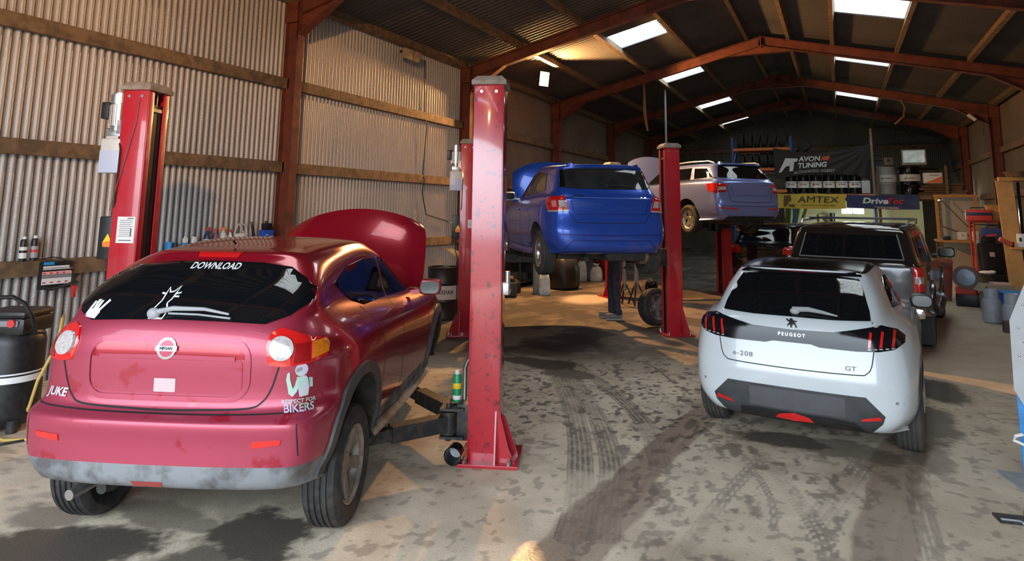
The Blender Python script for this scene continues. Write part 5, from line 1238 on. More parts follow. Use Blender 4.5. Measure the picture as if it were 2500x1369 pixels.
def bottle(y, r, h, label, body, band, cap, name='bottle'):
    o = thing(name, (WX, y, GT), 0, label, 'bottle', 'fluid bottles on the wall rail')
    mb = MB(); mb.lathe([(0,0),(r*.95,0),(r,.01),(r,h*.55),(r*.85,h*.66),(r*.42,h*.80),(r*.36,h*.86),(0,h*.86)], 24); mb.build('bottle_body', body, o)
    mb = MB(); mb.lathe([(r+.001,h*.14),(r+.0015,h*.141),(r+.0015,h*.48),(r+.001,h*.481)], 24, close=False); mb.build('printed_label', band, o)
    mb = MB(); mb.lathe([(0,h*.85),(r*.45,h*.85),(r*.45,h*.97),(r*.3,h),(0,h)], 16); mb.build('cap', cap, o)
bottle(6.21, .052, .31, 'white bottle with navy shoulder and striped red cap on the rail', mat('navy_plastic',(.03,.035,.10),.4), M_whitelbl, M_redink)
bottle(6.335, .042, .29, 'slim purple bottle with red cap on the rail', mat('purple_plastic',(.20,.10,.20),.4), M_whitelbl, M_redink)
bottle(6.46, .055, .30, 'clear bottle with orange-red cap left of the milky jug', M_poly, M_whitelbl, M_orangeink)
bottle(6.575, .036, .27, 'small bottle with red cap next to the milky jug', M_white, M_whitelbl, M_redink)
o = thing('jug', (WX+.02, 6.74, GT), 0, 'milky plastic jug with arched handle on the rail', 'jug')
mb = MB(); mb.lathe([(0,0),(.075,0),(.08,.01),(.105,.20),(.11,.21),(.10,.21),(.075,.015),(0,.015)], 28); mb.build('jug_body', M_poly, o)
mb = MB(); mb.tube([(0,.105*math.cos(t),.20+.15*math.sin(t)) for t in np.linspace(PI, 0, 14)], .010, 8); mb.tube([(.0,-.03,.34),(0,.05,.215)], .008, 8); mb.build('handle', M_poly, o)
o = thing('trigger_lance', (WX, 7.0, GT), 0, 'dark angled spray lance leaning beside the milky jug', 'tool')
mb = MB(); mb.tube([(0,.02,0),(0,.0,.14),(0,-.06,.34)], .022, 10, rs=[.03,.022,.012]); mb.build('lance_body', M_black, o); mb = MB(); mb.cyl((0,-.06,.33), (0,-.072,.37), .016, n=10); mb.build('nozzle', M_steel, o)
o = thing('work_glove', (WX, 7.12, GT), 0, 'crumpled white and orange work glove beside the steel column', 'glove')
mb = MB(); mb.ball((0,0,.035), .07, (.7,1.1,.5)); mb.build('palm', M_white, o)
mb = MB()
for q in range(4): mb.tube([(0,-.02+.025*q,.05),(.01,-.02+.03*q,.09),(.02,-.01+.03*q,.13-.01*q)], .013, 8)
mb.tube([(0,-.05,.04),(.01,-.09,.05)], .014, 8)
mb.build('fingers', M_orangeink, o)
o = thing('battery_charger', (WX+.03, 7.20, GT), 0, 'blue box with black clips stacked on top, on the rail by the column', 'charger')
mb = MB(); mb.box((0,0,.155), (.11,.19,.19), bev=.012); mb.build('case', M_blue, o)
mb = MB(); mb.box((0,0,.03), (.115,.195,.06), bev=.01); mb.build('foot', M_black, o)
mb = MB(); mb.box((0,0,.30), (.08,.15,.10), bev=.02); mb.cyl((0,-.02,.33),(0,-.02,.38), .018, n=10); mb.build('clips', M_black, o)
mb = MB(); mb.box((.057,.05,.12), (.002,.05,.09)); mb.box((.057,-.04,.18), (.002,.05,.012)); mb.build('printed_panel', M_whitelbl, o)
o = thing('funnel', (WX, 7.88, GT), 0, 'yellowed funnel upside down on the rail right of the column', 'funnel')
mb = MB(); mb.lathe([(.085,0),(.09,.01),(.03,.13),(.014,.16),(.012,.30),(.008,.30),(.010,.15),(.08,.0)], 24, close=False); mb.build('funnel_cone', mat('yellowed_plastic',(.72,.62,.42),.5), o)
o = thing('jump_pack', (XL+.12, 4.285, .98), 0, 'black charger with blue, white and red printed face hung on the lowest rail', 'charger')
mb = MB(); mb.box((0,0,.145), (.07,.31,.29), bev=.012); mb.build('case', M_black, o)
mb = MB(); Mf = facing((.037, 0, .145), (0,1,0))
def strip(m, y0, y1, z0, z1, d=.002): mb.use(m); mb.box((.036, (y0+y1)/2, (z0+z1)/2), (d, abs(y1-y0), abs(z1-z0)))
strip(M_cyan, -.145,-.04,.255,.285); strip(M_whitelbl,-.145,.13,.222,.242); strip(M_whitelbl,-.145,.15,.205,.216); strip(mat('pink_strip',(.8,.45,.42),.5),-.15,.15,.152,.186); strip(M_whitelbl,-.15,.15,.05,.115)
for q in range(4): strip(M_redink,-.14+.075*q,-.11+.075*q,.065,.078,.004); strip(M_redink,-.14+.065*q,-.115+.065*q,.16,.175,.004)
strip(M_greyink,-.15,.15,.118,.148)
mb.build('printed_face', None, o)
mb = MB(); mb.tube([(.0,-.18,.31),(.03,-.06,.335),(.04,.03,.32),(.05,.11,.25),(.05,.14,.18)], .006, 6); mb.build('hanging_lead', M_black, o)
mb = MB(); mb.tube([(.03,.17,.13),(.05,.22,.14),(.05,.17,.08),(.04,.22,.05),(.03,.20,.0)], .014, 7); mb.tube([(.045,-.14,.02),(.05,-.05,.0),(.05,.1,.03),(.05,.18,.06)], .016, 7); mb.build('black_clamp', M_darkmetal, o)
mb = MB(); mb.box((.04,.185,-.045), (.03,.035,.13), rot=(.12,0,0), bev=.008); mb.box((.04,.20,-.05), (.03,.02,.12), rot=(-.1,0,0), bev=.006); mb.build('red_clamp', M_redink, o)
# compressor
o = thing('air_compressor', (-6.46, 3.36, 0), math.radians(28), 'tall black air compressor with tubular handle at the left edge', 'compressor')
mb = MB(); mb.lathe([(0,.05),(.22,.05),(.235,.09),(.242,.14),(.242,.70),(.23,.76),(.20,.80),(0,.80)], 40); mb.build('tank', M_black, o)
mb = MB(); mb.use(M_whitelbl); mb.lathe([(.2435,.395),(.2445,.396),(.2445,.445),(.2435,.446)], 40, close=False); mb.lathe([(.2435,.46),(.2445,.461),(.2445,.472),(.2435,.473)], 40, close=False); mb.use(M_ink)
for q in range(-2, 3): mb.box((.18+.0*q, -.214, .42), (.002,.002,.002))
mb.build('white_stripe', None, o)
mb = MB(); mb.box((0,0,.85), (.42,.40,.15), bev=.05); mb.box((0,0,.945), (.40,.38,.06), bev=.03); mb.build('motor_cover', M_black, o)
mb = MB(); mb.box((.08,-.205,.88), (.17,.02,.05), bev=.01); mb.build('gauge_panel', M_greyink, o)
mb = MB(); mb.cyl((.12,-.21,.885), (.12,-.235,.885), .032, n=16); mb.build('red_knob', M_redink, o)
mb = MB(); mb.tube([(-.20,-.20,.86),(-.20,-.21,1.03),(-.14,-.21,1.09),(.10,-.21,1.10),(.20,-.21,1.05),(.26,-.19,.94),(.26,-.15,.85),(.24,-.1,.80)], .018, 10); mb.build('handle', M_black, o)
for x, y in ((-.17,-.15),(.17,-.15),(0,.2)):
    mb = MB(); mb.cyl((x, y, 0), (x, y, .10), .04, n=14); mb.build('foot', M_rubber, o)
mb = MB().tube([(-6.30,3.66,.80),(-6.22,3.62,.90),(-6.12,3.55,.89),(-6.05,3.5,.76),(-6.07,3.46,.60),(-6.15,3.42,.40),(-6.19,3.40,.20),(-6.30,3.42,.06),(-6.50,3.50,.02),(-6.55,3.42,.015),(-6.42,3.30,.014),(-6.26,3.16,.014),(-6.05,3.16,.014),(-5.85,3.30,.014)], .0125, 8)
tag(mb.build('air_hose', M_hose), 'yellow air hose looping from the compressor down to the floor', 'hose')
mb = MB().tube([(-6.30,2.95,.012),(-6.1,2.98,.012),(-5.98,3.1,.012),(-5.90,3.30,.012),(-5.6,3.35,.012)], .010, 7); tag(mb.build('power_cable', M_black), 'black cable lying on the concrete by the compressor', 'cable')
mb = MB(); mb.tube([(XL+.06,11.25,EV-.15),(XL+.055,11.3,4.3),(XL+.06,11.33,3.7),(XL+.11,11.33,3.60),(XL+.06,11.3,2.6),(XL+.12,11.28,2.45),(XL+.06,11.3,2.2),(XL+.07,11.45,1.75),(XL+.08,12.3,1.6)], .010, 6); tag(mb.build('wiring', M_black), 'dark wiring clipped down the corrugated wall of the second bay', 'wiring')
mb = MB(); mb.box((XL+.07,11.05,1.52), (.012,.09,.62)); mb.cyl((XL+.075,11.05,1.74), (XL+.085,11.05,1.74), .018, n=12); tag(mb.build('flat_bar', M_greysteel), 'flat steel bar with a hole fixed upright on the wall behind the open bonnet', 'bar')
o = thing('wall_lamp', (XL+.28, 10.45, 4.88), 0, 'unlit grubby twin floodlight under the left eave', 'lamp')
for q in (-.12,.12):
    mb = MB(); mb.box((0,q,0), (.16,.19,.20), rot=(0,.35,0), bev=.02); mb.build('lamp_head', mat('grubby_lamp',(.34,.25,.16),.6), o)
mb = MB(); mb.box((-.1,0,.05), (.10,.36,.05)); mb.build('bracket', M_darkmetal, o)

# ------------------------------------------------------------------ near post clutter
o = thing('exhaust_tip', (-2.66, 4.46, .023), 0, 'dark tailpipe trim standing on the base plate of the scuffed post', 'pipe', rot=(0,0,.3))
mb = MB(); mb.lathe([(.052,0),(.058,.0),(.066,.12),(.062,.125),(.052,.03),(.048,.02)], 28, M=Matrix.Translation((0,.05,.062)) @ Matrix.Rotation(PI/2*1.02, 4, 'X'), close=False); mb.build('pipe_wall', M_blackgloss, o)
mb = MB(); mb.cyl((0,.05,.062), (0,.045,.062), .05, n=24); mb.build('pipe_end', M_greysteel, o)
o = thing('spray_can', (-2.735, 4.60, .402), 0, 'green and yellow spray can standing on the lift carriage of the scuffed post', 'can')
mb = MB(); mb.lathe([(0,0),(.033,0),(.034,.01),(.034,.19),(.028,.205),(0,.205)], 20); mb.build('can_body', mat('green_can',(.02,.30,.12),.35), o)
mb = MB().use(M_yellow); mb.lathe([(.0346,.10),(.0352,.101),(.0352,.14),(.0346,.141)], 20, close=False); mb.use(M_whitelbl); mb.lathe([(.0346,.02),(.0352,.021),(.0352,.05),(.0346,.051)], 20, close=False); mb.build('printed_label', None, o)
mb = MB(); mb.cyl((0,0,.20), (0,0,.235), .02, n=12); mb.build('cap', M_white, o)
o = thing('grease_gun_pipe', (-2.70, 4.66, .40), 0, 'bent grey pipe behind the green can on the lift carriage', 'pipe')
mb = MB(); mb.tube([(0,0,0),(0,0,.25),(.02,.0,.30),(.07,.02,.36)], .017, 8); mb.build('bent_pipe', M_steel, o)
# ------------------------------------------------------------------ drum with drip tray beyond the red car
o = thing('oil_drum', (-6.25, 9.98, 0), 0, 'black oil drum with a pale lettered band behind the red bonnet', 'drum')
mb = MB(); mb.lathe([(0,0),(.285,0),(.29,.02),(.28,.04),(.28,.28),(.29,.30),(.28,.32),(.28,.58),(.29,.60),(.28,.62),(.28,.84),(.29,.87),(.275,.87),(.27,.84),(0,.84)], 40); mb.build('drum_shell', M_black, o)
mb = MB(); mb.use(mat('cream_band',(.55,.55,.52),.55)); mb.lathe([(.283,.34),(.285,.341),(.285,.57),(.283,.571)], 40, close=False); mb.build('label_band', None, o)
vs, fs = text_geo('REPAR', .095, 0, 0, .01)
ca = math.radians(-50)
mb = MB().use(M_ink); mb.add([(.288*math.cos(ca+v.x/.285), .288*math.sin(ca+v.x/.285), .46+v.y) for v in vs], fs); mb.build('lettering', None, o, smooth=False)
o = thing('drip_tray', (-6.2, 9.95, .875), 0, 'dark plastic wheel liner propped on the black oil drum', 'tray')
mb = MB(); N = 18
vs = []; fs = []
for i in range(N+1):
    t = PI*(.05+.55*i/N)
    for rr_, yy in ((.33,-.12),(.33,.12),(.30,.14)): vs.append((.30*math.cos(t)*rr_/.33+.0, yy, .30*math.sin(t)*rr_/.33+.01))
for i in range(N):
    for kk in (0, 1): fs.append((i*3+kk, i*3+kk+1, i*3+kk+4, i*3+kk+3))
mb.add(vs, fs); mb.build('liner', mat('dusty_black_plastic',(.07,.065,.06),.7), o)

# ------------------------------------------------------------------ under and behind the blue hatchback
lw = thing('wheel', (-2.80, 11.02, .30), 0, 'loose alloy wheel and tyre leaning behind the post right of the blue hatchback', 'wheel')
class _W: pass
cw = _W(); cw.root = lw
w_ = wheel(cw, (0,0,0), 1, .300, .21, .205, 5, mat('grey_dirty_alloy',(.25,.25,.25),.45,metal=.6,noise=.6,nscale=12,ncol=(.08,.08,.08)), M_rubber, name='tyre'); lw.rotation_euler = (0, -.16, math.radians(-38)); lw.location.z = .315
for ch in kids(w_):
    if ch.name.startswith('brake_disc'): bpy.data.objects.remove(ch)
def sack(loc, w, h, label, m, cat='sack', tie=True, seed=1):
    o = thing('sack', (*loc, 0), 0, label, cat); r_ = random.Random(seed)
    mb = MB(); prof = [(.0,.0),(.85,.0),(1.0,.10),(.98,.4),(.9,.7),(.7,.86),(.3,.95),(.34,1.02),(.5,1.08)] if tie else [(0,0),(.9,0),(1,.1),(1,.6),(.85,.85),(.4,.98),(0,1)]
    n = 20; vs = []; K = len(prof)
    for i in range(n):
        t = 2*PI*i/n; wob = 1+.10*math.sin(3*t+seed)+.07*math.sin(7*t+2*seed)
        for q, z in prof: vs.append((q*w/2*wob*math.cos(t), q*w/2*wob*math.sin(t)*.8, z*h*(1+.04*math.sin(2*t+seed))))
    fs = [(i*K+k_, ((i+1) % n)*K+k_, ((i+1) % n)*K+k_+1, i*K+k_+1) for i in range(n) for k_ in range(K-1)]
    mb.add(vs, fs); mb.build('bag', m, o, angle=70)
    if tie: MB().cyl((0,0,h*.93), (0,0,h*.965), w*.17, n=14).build('tie', M_ink, o)
    return o
M_sack = mat('white_sack', (.72,.80,.80), .6, noise=.5, nscale=9, ncol=(.35,.4,.4)); M_sackd = mat('black_sack', (.014,.014,.016), .45, noise=.5, nscale=8, ncol=(.03,.028,.026))
sack((-5.98,13.75), .27, .50, 'pale sack on the floor under the hanging rear wheel of the blue hatchback', M_sack, seed=2)
o = thing('gas_cylinder', (-6.22,13.85,0), 0, 'grey-green gas cylinder standing left of the pale sack', 'cylinder'); mb = MB(); mb.lathe([(0,0),(.075,0),(.08,.02),(.08,.60),(.06,.66),(.03,.69),(0,.69)], 20); mb.build('cylinder_shell', mat('grey_green_paint',(.24,.30,.29),.5), o); MB().cyl((0,0,.68),(0,0,.76),.025,n=10).build('valve', M_steel, o)
sack((-6.05,15.0), .80, .80, 'big slumped black refuse sack beyond the blue hatchback', M_sackd, tie=False, seed=5)
sack((-6.28,16.95), .26, .56, 'tall white sack with tied neck below the blue bumper', M_sack, seed=7)
sack((-5.90,17.05), .33, .42, 'short white sack beside the person\'s legs', M_sack, seed=9)
o = thing('tool_cabinet', (-6.65,17.3,0), .1, 'dark red drawer cabinet left of the white sacks', 'cabinet')
MB().box((0,0,.50), (.42,.45,1.0), bev=.01).build('cabinet_body', mat('deep_red_paint',(.22,.012,.014),.4), o)
for q in range(6):
    d_ = MB().box((0,-.228,.10+.155*q), (.38,.012,.13), bev=.004).build('drawer', mat('deep_red_paint',(.22,.012,.014),.4), o); MB().box((0,-.24,.14+.155*q), (.30,.012,.016)).build('handle', M_steel, d_)
o = thing('waste_bin', (-5.95,17.75,0), 0, 'dark red bin behind the white sacks', 'bin'); mb = MB(); mb.lathe([(0,0),(.22,0),(.25,.05),(.27,.92),(.29,.95),(.26,.95),(.23,.1),(0,.1)], 28); mb.build('bin_shell', mat('bin_red',(.20,.01,.014),.5), o); mb = MB(); mb.lathe([(0,.94),(.275,.94),(.27,.97),(.1,1.0),(0,1.0)], 28); mb.build('lid', M_black, o)
o = thing('axle_stand', (-3.93,13.05,0), 0, 'left one of two grey stands beyond the person', 'stand', 'grey workshop stands')
def stand(o):
    mb = MB(); mb.cyl((0,0,.55), (0,0,1.0), .028, n=12); mb.cyl((0,0,.3), (0,0,.6), .04, n=12); mb.build('column', M_greysteel, o)
    mb = MB()
    for q in range(3): t = 2*PI*q/3; mb.bar((0,0,.5), (.22*math.cos(t), .22*math.sin(t), .012), .035, .02)
    mb.build('tripod', M_darkmetal, o); MB().box((0,0,1.01), (.10,.06,.03), bev=.006).build('saddle', M_greysteel, o)
stand(o)
o2 = thing('axle_stand', (-3.74,13.25,0), .6, 'right one of two grey stands beyond the person', 'stand', 'grey workshop stands'); stand(o2)
o = thing('storage_shelf', (-7.25, 14.6, 0), 0, 'dark low steel shelf along the left wall beyond the blue hatchback', 'shelf')
for y in (0,1.5,3.0):
    for x in (-.25,.25): MB().box((x,y,.62), (.04,.04,1.24)).build('post', M_darkmetal, o, smooth=False)
for z in (.12,.62,1.2): MB().box((0,1.5,z), (.56,3.1,.03)).build('shelf_board', M_darkmetal, o, smooth=False)
rr_ = random.Random(5); _dk = [('black',M_black),('grimy grey',M_underbody),('brown',M_timber),('dark red',M_frame),('greasy steel',M_darkmetal)]
for k_, z in enumerate((.135,.635,1.215)):
    for q in range(7):
        nm2, mm = _dk[rr_.randrange(5)]; h_ = rr_.uniform(.16,.40); t_ = rr_.random() > .5
        o = thing('oil_can' if t_ else 'parts_box', (-7.25, 14.72+.42*q, z), rr_.uniform(-.2,.2), '%s %s, %s from the near end, %s board of the dark shelf' % (nm2, 'oil can' if t_ else 'parts box', ORD[q], ('bottom','middle','top')[k_]), 'can' if t_ else 'box', 'clutter on the dark shelf')
        if t_: MB().lathe([(0,0),(.12,0),(.125,.01),(.125,h_*.85),(.05,h_*.95),(0,h_*.95)], 18).build('can_body', mm, o); MB().cyl((0,0,h_*.94),(0,0,h_+.02),.03,n=10).build('cap', M_greysteel, o)
        else: MB().box((0,0,h_/2), (.36,.30,h_), bev=.01).build('case', mm, o); MB().box((0,0,h_+.01), (.38,.32,.02), bev=.004).build('lid', mm, o)
o = thing('engine_block', (-6.55, 13.05, 0), .4, 'greasy black engine part on the floor beside the near red lift posts', 'engine part')
mb = MB(); mb.box((0,0,.16), (.42,.30,.30), bev=.03); mb.cyl((-.1,0,.3),(-.1,0,.42),.07,n=14); mb.cyl((.12,0,.3),(.12,0,.38),.05,n=14); mb.build('block', M_darkmetal, o); mb = MB(); mb.cyl((.0,-.15,.14),(.0,-.20,.14),.09,n=18); mb.build('pulley', M_steel, o)
o = thing('canister', (-3.45,13.3,0), 0, 'black canister with a white label by the loose wheel', 'canister')
mb = MB(); mb.lathe([(0,0),(.12,0),(.125,.02),(.125,.42),(.09,.48),(.05,.50),(0,.50)], 24); mb.build('canister_body', M_blackgloss, o); mb = MB(); mb.lathe([(.1255,.12),(.1265,.121),(.1265,.28),(.1255,.281)], 24, close=False); mb.build('printed_label', M_whitelbl, o); MB().cyl((0,0,.49),(0,0,.55),.035,n=12).build('cap', M_chrome, o)
sack((-6.75,13.75), .34, .30, 'heap of black rags left of the grey-green gas cylinder', M_sackd, tie=False, cat='rags', seed=11)
sack((-5.72+-1.0,13.15), .20, .12, 'crumpled pink rag on the floor by the near red post', mat('pink_rag',(.62,.36,.32),.8), tie=False, cat='rag', seed=13)
o = thing('cardboard_box', (-6.95,13.9,0), 0, 'narrow brown carton standing near the far wall', 'box'); MB().box((0,0,.17), (.17,.17,.34), bev=.004).build('carton', M_card, o); MB().box((0,-.087,.2), (.04,.002,.28)).build('tape', M_hose, o)

# ------------------------------------------------------------------ person
def skin_person(loc, ang):
    me = bpy.data.meshes.new('person'); bm = bmesh.new(); ly = bm.verts.layers.skin.verify()
    N = {}
    def v(n, p, r, par=None):
        x = bm.verts.new(p); x[ly].radius = r if isinstance(r, tuple) else (r, r); N[n] = x
        if par: bm.edges.new((N[par], x))
    v('pel', (0,0,.97), (.155,.115)); N['pel'][ly].use_root = True
    v('wai', (0,.01,1.10), (.145,.105), 'pel'); v('che', (0,.02,1.30), (.165,.115), 'wai'); v('nb', (0,.0,1.47), (.085,.075), 'che'); v('nk', (0,-.01,1.53), .056, 'nb'); v('hd', (0,-.03,1.63), (.078,.09), 'nk'); v('top', (0,-.02,1.72), (.07,.08), 'hd')
    for s, dx, dy in ((-1, 0, -.03), (1, 0, .04)):
        L = 'l' if s < 0 else 'r'
        v(L+'hip', (s*.095,dy*.2,.88), (.108,.115), 'pel'); v(L+'kn', (s*.10,dy*.8-.02,.50), (.076,.082), L+'hip'); v(L+'cf', (s*.10,dy*1.0,.34), (.070,.076), L+'kn'); v(L+'an', (s*.10,dy*1.3,.10), (.058,.064), L+'cf')
        v(L+'sh', (s*.185,.01,1.42), .062, 'che'); v(L+'el', (s*.25,-.16,1.22), .046, L+'sh'); v(L+'wr', (s*.19,-.36,1.38), .032, L+'el'); v(L+'pa', (s*.175,-.42,1.42), (.040,.022), L+'wr')
        for q in range(4):
            b = (s*(.150+.018*q), -.455, 1.445+.004*q); v(L+'f%d' % q, b, .010, L+'pa'); v(L+'g%d' % q, (b[0]-s*.002, b[1]-.032+.004*abs(q-1), b[2]+.016), .009, L+'f%d' % q); v(L+'h%d' % q, (b[0]-s*.004, b[1]-.048+.006*abs(q-1), b[2]-.004), .008, L+'g%d' % q)
        v(L+'t0', (s*.135,-.40,1.405), .011, L+'pa'); v(L+'t1', (s*.115,-.43,1.415), .009, L+'t0')
    bm.to_mesh(me); bm.free(); o = bpy.data.objects.new('body', me); COL.objects.link(o)
    o.modifiers.new('k', 'SKIN'); sd = o.modifiers.new('s', 'SUBSURF'); sd.levels = 2; sd.render_levels = 2
    m2 = bake(o); bpy.data.objects.remove(o)
    sk = mat('skin', (.52,.30,.22), .55); tr = mat('navy_work_trousers', (.022,.028,.055), .8, noise=.6, nscale=14, ncol=(.06,.065,.09), bump=.4, bscale=14); tp = mat('black_work_top', (.010,.010,.011), .8, bump=.3, bscale=12)
    m2.materials.clear()
    for x in (sk, tr, tp): m2.materials.append(x)
    for p in m2.polygons:
        c_ = p.center; far = abs(c_.y) > .335 and c_.z > 1.1
        p.material_index = 0 if (c_.z > 1.49 or far) else (1 if c_.z < 1.0 else 2)
    root = thing('person', loc, ang, 'person in navy work trousers and dark top standing beside the raised blue hatchback', 'person')
    b = bpy.data.objects.new('body', m2); COL.objects.link(b); b.parent = root; shade(m2, 180)
    mb = MB(); mb.ball((0,.015,1.70), .098, (.92,1.08,.98)); hr = mb.build('hair', mat('brown_hair',(.06,.035,.02),.7), root)
    mb = MB(); mb.ball((0,-.125,1.645), .018, (.7,1.2,1.1)); 
    fc = mb.build('nose', sk, root)
    for s in (-1, 1):
        mb = MB(); mb.ball((s*.032,-.112,1.668), .010); mb.build('eye', M_ink, root); mb = MB(); mb.ball((s*.085,-.02,1.65), .028, (.35,.7,1.1)); mb.build('ear', sk, root)
    mb = MB(); mb.box((0,-.118,1.607), (.04,.012,.008), bev=.003); mb.build('mouth', mat('lips',(.40,.15,.13),.5), root)
    for s, dy in ((-1,-.039),(1,.052)):
        mb = MB(); mb.box((s*.10, dy-.07, .06), (.105,.30,.10), bev=.04); mb.box((s*.10, dy+.01, .09), (.09,.12,.10), bev=.03); sh = mb.build('shoe', mat('grey_work_shoe',(.22,.20,.18),.7,noise=.5,nscale=20,ncol=(.10,.09,.08)), root)
        mb = MB(); mb.box((s*.10, dy-.07, .012), (.098,.285,.024), bev=.008); mb.build('sole', mat('pale_sole',(.38,.36,.34),.7), sh)
        mb = MB(); mb.lathe([(.058,.085),(.066,.09),(.064,.16),(.055,.17)], 16, M=Matrix.Translation((s*.10, dy+.01, 0)), close=False); mb.build('trouser_cuff', tr, root)
    return root
skin_person((-3.63, 11.42, 0), math.radians(-66))

# ------------------------------------------------------------------ far end: racks, tyres, banners, drums
M_rackb = mat('rack_blue', (.03,.12,.42), .45); M_racko = mat('rack_orange', (.80,.20,.03), .45); M_shelf = mat('dark_shelf_board', (.07,.05,.035), .8)
def rack(xs, beams, label, y0=29.0, y1=30.1, top=5.0, shared=False):
    o = thing('pallet_rack', (xs[0], y0, 0), 0, label, 'rack')
    for x in (xs if not shared else xs[1:]):
        for y in (y0, y1): MB().box((x-xs[0], y-y0, top/2), (.08,.07,top)).build('upright', M_rackb, o, smooth=False)
        mb = MB()
        for q in range(4): mb.bar((x-xs[0], .0, .4+1.1*q), (x-xs[0], y1-y0, 1.2+1.1*q), .03, .02)
        mb.build('lacing', M_rackb, o)
    for z in beams:
        for y in (y0, y1): MB().box(((xs[1]-xs[0])/2, y-y0-.0, z-.055), (xs[1]-xs[0]-.08,.05,.11)).build('beam', M_racko, o, smooth=False)
        MB().box(((xs[1]-xs[0])/2, (y1-y0)/2, z+.01), (xs[1]-xs[0]-.1,y1-y0+.02,.02)).build('shelf', M_shelf, o, smooth=False)
    return o
rack((-3.93,-1.64), (1.2,2.80,3.69,4.53), 'blue and orange pallet rack holding the used tyres')
rack((-1.64,1.27), (1.2,2.62,3.60), 'pallet rack behind the black hanging banner, carrying the six small drums', shared=True, top=4.9)
TY = {}
def tyre_at(x, y, z, r, wd, tilt, label, group):
    k_ = (round(r, 3), round(wd, 3))
    h = wd/2
    if k_ not in TY:
        pr = [(r*.62,-h*.7),(r*.64,-h*.95),(r*.80,-h*1.02),(r*.95,-h*.94),(r*.99,-h*.78)]
        for g in range(3):
            zz = -h*.8+(g+1)*1.6*h/4; pr += [(r,zz-.012),(r-.010,zz-.007),(r-.010,zz+.007),(r,zz+.012)]
        pr += [(r*.99,h*.78),(r*.95,h*.94),(r*.80,h*1.02),(r*.64,h*.95),(r*.62,h*.7)]
        t = MB().lathe(pr, 36, close=False).build('t', M_rubberdust, angle=35); TY[k_] = t.data; bpy.data.objects.remove(t)
    o = bpy.data.objects.new('tyre', TY[k_]); COL.objects.link(o); o.location = (x, y, z+r*math.cos(tilt)+h*abs(math.sin(tilt))); o.rotation_euler = (0, PI/2+tilt, 0)
    tag(o, label, 'tyre', group)
for i, (x, r, wd, t) in enumerate(((-3.63,.32,.27,0),(-3.30,.325,.28,.03),(-2.95,.305,.19,.22),(-2.66,.30,.20,.16),(-2.33,.315,.24,.20),(-1.93,.31,.25,.5))):
    tyre_at(x, 29.4, 4.555, r, wd, t, '%s tyre from the left on the upper level of the rack' % ORD[i], 'tyres on the upper rack level')
for i, (x, r, wd) in enumerate(((-3.62,.30,.24),(-3.31,.305,.26),(-3.02,.30,.22),(-2.72,.32,.28),(-2.37,.33,.33))):
    tyre_at(x, 29.45, 3.712, r, wd, 0, '%s tyre from the left on the lower level of the rack' % ORD[i], 'tyres on the lower rack level')
tyre_at(-1.15, 29.5, 4.2, .34, .25, .9, 'dark tyre tilted behind the top edge of the black banner', None); 
# small drums in a row
for i in range(6):
    x = -1.70 + .462*i
    o = thing('small_drum', (x, 29.12, 2.645), 0, '%s from the left of six small black drums with white bands' % ORD[i], 'drum', 'six small drums under the black banner')
    mb = MB(); mb.lathe([(0,0),(.21,0),(.218,.012),(.21,.03),(.212,.40),(.218,.42),(.212,.44),(.212,.70),(.218,.72),(.205,.73),(0,.72)], 28); mb.build('drum_shell', mat('gloss_black_drum',(.006,.006,.007),.22), o)
    mb = MB(); mb.use(M_whitelbl); mb.lathe([(.214,.22),(.2155,.221),(.2155,.48),(.214,.481)], 28, close=False); mb.use((M_greyink, M_orangeink, M_redink)[i % 3]); a_ = -PI/2-.35; mb.cyl((.214*math.cos(a_), .214*math.sin(a_), .35), (.2185*math.cos(a_), .2185*math.sin(a_), .35), .045, n=14); mb.use(M_greyink)
    for q in range(6): a_ = -PI/2+.02+.11*q; mb.box((.2165*math.cos(a_), .2165*math.sin(a_), .35), (.03,.004,.05), rot=(0,0,a_+PI/2))
    mb.build('label_band', None, o)
    MB().cyl((.08,0,.72), (.08,0,.745), .03, n=10).build('bung', M_white, o)
o = thing('jerrycan', (.985, 29.1, 2.645), 0, 'pale square canister at the right end of the small drums', 'canister'); MB().box((0,0,.25), (.30,.26,.50), bev=.03).build('can_body', M_poly, o); MB().cyl((.09,0,.5), (.09,0,.56), .035, n=12).build('cap', M_redink, o); mb = MB(); mb.tube([(-.1,0,.49),(-.1,0,.55),(.03,0,.55),(.03,0,.49)], .016, 8); mb.build('handle', M_poly, o)
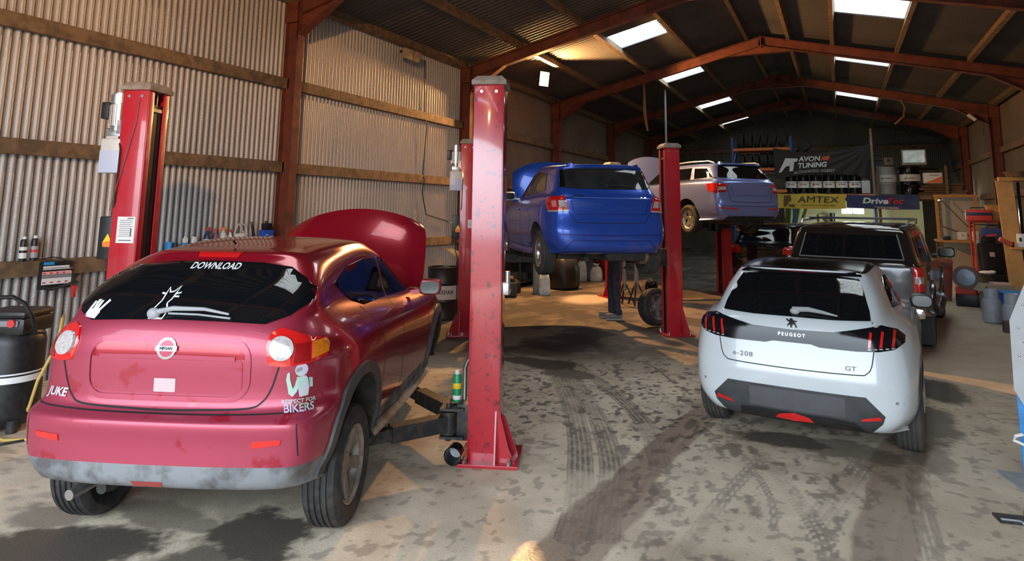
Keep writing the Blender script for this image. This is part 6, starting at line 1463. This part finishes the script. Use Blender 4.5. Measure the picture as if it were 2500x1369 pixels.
# storage deck with the big drums
o = thing('storage_deck', (2.5, 29.0, 0), 0, 'timber storage deck carrying the two big drums', 'shelf')
MB().box((0,.9,2.57), (2.2,2.4,.06)).build('deck', M_shelf, o, smooth=False); MB().box((0,-.28,2.50), (2.3,.06,.14)).build('front_beam', M_timber, o, smooth=False)
MB().box((0,1.6,3.66), (2.2,1.0,.04)).build('upper_shelf', M_shelf, o, smooth=False)
for x, y in ((-1.1,-.25),(1.1,-.25),(-1.1,2.0),(1.1,2.0)): MB().box((x, y, 1.83), (.09,.09,3.66)).build('post', M_timber, o, smooth=False)
def big_drum(x, label, m, lo_m, band):
    o = thing('oil_drum', (x, 29.15, 2.6), 0, label, 'drum')
    mb = MB(); mb.lathe([(0,0),(.33,0),(.34,.02),(.33,.04),(.33,.36),(.34,.38),(.33,.40),(.33,.70),(.34,.72),(.33,.74),(.33,1.03),(.34,1.06),(.32,1.06),(.31,1.03),(0,1.03)], 36); mb.build('drum_shell', m, o)
    mb = MB(); mb.use(band); z0, z1 = (.47,.75) if m is not M_blackdrum else (.50,.76); mb.lathe([(.343,z0),(.345,z0+.001),(.345,z1),(.343,z1+.001)], 36, close=False); mb.use(M_greyink)
    a_ = -PI/2-.45; mb.cyl((.343*math.cos(a_), .343*math.sin(a_), .61), (.348*math.cos(a_), .348*math.sin(a_), .61), .05, n=14)
    for q in range(8): a_ = -PI/2-.15+.085*q; mb.box((.346*math.cos(a_), .346*math.sin(a_), .61), (.035,.004,.05), rot=(0,0,a_+PI/2))
    mb.build('label_band', None, o); return o
M_blackdrum = mat('gloss_black_drum', (.006,.006,.007), .22); M_gdrum = mat('grey_drum', (.34,.32,.30), .4)
big_drum(1.70, 'big grey drum with a pale label on the storage deck', M_gdrum, None, mat('pale_label',(.62,.60,.56),.5))
big_drum(2.48, 'big black drum with a wide white band on the storage deck', M_blackdrum, None, mat('cream_label',(.70,.66,.58),.5))
o = thing('carton', (3.20, 29.1, 3.02), 0, 'white carton with an orange corner stacked beside the black drum', 'box'); MB().box((0,0,.195), (.60,.40,.39), bev=.006).build('carton_body', M_paper, o); mb = MB(); mb.prism([(-.28,0.02),(.285,.02),(.285,.26),(.0,.12)], .002, facing((0,-.202,0), (1,0,0))); mb.build('orange_print', M_orangeink, o); mb = MB(); mb.box((.05,-.202,.30), (.3,.002,.03)); mb.build('grey_print', M_greyink, o)
o = thing('timber_pile', (3.45, 29.1, 2.6), .05, 'loose pile of brown boards on the far shelf, under the white carton', 'boards', None)
for q in range(5): MB().box((.12*math.sin(q*2.), .05*math.cos(q), .04+.083*q), (1.5-.1*q,.5,.07), rot=(0,.02*math.sin(q*3),.05*q)).build('board', mat('brown_board',(.17,.10,.055),.8,noise=.5,nscale=5), o, smooth=False)
o = thing('display_panel', (2.70, 29.6, 3.68), 0, 'pale framed panel on the high shelf above the black drum', 'panel'); MB().box((0,0,.38), (.82,.05,.60), bev=.01).build('frame', mat('pale_frame',(.55,.48,.40),.5), o); MB().box((0,-.03,.40), (.72,.012,.46)).build('panel_face', mat('pale_panel',(.75,.82,.78),.3,noise=1.,nscale=5,ncol=(.15,.17,.16),lo=.45,hi=.52,emit=(.8,.9,.85),estr=.25), o); MB().box((0,0,.04), (.5,.2,.08)).build('stand', M_black, o)
o = thing('crate', (1.47, 29.6, 3.68), 0, 'dark slatted crate on the high shelf left of the brown box', 'crate')
mb = MB()
for z in (.05,.18,.31,.50): mb.box((0,0,z), (.36,.36,.05 if z < .4 else .02))
for x in (-.17,.17):
    for y in (-.17,.17): mb.box((x, y, .26), (.025,.025,.52))
mb.build('slats', mat('crate_grey',(.10,.10,.10),.6), o); MB().box((0,.0,.1), (.30,.30,.16)).build('contents', M_black, o)
o = thing('carton', (1.82, 29.6, 3.68), .1, 'brown box on the high shelf between crate and pale panel', 'box'); MB().box((0,0,.22), (.32,.30,.30), bev=.005).build('carton_body', M_card, o); MB().box((0,0,.035), (.36,.34,.07)).build('tray', M_black, o); MB().box((0,-.152,.26), (.10,.004,.10)).build('dark_opening', M_ink, o)
o = thing('loose_plank', (1.25, 28.86, 0), 0, 'tall thin timber upright at the right end of the black banner', 'post'); MB().box((0,0,2.58), (.07,.05,5.16), rot=(0,.0,0)).build('plank', mat('pale_timber',(.36,.22,.11),.75), o, smooth=False); MB().box((0,-.03,4.55), (.05,.02,.05)).build('hook', M_steel, o)
# banners
def banner(name, label, x0, x1, zt, zb, y, m, sagT, sagB, amp, wrap, texts, seed=1, patches=()):
    # zt, zb: functions of q in 0..1 for the top and bottom hem; wrap(q, t) gives the cloth's depth
    NX, NY = 60, 22; o = thing(name, (x0, y, 0), 0, label, 'banner'); W_ = x1-x0
    def P(q, t, off=0.): return V((q*W_, wrap(q, t)-off, zb(q)+(zt(q)-zb(q))*t))
    vs = [P(i/NX, j/NY) for j in range(NY+1) for i in range(NX+1)]; fs = [(j*(NX+1)+i, j*(NX+1)+i+1, (j+1)*(NX+1)+i+1, (j+1)*(NX+1)+i) for j in range(NY) for i in range(NX)]
    k0 = len(vs); vs += [p+V((0,.006,0)) for p in vs]; fs += [tuple(k0+i for i in f[::-1]) for f in fs]
    MB().add(vs, fs).build('cloth', m, o, angle=60)
    for nm, polys, mm in patches:
        mb = MB().use(mm)
        for po in polys:
            ov, oe, of, _, _, _ = delaunay_2d_cdt([V(p) for p in po], [], [list(range(len(po)))], 1, 1e-6); mb.add([P(v.x, v.y, .022) for v in ov], [tuple(f) for f in of])
        mb.build(nm, None, o, smooth=False)
    for nm, body, qx, ty, size, mm, sh, bo, xs in texts:
        vs, fs = text_geo(body, size, 0, sh, bo); mb = MB().use(mm); hh = zt(.5)-zb(.5)
        mb.add([P(qx+v.x*xs/W_, ty+v.y/hh, .028) for v in vs], fs); mb.build(nm, None, o, smooth=False)
    return o
M_bk = mat('black_banner_cloth', (.035,.030,.027), .75); M_ye = mat('yellow_banner_cloth', (.78,.56,.07), .6); M_bl = mat('navy_banner_cloth', (.035,.05,.14), .6)
L_ = lambda q: q
def av_top(q): return 4.50 - .30*math.sin(PI*min(q/1.0,1))*(1-q*.55) + .05*q
def av_bot(q): return 3.22 + .34*math.sin(PI*q)**1.0*(.75) - .02 - .5*max(0, q-.93)/.07*0
def av_wrap(q, t):
    d = math.hypot((1-q)*2.4, (1-t)*1.0); an = math.atan2((1-t)*1.0, (1-q)*2.4+1e-4)
    return .05*math.sin(an*22)*min(d*1.4, 1)*(.2+.8*q**1.5) + .02*math.sin(q*9)
AT_A = [(.055,.20),(.145,.66),(.29,.66),(.275,.52),(.235,.52),(.20,.20),(.165,.20),(.15,.34),(.115,.34),(.10,.20)]
banner('fabric_banner', 'black sagging banner with white lettering and an orange-red block', -2.30, 1.24, av_top, av_bot, 28.90, M_bk, 0, 0, 0, av_wrap,
    [('lettering_avon','AVON',.376,.665,.26,M_whitelbl,.15,.03,1.05),('lettering_tuning','TUNING',.40,.375,.27,M_whitelbl,.15,.03,1.02),('lettering_strapline','AUTHORISED AGENT',.42,.10,.155,mat('dim_white',(.5,.49,.47),.6),0,.012,1.0)],
    patches=[('initials_logo',[[(.045,.20),(.125,.70),(.185,.70),(.165,.40),(.13,.40),(.10,.30),(.075,.20)],[(.165,.70),(.258,.70),(.245,.57),(.218,.57),(.20,.20),(.16,.20),(.175,.57),(.158,.57)]],M_whitelbl),('red_block',[[(.495,.57),(.575,.58),(.59,.76),(.51,.75)]],mat('red_block_print',(.75,.12,.06),.6))])
def yt(q): return 2.62 - .015*math.sin(PI*q*3)
def yb(q): return 2.05 - .02*math.sin(PI*q)
yw = lambda q, t: .02*math.sin(q*14+t*2)+.015*math.sin(q*31)*(1-t)
banner('fabric_banner', 'yellow banner with bold black lettering hung below the small drums', -2.20, .24, yt, yb, 28.62, M_ye, 0, 0, 0, yw,
    [('lettering_amtex','AMTEX',.60,.60,.36,M_ink,.12,.0,1.25),('lettering_small','CAR PARTS & ACCESSORIES',.60,.22,.075,M_ink,0,.01,1.35)],
    patches=[('dark_figure_print',[[(.09,.15),(.10,.90),(.20,.93),(.21,.55),(.17,.52),(.16,.30),(.13,.28),(.13,.15)],[(.16,.15),(.17,.28),(.25,.28),(.26,.12)]],mat('brown_print',(.16,.10,.04),.6))])
banner('fabric_banner', 'navy banner with white and red lettering next to the yellow banner', .28, 2.68, lambda q: 2.60-.05*math.sin(PI*q), lambda q: 2.10-.03*math.sin(PI*q)-.06*q, 28.62, M_bl, 0, 0, 0, lambda q, t: .03*math.sin(q*10+t*4)*(.3+q)+.01*math.sin(q*30),
    [('lettering_drive','Drive',.40,.58,.30,M_whitelbl,.18,.035,1.25),('lettering_tec','Tec',.665,.58,.30,M_redink,.25,.02,1.2),('lettering_small','Trusted by technicians',.55,.16,.09,mat('dim_white',(.5,.49,.47),.6),0,.01,1.0)],
    patches=[('red_strip',[[(.42,.11),(.72,.11),(.72,.03),(.42,.03)]],mat('pink_strip2',(.6,.3,.3),.6))])
# lit workshop under the deck
M_green = mat('pale_green_board', (.56,.56,.34), .8, noise=.4, nscale=2, ncol=(.44,.43,.26))
mb = MB(); mb.box((.55,32.0,1.2), (5.1,.06,2.4)); mb.build('wall_workshop', M_green, smooth=False)['kind'] = 'structure'
for i, (x, y) in enumerate(((.28,30.0),(.70,30.0))):
    o = thing('tube_light', (x, y, 1.95), 0, '%s of the two bright tube lights under the navy banner' % ('left', 'right')[i], 'lamp', 'tube lights over the bench')
    MB().box((0,.02,.08), (.40,.10,.10), bev=.02).build('fitting', M_white, o); MB().box((0,-.02,-.02), (.38,.08,.14), bev=.03).build('lit_diffuser', M_ledw, o); mb = MB(); mb.cyl((-.12,.02,.12),(-.12,.02,.62),.008,n=6); mb.cyl((.12,.02,.12),(.12,.02,.62),.008,n=6); mb.build('hanger', M_steel, o)
    l = bpy.data.lights.new('tube_light_lamp', 'POINT'); l.energy = 45; l.color = (.9,1.,.85); l.shadow_soft_size = .15; lo = bpy.data.objects.new('tube_light_lamp', l); COL.objects.link(lo); lo.location = (x, y-.15, 1.8)
o = thing('bench_lamp', (3.30, 28.9, 2.40), 0, 'small bright lamp under the boards at the right end of the deck', 'lamp'); mb = MB(); mb.lathe([(.02,.06),(.10,0),(.095,-.005),(.015,.05)], 18, close=False); mb.build('shade', M_greysteel, o); MB().ball((0,0,.01), .055, (1,1,.6)).build('bulb', M_ledw, o); MB().cyl((0,0,.05),(0,0,.16),.006,n=6).build('cord', M_ink, o)
l = bpy.data.lights.new('bench_bulb', 'POINT'); l.energy = 40; l.color = (1.,.86,.6); l.shadow_soft_size = .06; lo = bpy.data.objects.new('bench_bulb', l); COL.objects.link(lo); lo.location = (3.30, 28.85, 2.3)
o = thing('workbench', (.5, 31.4, 0), 0, 'dark workbench along the pale green wall', 'bench'); MB().box((0,0,.90), (4.6,.7,.06)).build('worktop', M_timber, o, smooth=False)
for x in (-2.2,0,2.2): MB().box((x,0,.43), (.08,.6,.87)).build('leg', M_timber, o, smooth=False)
o = thing('grinder', (-.27, 31.3, .93), 0, 'dark machine on the bench in front of the pale green wall', 'machine'); MB().box((0,0,.16), (.32,.3,.32), bev=.04).build('housing', mat('grey_blue_machine',(.12,.13,.17),.5), o); MB().cyl((0,0,.32),(0,0,.95),.10,n=16).build('head', M_black, o); MB().box((-.25,0,.45), (.2,.08,.06)).build('arm', M_steel, o)
for i, (x, lab) in enumerate(((-1.25,'white cupboard door with small writing, left on the green wall'),(-.45,'white cupboard door, right on the green wall'))):
    o = thing('cupboard', (x, 31.85, .98), 0, lab, 'cupboard', None); MB().box((0,0,.40), (.72,.22,.86), bev=.005).build('carcass', mat('cream_cupboard',(.60,.58,.42),.6), o); dd = MB().box((0,-.118,.40), (.69,.012,.83), bev=.003).build('door', mat('cream_cupboard',(.60,.58,.42),.6), o); MB().box((.28,-.132,.4), (.02,.02,.12)).build('handle', M_black, dd)
    if i == 0: MB().box((-.12,-.127,.60), (.30,.004,.05)).build('printed_label', M_greyink, dd)
o = thing('hanging_sheet', (-2.1, 30.6, 1.1), 0, 'pale green dust sheet hung left of the bench', 'sheet')
vs = []; fs = []
for i in range(25):
    q = i/24
    for j in range(9): t = j/8; vs.append((q*.9*(1-.35*(1-t)), .10*math.sin(q*16)*(.4+.6*(1-t)), t*.95))
for i in range(24):
    for j in range(8): b_ = i*9+j; fs.append((b_, b_+9, b_+10, b_+1))
MB().add(vs, fs).build('cloth', mat('green_sheet',(.30,.36,.16),.8), o, angle=60); MB().cyl((-.05,0,.96),(.95,0,.96),.015,n=8).build('rail', M_steel, o)

# ------------------------------------------------------------------ right-hand side clutter
o = thing('workbench', (3.55, 26.2, 0), 0, 'cluttered timber bench with a post frame by the right wall', 'bench'); MB().box((0,0,1.02), (1.4,1.2,.06)).build('worktop', M_osb, o, smooth=False)
for x, y in ((-.62,-.5),(.62,-.5),(-.62,.5),(.62,.5)): MB().box((x, y, .5), (.08,.08,1.0)).build('leg', M_timber, o, smooth=False)
for x in (-.55,.55): MB().box((x,.5,1.78), (.09,.07,1.48)).build('post', M_osb, o, smooth=False)
MB().box((0,.5,2.5), (1.25,.08,.09)).build('top_rail', M_osb, o, smooth=False); MB().bar((.5,.45,1.1), (-.5,.45,1.5), .05, .05).build('brace', M_timber, o, smooth=False); MB().bar((.5,.45,1.2),(-.45,.40,2.4),.03,.03).build('strut', M_timber, o, smooth=False)
o = thing('clock', (3.55, 25.9, 1.05), 0, 'small white square clock standing on the cluttered bench', 'clock'); MB().box((0,0,.14), (.26,.06,.26), bev=.02).build('case', M_white, o); MB().cyl((0,-.031,.14),(0,-.034,.14),.10,n=24).build('dial', M_paper, o); mb = MB(); mb.box((0,-.036,.17), (.012,.003,.07)); mb.box((.03,-.036,.14), (.07,.003,.012)); mb.build('hands', M_ink, o)
for i, (x, y, z, d, m_, lab) in enumerate(((3.1,25.8,1.05,(.22,.16,.12),M_black,'black case at the left end of the cluttered bench'),(3.9,25.85,1.05,(.16,.14,.30),M_white,'white container at the right end of the cluttered bench'),(4.05,25.9,1.05,(.14,.14,.22),M_redink,'red tin at the wall end of the cluttered bench'))):
    o = thing('container', (x, y, z), .2*i, lab, 'container'); MB().box((0,0,d[2]/2), d, bev=.012).build('case', m_, o); MB().box((0,0,d[2]+.012), (d[0]*.6,d[1]*.6,.025), bev=.006).build('lid', M_greysteel, o)
o = thing('notice_board', (3.75, 27.2, 0), 0, 'pale board with a black notice leaning behind the cluttered bench', 'board'); MB().box((0,0,1.25), (1.1,.05,2.5)).build('board', mat('pale_grey_board',(.48,.45,.36),.8), o, smooth=False); MB().box((.25,-.03,1.62), (.16,.01,.34)).build('notice', M_ink, o)
# red trolley with tools
o = thing('tool_trolley', (3.15, 21.0, 0), 0, 'tall red tubular tool trolley crammed with tools, right of the pickup', 'trolley')
M_tr = mat('trolley_red', (.60,.05,.035), .45)
for x, y in ((0,0),(.95,0),(0,.6),(.95,.6)): MB().cyl((x, y, .1), (x, y, 1.72), .028, n=10).build('upright', M_tr, o)
mb = MB()
for y in (0,.6): mb.bar((0,y,1.70), (.95,y,1.70), .07, .05); mb.bar((0,y,1.0), (.95,y,1.0), .04, .04); mb.bar((0,y,.45), (.95,y,.45), .04, .04)
mb.build('rails', M_tr, o)
for z in (.40,.95,1.62): MB().box((.475,.3,z), (.93,.6,.02)).build('shelf', M_darkmetal, o, smooth=False)
for x, y in ((0,0),(.95,0),(0,.6),(.95,.6)): MB().cyl((x-.015,y,.05),(x+.015,y,.05),.05,n=16).build('caster', M_rubber, o)
rr = random.Random(21); pal = [M_redink, M_white, M_black, M_blue, M_steel, M_card, M_orangeink, M_greysteel]
nm_ = ['red','white','black','blue','steel','brown','orange','grey']
for k_, (z, n) in enumerate(((.41,6),(.96,7))):
    for q in range(n):
        h_ = rr.uniform(.10,.30); ci = rr.randrange(8); x = 3.22+.125*q
        o = thing('tool_case', (x, 21.12, z), rr.uniform(-.3,.3), '%s %s tool box, %s from the left on the %s shelf of the red trolley' % (('squat','upright')[h_ > .2], nm_[ci], ORD[q], ('bottom','middle')[k_]), 'tool box', 'tool boxes on the red trolley')
        MB().box((0,0,h_/2), (.10,.16,h_), bev=.008).build('case', pal[ci], o); MB().box((0,-.083,h_*.6), (.05,.01,.02)).build('latch', M_chrome, o)
o = thing('tool_box', (3.25, 20.9, 1.732), -.05, 'red and blue tool box lying on top of the tool trolley', 'tool box'); MB().box((0,0,.14), (.55,.28,.28), bev=.02).build('case', M_tr, o); MB().box((0,-.005,.17), (.56,.29,.08), bev=.01).build('blue_band', mat('navy_plastic',(.03,.035,.10),.4), o); mb = MB(); mb.tube([(-.15,0,.28),(-.15,0,.33),(.15,0,.33),(.15,0,.28)], .014, 8); mb.build('handle', M_black, o)
o = thing('wooden_box', (3.72, 21.1, 1.732), .05, 'plain plywood box on top of the tool trolley', 'box'); MB().box((0,.1,.20), (.48,.34,.38), bev=.005).build('sides', M_osb, o, smooth=False); MB().box((0,.1,.40), (.50,.36,.02)).build('lid', M_osb, o, smooth=False)
o = thing('sports_bag', (3.62, 20.3, 0), 0, 'blue zip bag with a red strip piled on the black seat', 'bag')
o.location = (3.40, 20.2, 1.28); mb = MB(); mb.box((0,0,.14), (.50,.30,.27), bev=.07); mb.build('bag_body', mat('blue_nylon',(.03,.06,.22),.7), o); mb = MB(); mb.box((-.05,-.152,.10), (.22,.004,.05), rot=(0,-.12,0)); mb.build('red_strip', M_redink, o); mb = MB(); mb.tube([(-.15,0,.26),(-.1,-.02,.33),(.1,-.02,.33),(.15,0,.26)], .012, 8); mb.build('handle', M_black, o)
# seat stack
o = thing('car_seat', (3.12, 18.3, 0), .25, 'black car seat standing against the pale wooden frame', 'seat')
mb = MB(); mb.box((0,.05,.46), (.50,.52,.20), bev=.07); mb.build('seat_cushion', M_black, o); mb = MB(); mb.box((0,.26,.86), (.50,.20,.78), rot=(-.12,0,0), bev=.08); mb.build('backrest', M_black, o); mb = MB(); mb.box((0,.32,1.30), (.28,.12,.18), bev=.05); mb.build('headrest', M_black, o); mb = MB(); mb.box((0,.05,.18), (.42,.46,.36)); mb.build('seat_base', M_darkmetal, o)
mb = MB(); mb.box((-.08,-.0,1.0), (.09,.02,.10)); mb.build('paper_tag', mat('pink_paper',(.7,.45,.38),.6), o)
o = thing('rag', (2.86, 17.95, .58), 0, 'white cloth lying on the black car seat', 'cloth'); MB().ball((0,0,.04), .13, (1.2,.8,.3)).build('cloth', M_white, o); MB().ball((.1,.02,.06), .07, (1.1,.8,.4)).build('fold', M_white, o)
o = thing('spare_case', (3.35, 20.15, 0), 0, 'dark metal locker under the blue zip bag', 'locker'); MB().box((0,0,.635), (.55,.45,1.27), bev=.01).build('locker_body', M_darkmetal, o); dd = MB().box((0,-.232,.65), (.50,.012,1.15), bev=.004).build('door', M_darkmetal, o); MB().box((.19,-.245,.68), (.02,.02,.12)).build('handle', M_steel, dd)
# pale wooden frame
o = thing('timber_rack', (3.02, 16.0, 0), 0, 'pale timber frame standing at the right side by the seat', 'frame')
MB().box((-.02,0,1.28), (.27,.07,2.56), rot=(0,-.035,0)).build('post', M_osb, o, smooth=False); MB().box((.40,.05,1.28), (.20,.07,2.56), rot=(0,-.03,0)).build('post', M_osb, o, smooth=False)
MB().box((.25,.02,2.59), (.80,.16,.07)).build('top_rail', M_osb, o, smooth=False); MB().box((.2,.30,2.59), (.72,.05,.07)).build('rear_rail', M_timber, o, smooth=False)
MB().box((.18,-.10,1.25), (.52,.26,.035)).build('shelf', M_osb, o, smooth=False); MB().box((.17,.08,1.28), (.05,.05,2.5)).build('pole', M_blackgloss, o, smooth=False)
for x in (-.02,.42): MB().box((x,.30,1.28), (.07,.07,2.56)).build('rear_post', M_timber, o, smooth=False)
o = thing('drip_pan', (3.22, 16.05, 2.628), 0, 'brown rusty pan on top of the pale timber frame', 'pan'); mb = MB(); mb.lathe([(0,0),(.20,0),(.26,.10),(.25,.105),(.19,.015),(0,.015)], 24); mb.build('pan_shell', mat('rusty_pan',(.16,.10,.06),.7,noise=.6,nscale=10), o); MB().ball((.02,0,.05), .15, (1,1,.5)).build('contents', M_darkmetal, o)
o = thing('power_drill', (2.92, 15.85, 1.268), .3, 'red cordless tool on the shelf of the pale timber frame', 'tool'); mb = MB(); mb.box((-.06,0,.10), (.24,.07,.09), rot=(0,.5,0), bev=.02); mb.build('motor_body', mat('red_tool',(.65,.12,.07),.4), o); mb = MB(); mb.box((.05,0,.05), (.06,.06,.10), bev=.012); mb.build('battery', M_black, o)
o = thing('charger_unit', (3.13, 15.88, 1.268), 0, 'white charger with dark patches on the shelf of the pale timber frame', 'charger'); MB().box((0,0,.13), (.15,.12,.26), bev=.02).build('case', M_white, o); mb = MB(); mb.box((-.03,-.062,.15), (.04,.004,.07)); mb.box((.035,-.062,.10), (.03,.004,.03)); mb.build('dark_patches', M_ink, o)
# space heater
o = thing('space_heater', (2.33, 16.85, 0), math.radians(-12), 'red space heater with a round outlet on a black base, behind the pickup', 'heater')
mb = MB(); mb.box((0,.05,.13), (.42,.55,.26), bev=.03); mb.build('fuel_tank', M_black, o)
mb = MB(); mb.box((-.02,.0,.32), (.36,.50,.14), bev=.015); mb.build('cabinet', M_tr, o)
T = Matrix.Translation((0,-.30,.60)) @ Matrix.Rotation(-PI/2-.04, 4, 'X')
mb = MB(); mb.lathe([(.215,0),(.235,.0),(.235,.05),(.215,.08),(.20,.75),(.12,.80),(0,.80)], 36, M=T, close=False); mb.build('barrel', mat('rusty_red_barrel',(.24,.045,.03),.6,noise=.7,nscale=6,ncol=(.12,.05,.035)), o)
mb = MB(); mb.lathe([(.17,-.012),(.236,-.012),(.236,.03),(.17,.03),(.17,-.012)], 36, M=T, close=False); mb.build('outlet_ring', mat('brown_ring',(.13,.08,.065),.55), o)
mb = MB(); mb.lathe([(0,.04),(.17,.05),(.17,.06),(0,.05)], 30, M=T); mb.build('outlet_grille', mat('grille_blue_grey',(.20,.24,.30),.4,metal=.5), o)
o = thing('bumper_cover', (1.98, 17.6, .0), 0, 'orange-red panel propped behind the space heater', 'panel'); MB().box((0,0,.45), (.36,.05,.90), rot=(-.12,.1,0), bev=.02).build('panel', mat('rusty_red_barrel',(.24,.045,.03),.6), o); MB().box((.02,-.06,.80), (.30,.03,.05), rot=(-.12,.1,0)).build('flange', M_darkmetal, o)
# carton and grey gas bottles
o = thing('cardboard_box', (2.68, 16.0, 0), .15, 'open cardboard box behind the grey gas bottles', 'box'); MB().box((0,0,.27), (.46,.46,.54), bev=.006).build('carton', mat('drab_carton',(.32,.28,.19),.85), o)
mb = MB(); mb.box((-.28,-.02,.47), (.16,.44,.01), rot=(0,-.9,0)); mb.build('flap', mat('drab_carton',(.32,.28,.19),.85), o); MB().box((.05,-.05,.56), (.3,.25,.04), bev=.01).build('contents', mat('pink_paper',(.7,.45,.38),.6), o)
def gas(x, y, label, m, s=1.):
    o = thing('gas_bottle', (x, y, 0), 0, label, 'gas bottle', 'grey gas bottles')
    mb = MB(); mb.lathe([(0,0),(.10*s,0),(.13*s,.03),(.135*s,.10),(.135*s,.30*s),(.11*s,.37*s),(.06*s,.40*s),(0,.40*s)], 28); mb.build('shell', m, o)
    mb = MB(); mb.lathe([(.095*s,.36*s),(.10*s,.36*s),(.10*s,.50*s),(.095*s,.52*s),(.088*s,.50*s),(.088*s,.36*s)], 24, close=False); mb.build('collar', m, o); MB().cyl((0,0,.40*s),(0,0,.48*s),.03,n=12).build('valve', M_darkmetal, o)
M_gas = mat('blue_grey_paint', (.40,.45,.52), .5, noise=.5, nscale=10, ncol=(.28,.30,.33))
gas(2.33, 14.45, 'blue-grey gas bottle standing nearest the pickup', M_gas, 1.12); gas(2.58, 14.2, 'blue-grey gas bottle between two others by the cardboard box', M_gas, 1.05)
gas(2.50, 13.75, 'blue-grey gas bottle partly hidden by the grey panel', M_gas, 1.1)
o = thing('wood_block', (2.37, 13.42, 0), .2, 'short brown log standing in front of the gas bottles', 'log'); mb = MB(); mb.lathe([(0,0),(.085,0),(.09,.01),(.088,.17),(.08,.18),(0,.18)], 18); mb.build('log', mat('bark',(.12,.09,.07),.9,noise=.5,nscale=20), o); MB().cyl((0,0,.178),(0,0,.184),.075,n=18).build('cut_end', M_timber, o)
o = thing('plastic_crate', (2.72, 14.9, 0), .1, 'blue plastic crate glimpsed behind the gas bottles', 'crate'); MB().box((0,0,.25), (.36,.36,.5), bev=.02).build('crate_body', M_blue, o); MB().box((0,0,.51), (.40,.40,.03), bev=.008).build('rim', M_cyan, o)
# grey panel on a blue steel leg at the right edge
o = thing('panel_stand', (1.14, 6.3, 0), math.radians(-12), 'grey sheet-metal panel on a blue steel leg at the right edge', 'stand')
mb = MB(); mb.box((.015,0,.34), (.07,.07,.68), rot=(0,-.0,0), bev=.004); mb.build('leg', mat('blue_steel_paint',(.03,.26,.66),.4,noise=.4,nscale=9,ncol=(.02,.12,.3)), o)
mb = MB(); mb.box((.85,0,.34), (.07,.07,.68), bev=.004); mb.build('leg', mat('blue_steel_paint',(.03,.26,.66),.4), o)
mb = MB(); mb.bar((0,0,.62), (.85,0,.62), .06, .06); mb.build('crossbar', mat('blue_steel_paint',(.03,.26,.66),.4), o)
poly = [(-.03,.60),(-.02,1.10),(.10,1.40),(.95,1.44),(.95,.42),(.10,.42),(.02,.50)]
mb = MB(); mb.prism(poly, .05, facing((0,-.02,0), (1,0,0))); pn = mb.build('sheet_panel', mat('pale_grey_sheet',(.50,.51,.53),.45,noise=.3,nscale=6,ncol=(.40,.40,.41)), o)
mb = MB()
for x, z in ((.03,1.05),(.07,1.22),(.02,.85),(.06,.95),(.05,.72)): mb.ball((x,-.072,z), .009, (1,.5,1))
mb.build('rivets', M_chrome, pn)
mb = MB(); mb.tube([(.0,-.06,.29),(-.05,-.07,.27),(-.06,-.07,.24),(.0,-.07,.22),(.07,-.07,.25)], .012, 8); mb.build('white_loop', M_white, o)
o = thing('steel_plate', (1.23, 5.95, 0), .1, 'grey steel plate lying on the concrete at the foot of the blue leg', 'plate'); mb = MB(); mb.prism([(-.26,.32),(.45,.32),(.45,-.45),(-.16,-.45),(-.19,-.10)], .014); mb.build('plate', M_greysteel, o, smooth=False); MB().box((.05,.1,.02), (.16,.03,.012)).build('weld_strip', M_steel, o)
mb = MB().tube([(.80,5.28,.012),(.90,5.30,.012),(.97,5.22,.012),(.99,5.05,.012),(.93,4.93,.012),(.96,4.8,.012),(1.08,4.72,.012)], .011, 7); tag(mb.build('power_cable', M_greysteel), 'grey cable curling on the concrete at the right edge', 'cable')
o = thing('floor_bracket', (.86, 5.33, 0), .2, 'small dark steel bracket on the concrete by the grey cable', 'bracket'); mb = MB(); mb.box((.05,0,.008), (.26,.12,.014)); mb.build('bracket_base', M_darkmetal, o, smooth=False); MB().box((.12,.03,.03), (.06,.05,.04)).build('lug', M_steel, o)
# things hung from the roof
mb = MB(); z_ = roofz(-2.42)-.05; mb.cyl((-4.86,20.9,.0), (-4.86,20.9,roofz(-4.86)-.05), .035, n=10); tag(mb.build('conduit_pipe', M_greysteel), 'thin grey pipe rising to the roof behind the post by the blue hatchback', 'pipe')
mb = MB(); mb.tube([(-4.80,18.1,5.45),(-4.80,18.1,4.75),(-4.79,18.1,4.55),(-4.76,18.1,4.32),(-4.72,18.1,4.10)], .035, 8, rs=[.02,.05,.045,.04,.03]); tag(mb.build('hanging_strap', mat('brown_strap',(.22,.10,.05),.8)), 'brown strap dangling from the third roof frame', 'strap')
mb = MB(); mb.box((3.70, 23.47, 4.76), (.26,.05,.09), rot=(.0,.75,.0)); mb.box((3.72,23.53,4.76), (.05,.08,.05)); tag(mb.build('roof_tube_light', M_white), 'short white unlit lamp fixed to a roof frame near the right eave', 'lamp')
mb = MB(); mb.tube([(1.9,23.4,roofz(1.9)-.35),(2.0,23.4,roofz(2.0)-.55),(1.95,23.4,roofz(1.95)-.85),(1.7,23.4,roofz(1.7)-1.15)], .03, 7); tag(mb.build('hanging_cable', M_timber), 'brown cable drooping from the fourth roof frame on the right', 'cable')
o = thing('wall_block', (4.15, 13.4, 5.02), 0, 'stub of sawn timber hung on the right purlin', 'timber'); MB().box((0,0,0), (.05,.10,.42), rot=(0,.25,0)).build('stub', mat('pale_timber',(.36,.22,.11),.75), o, smooth=False); MB().box((.02,0,.16), (.07,.12,.02)).build('cleat', M_steel, o)
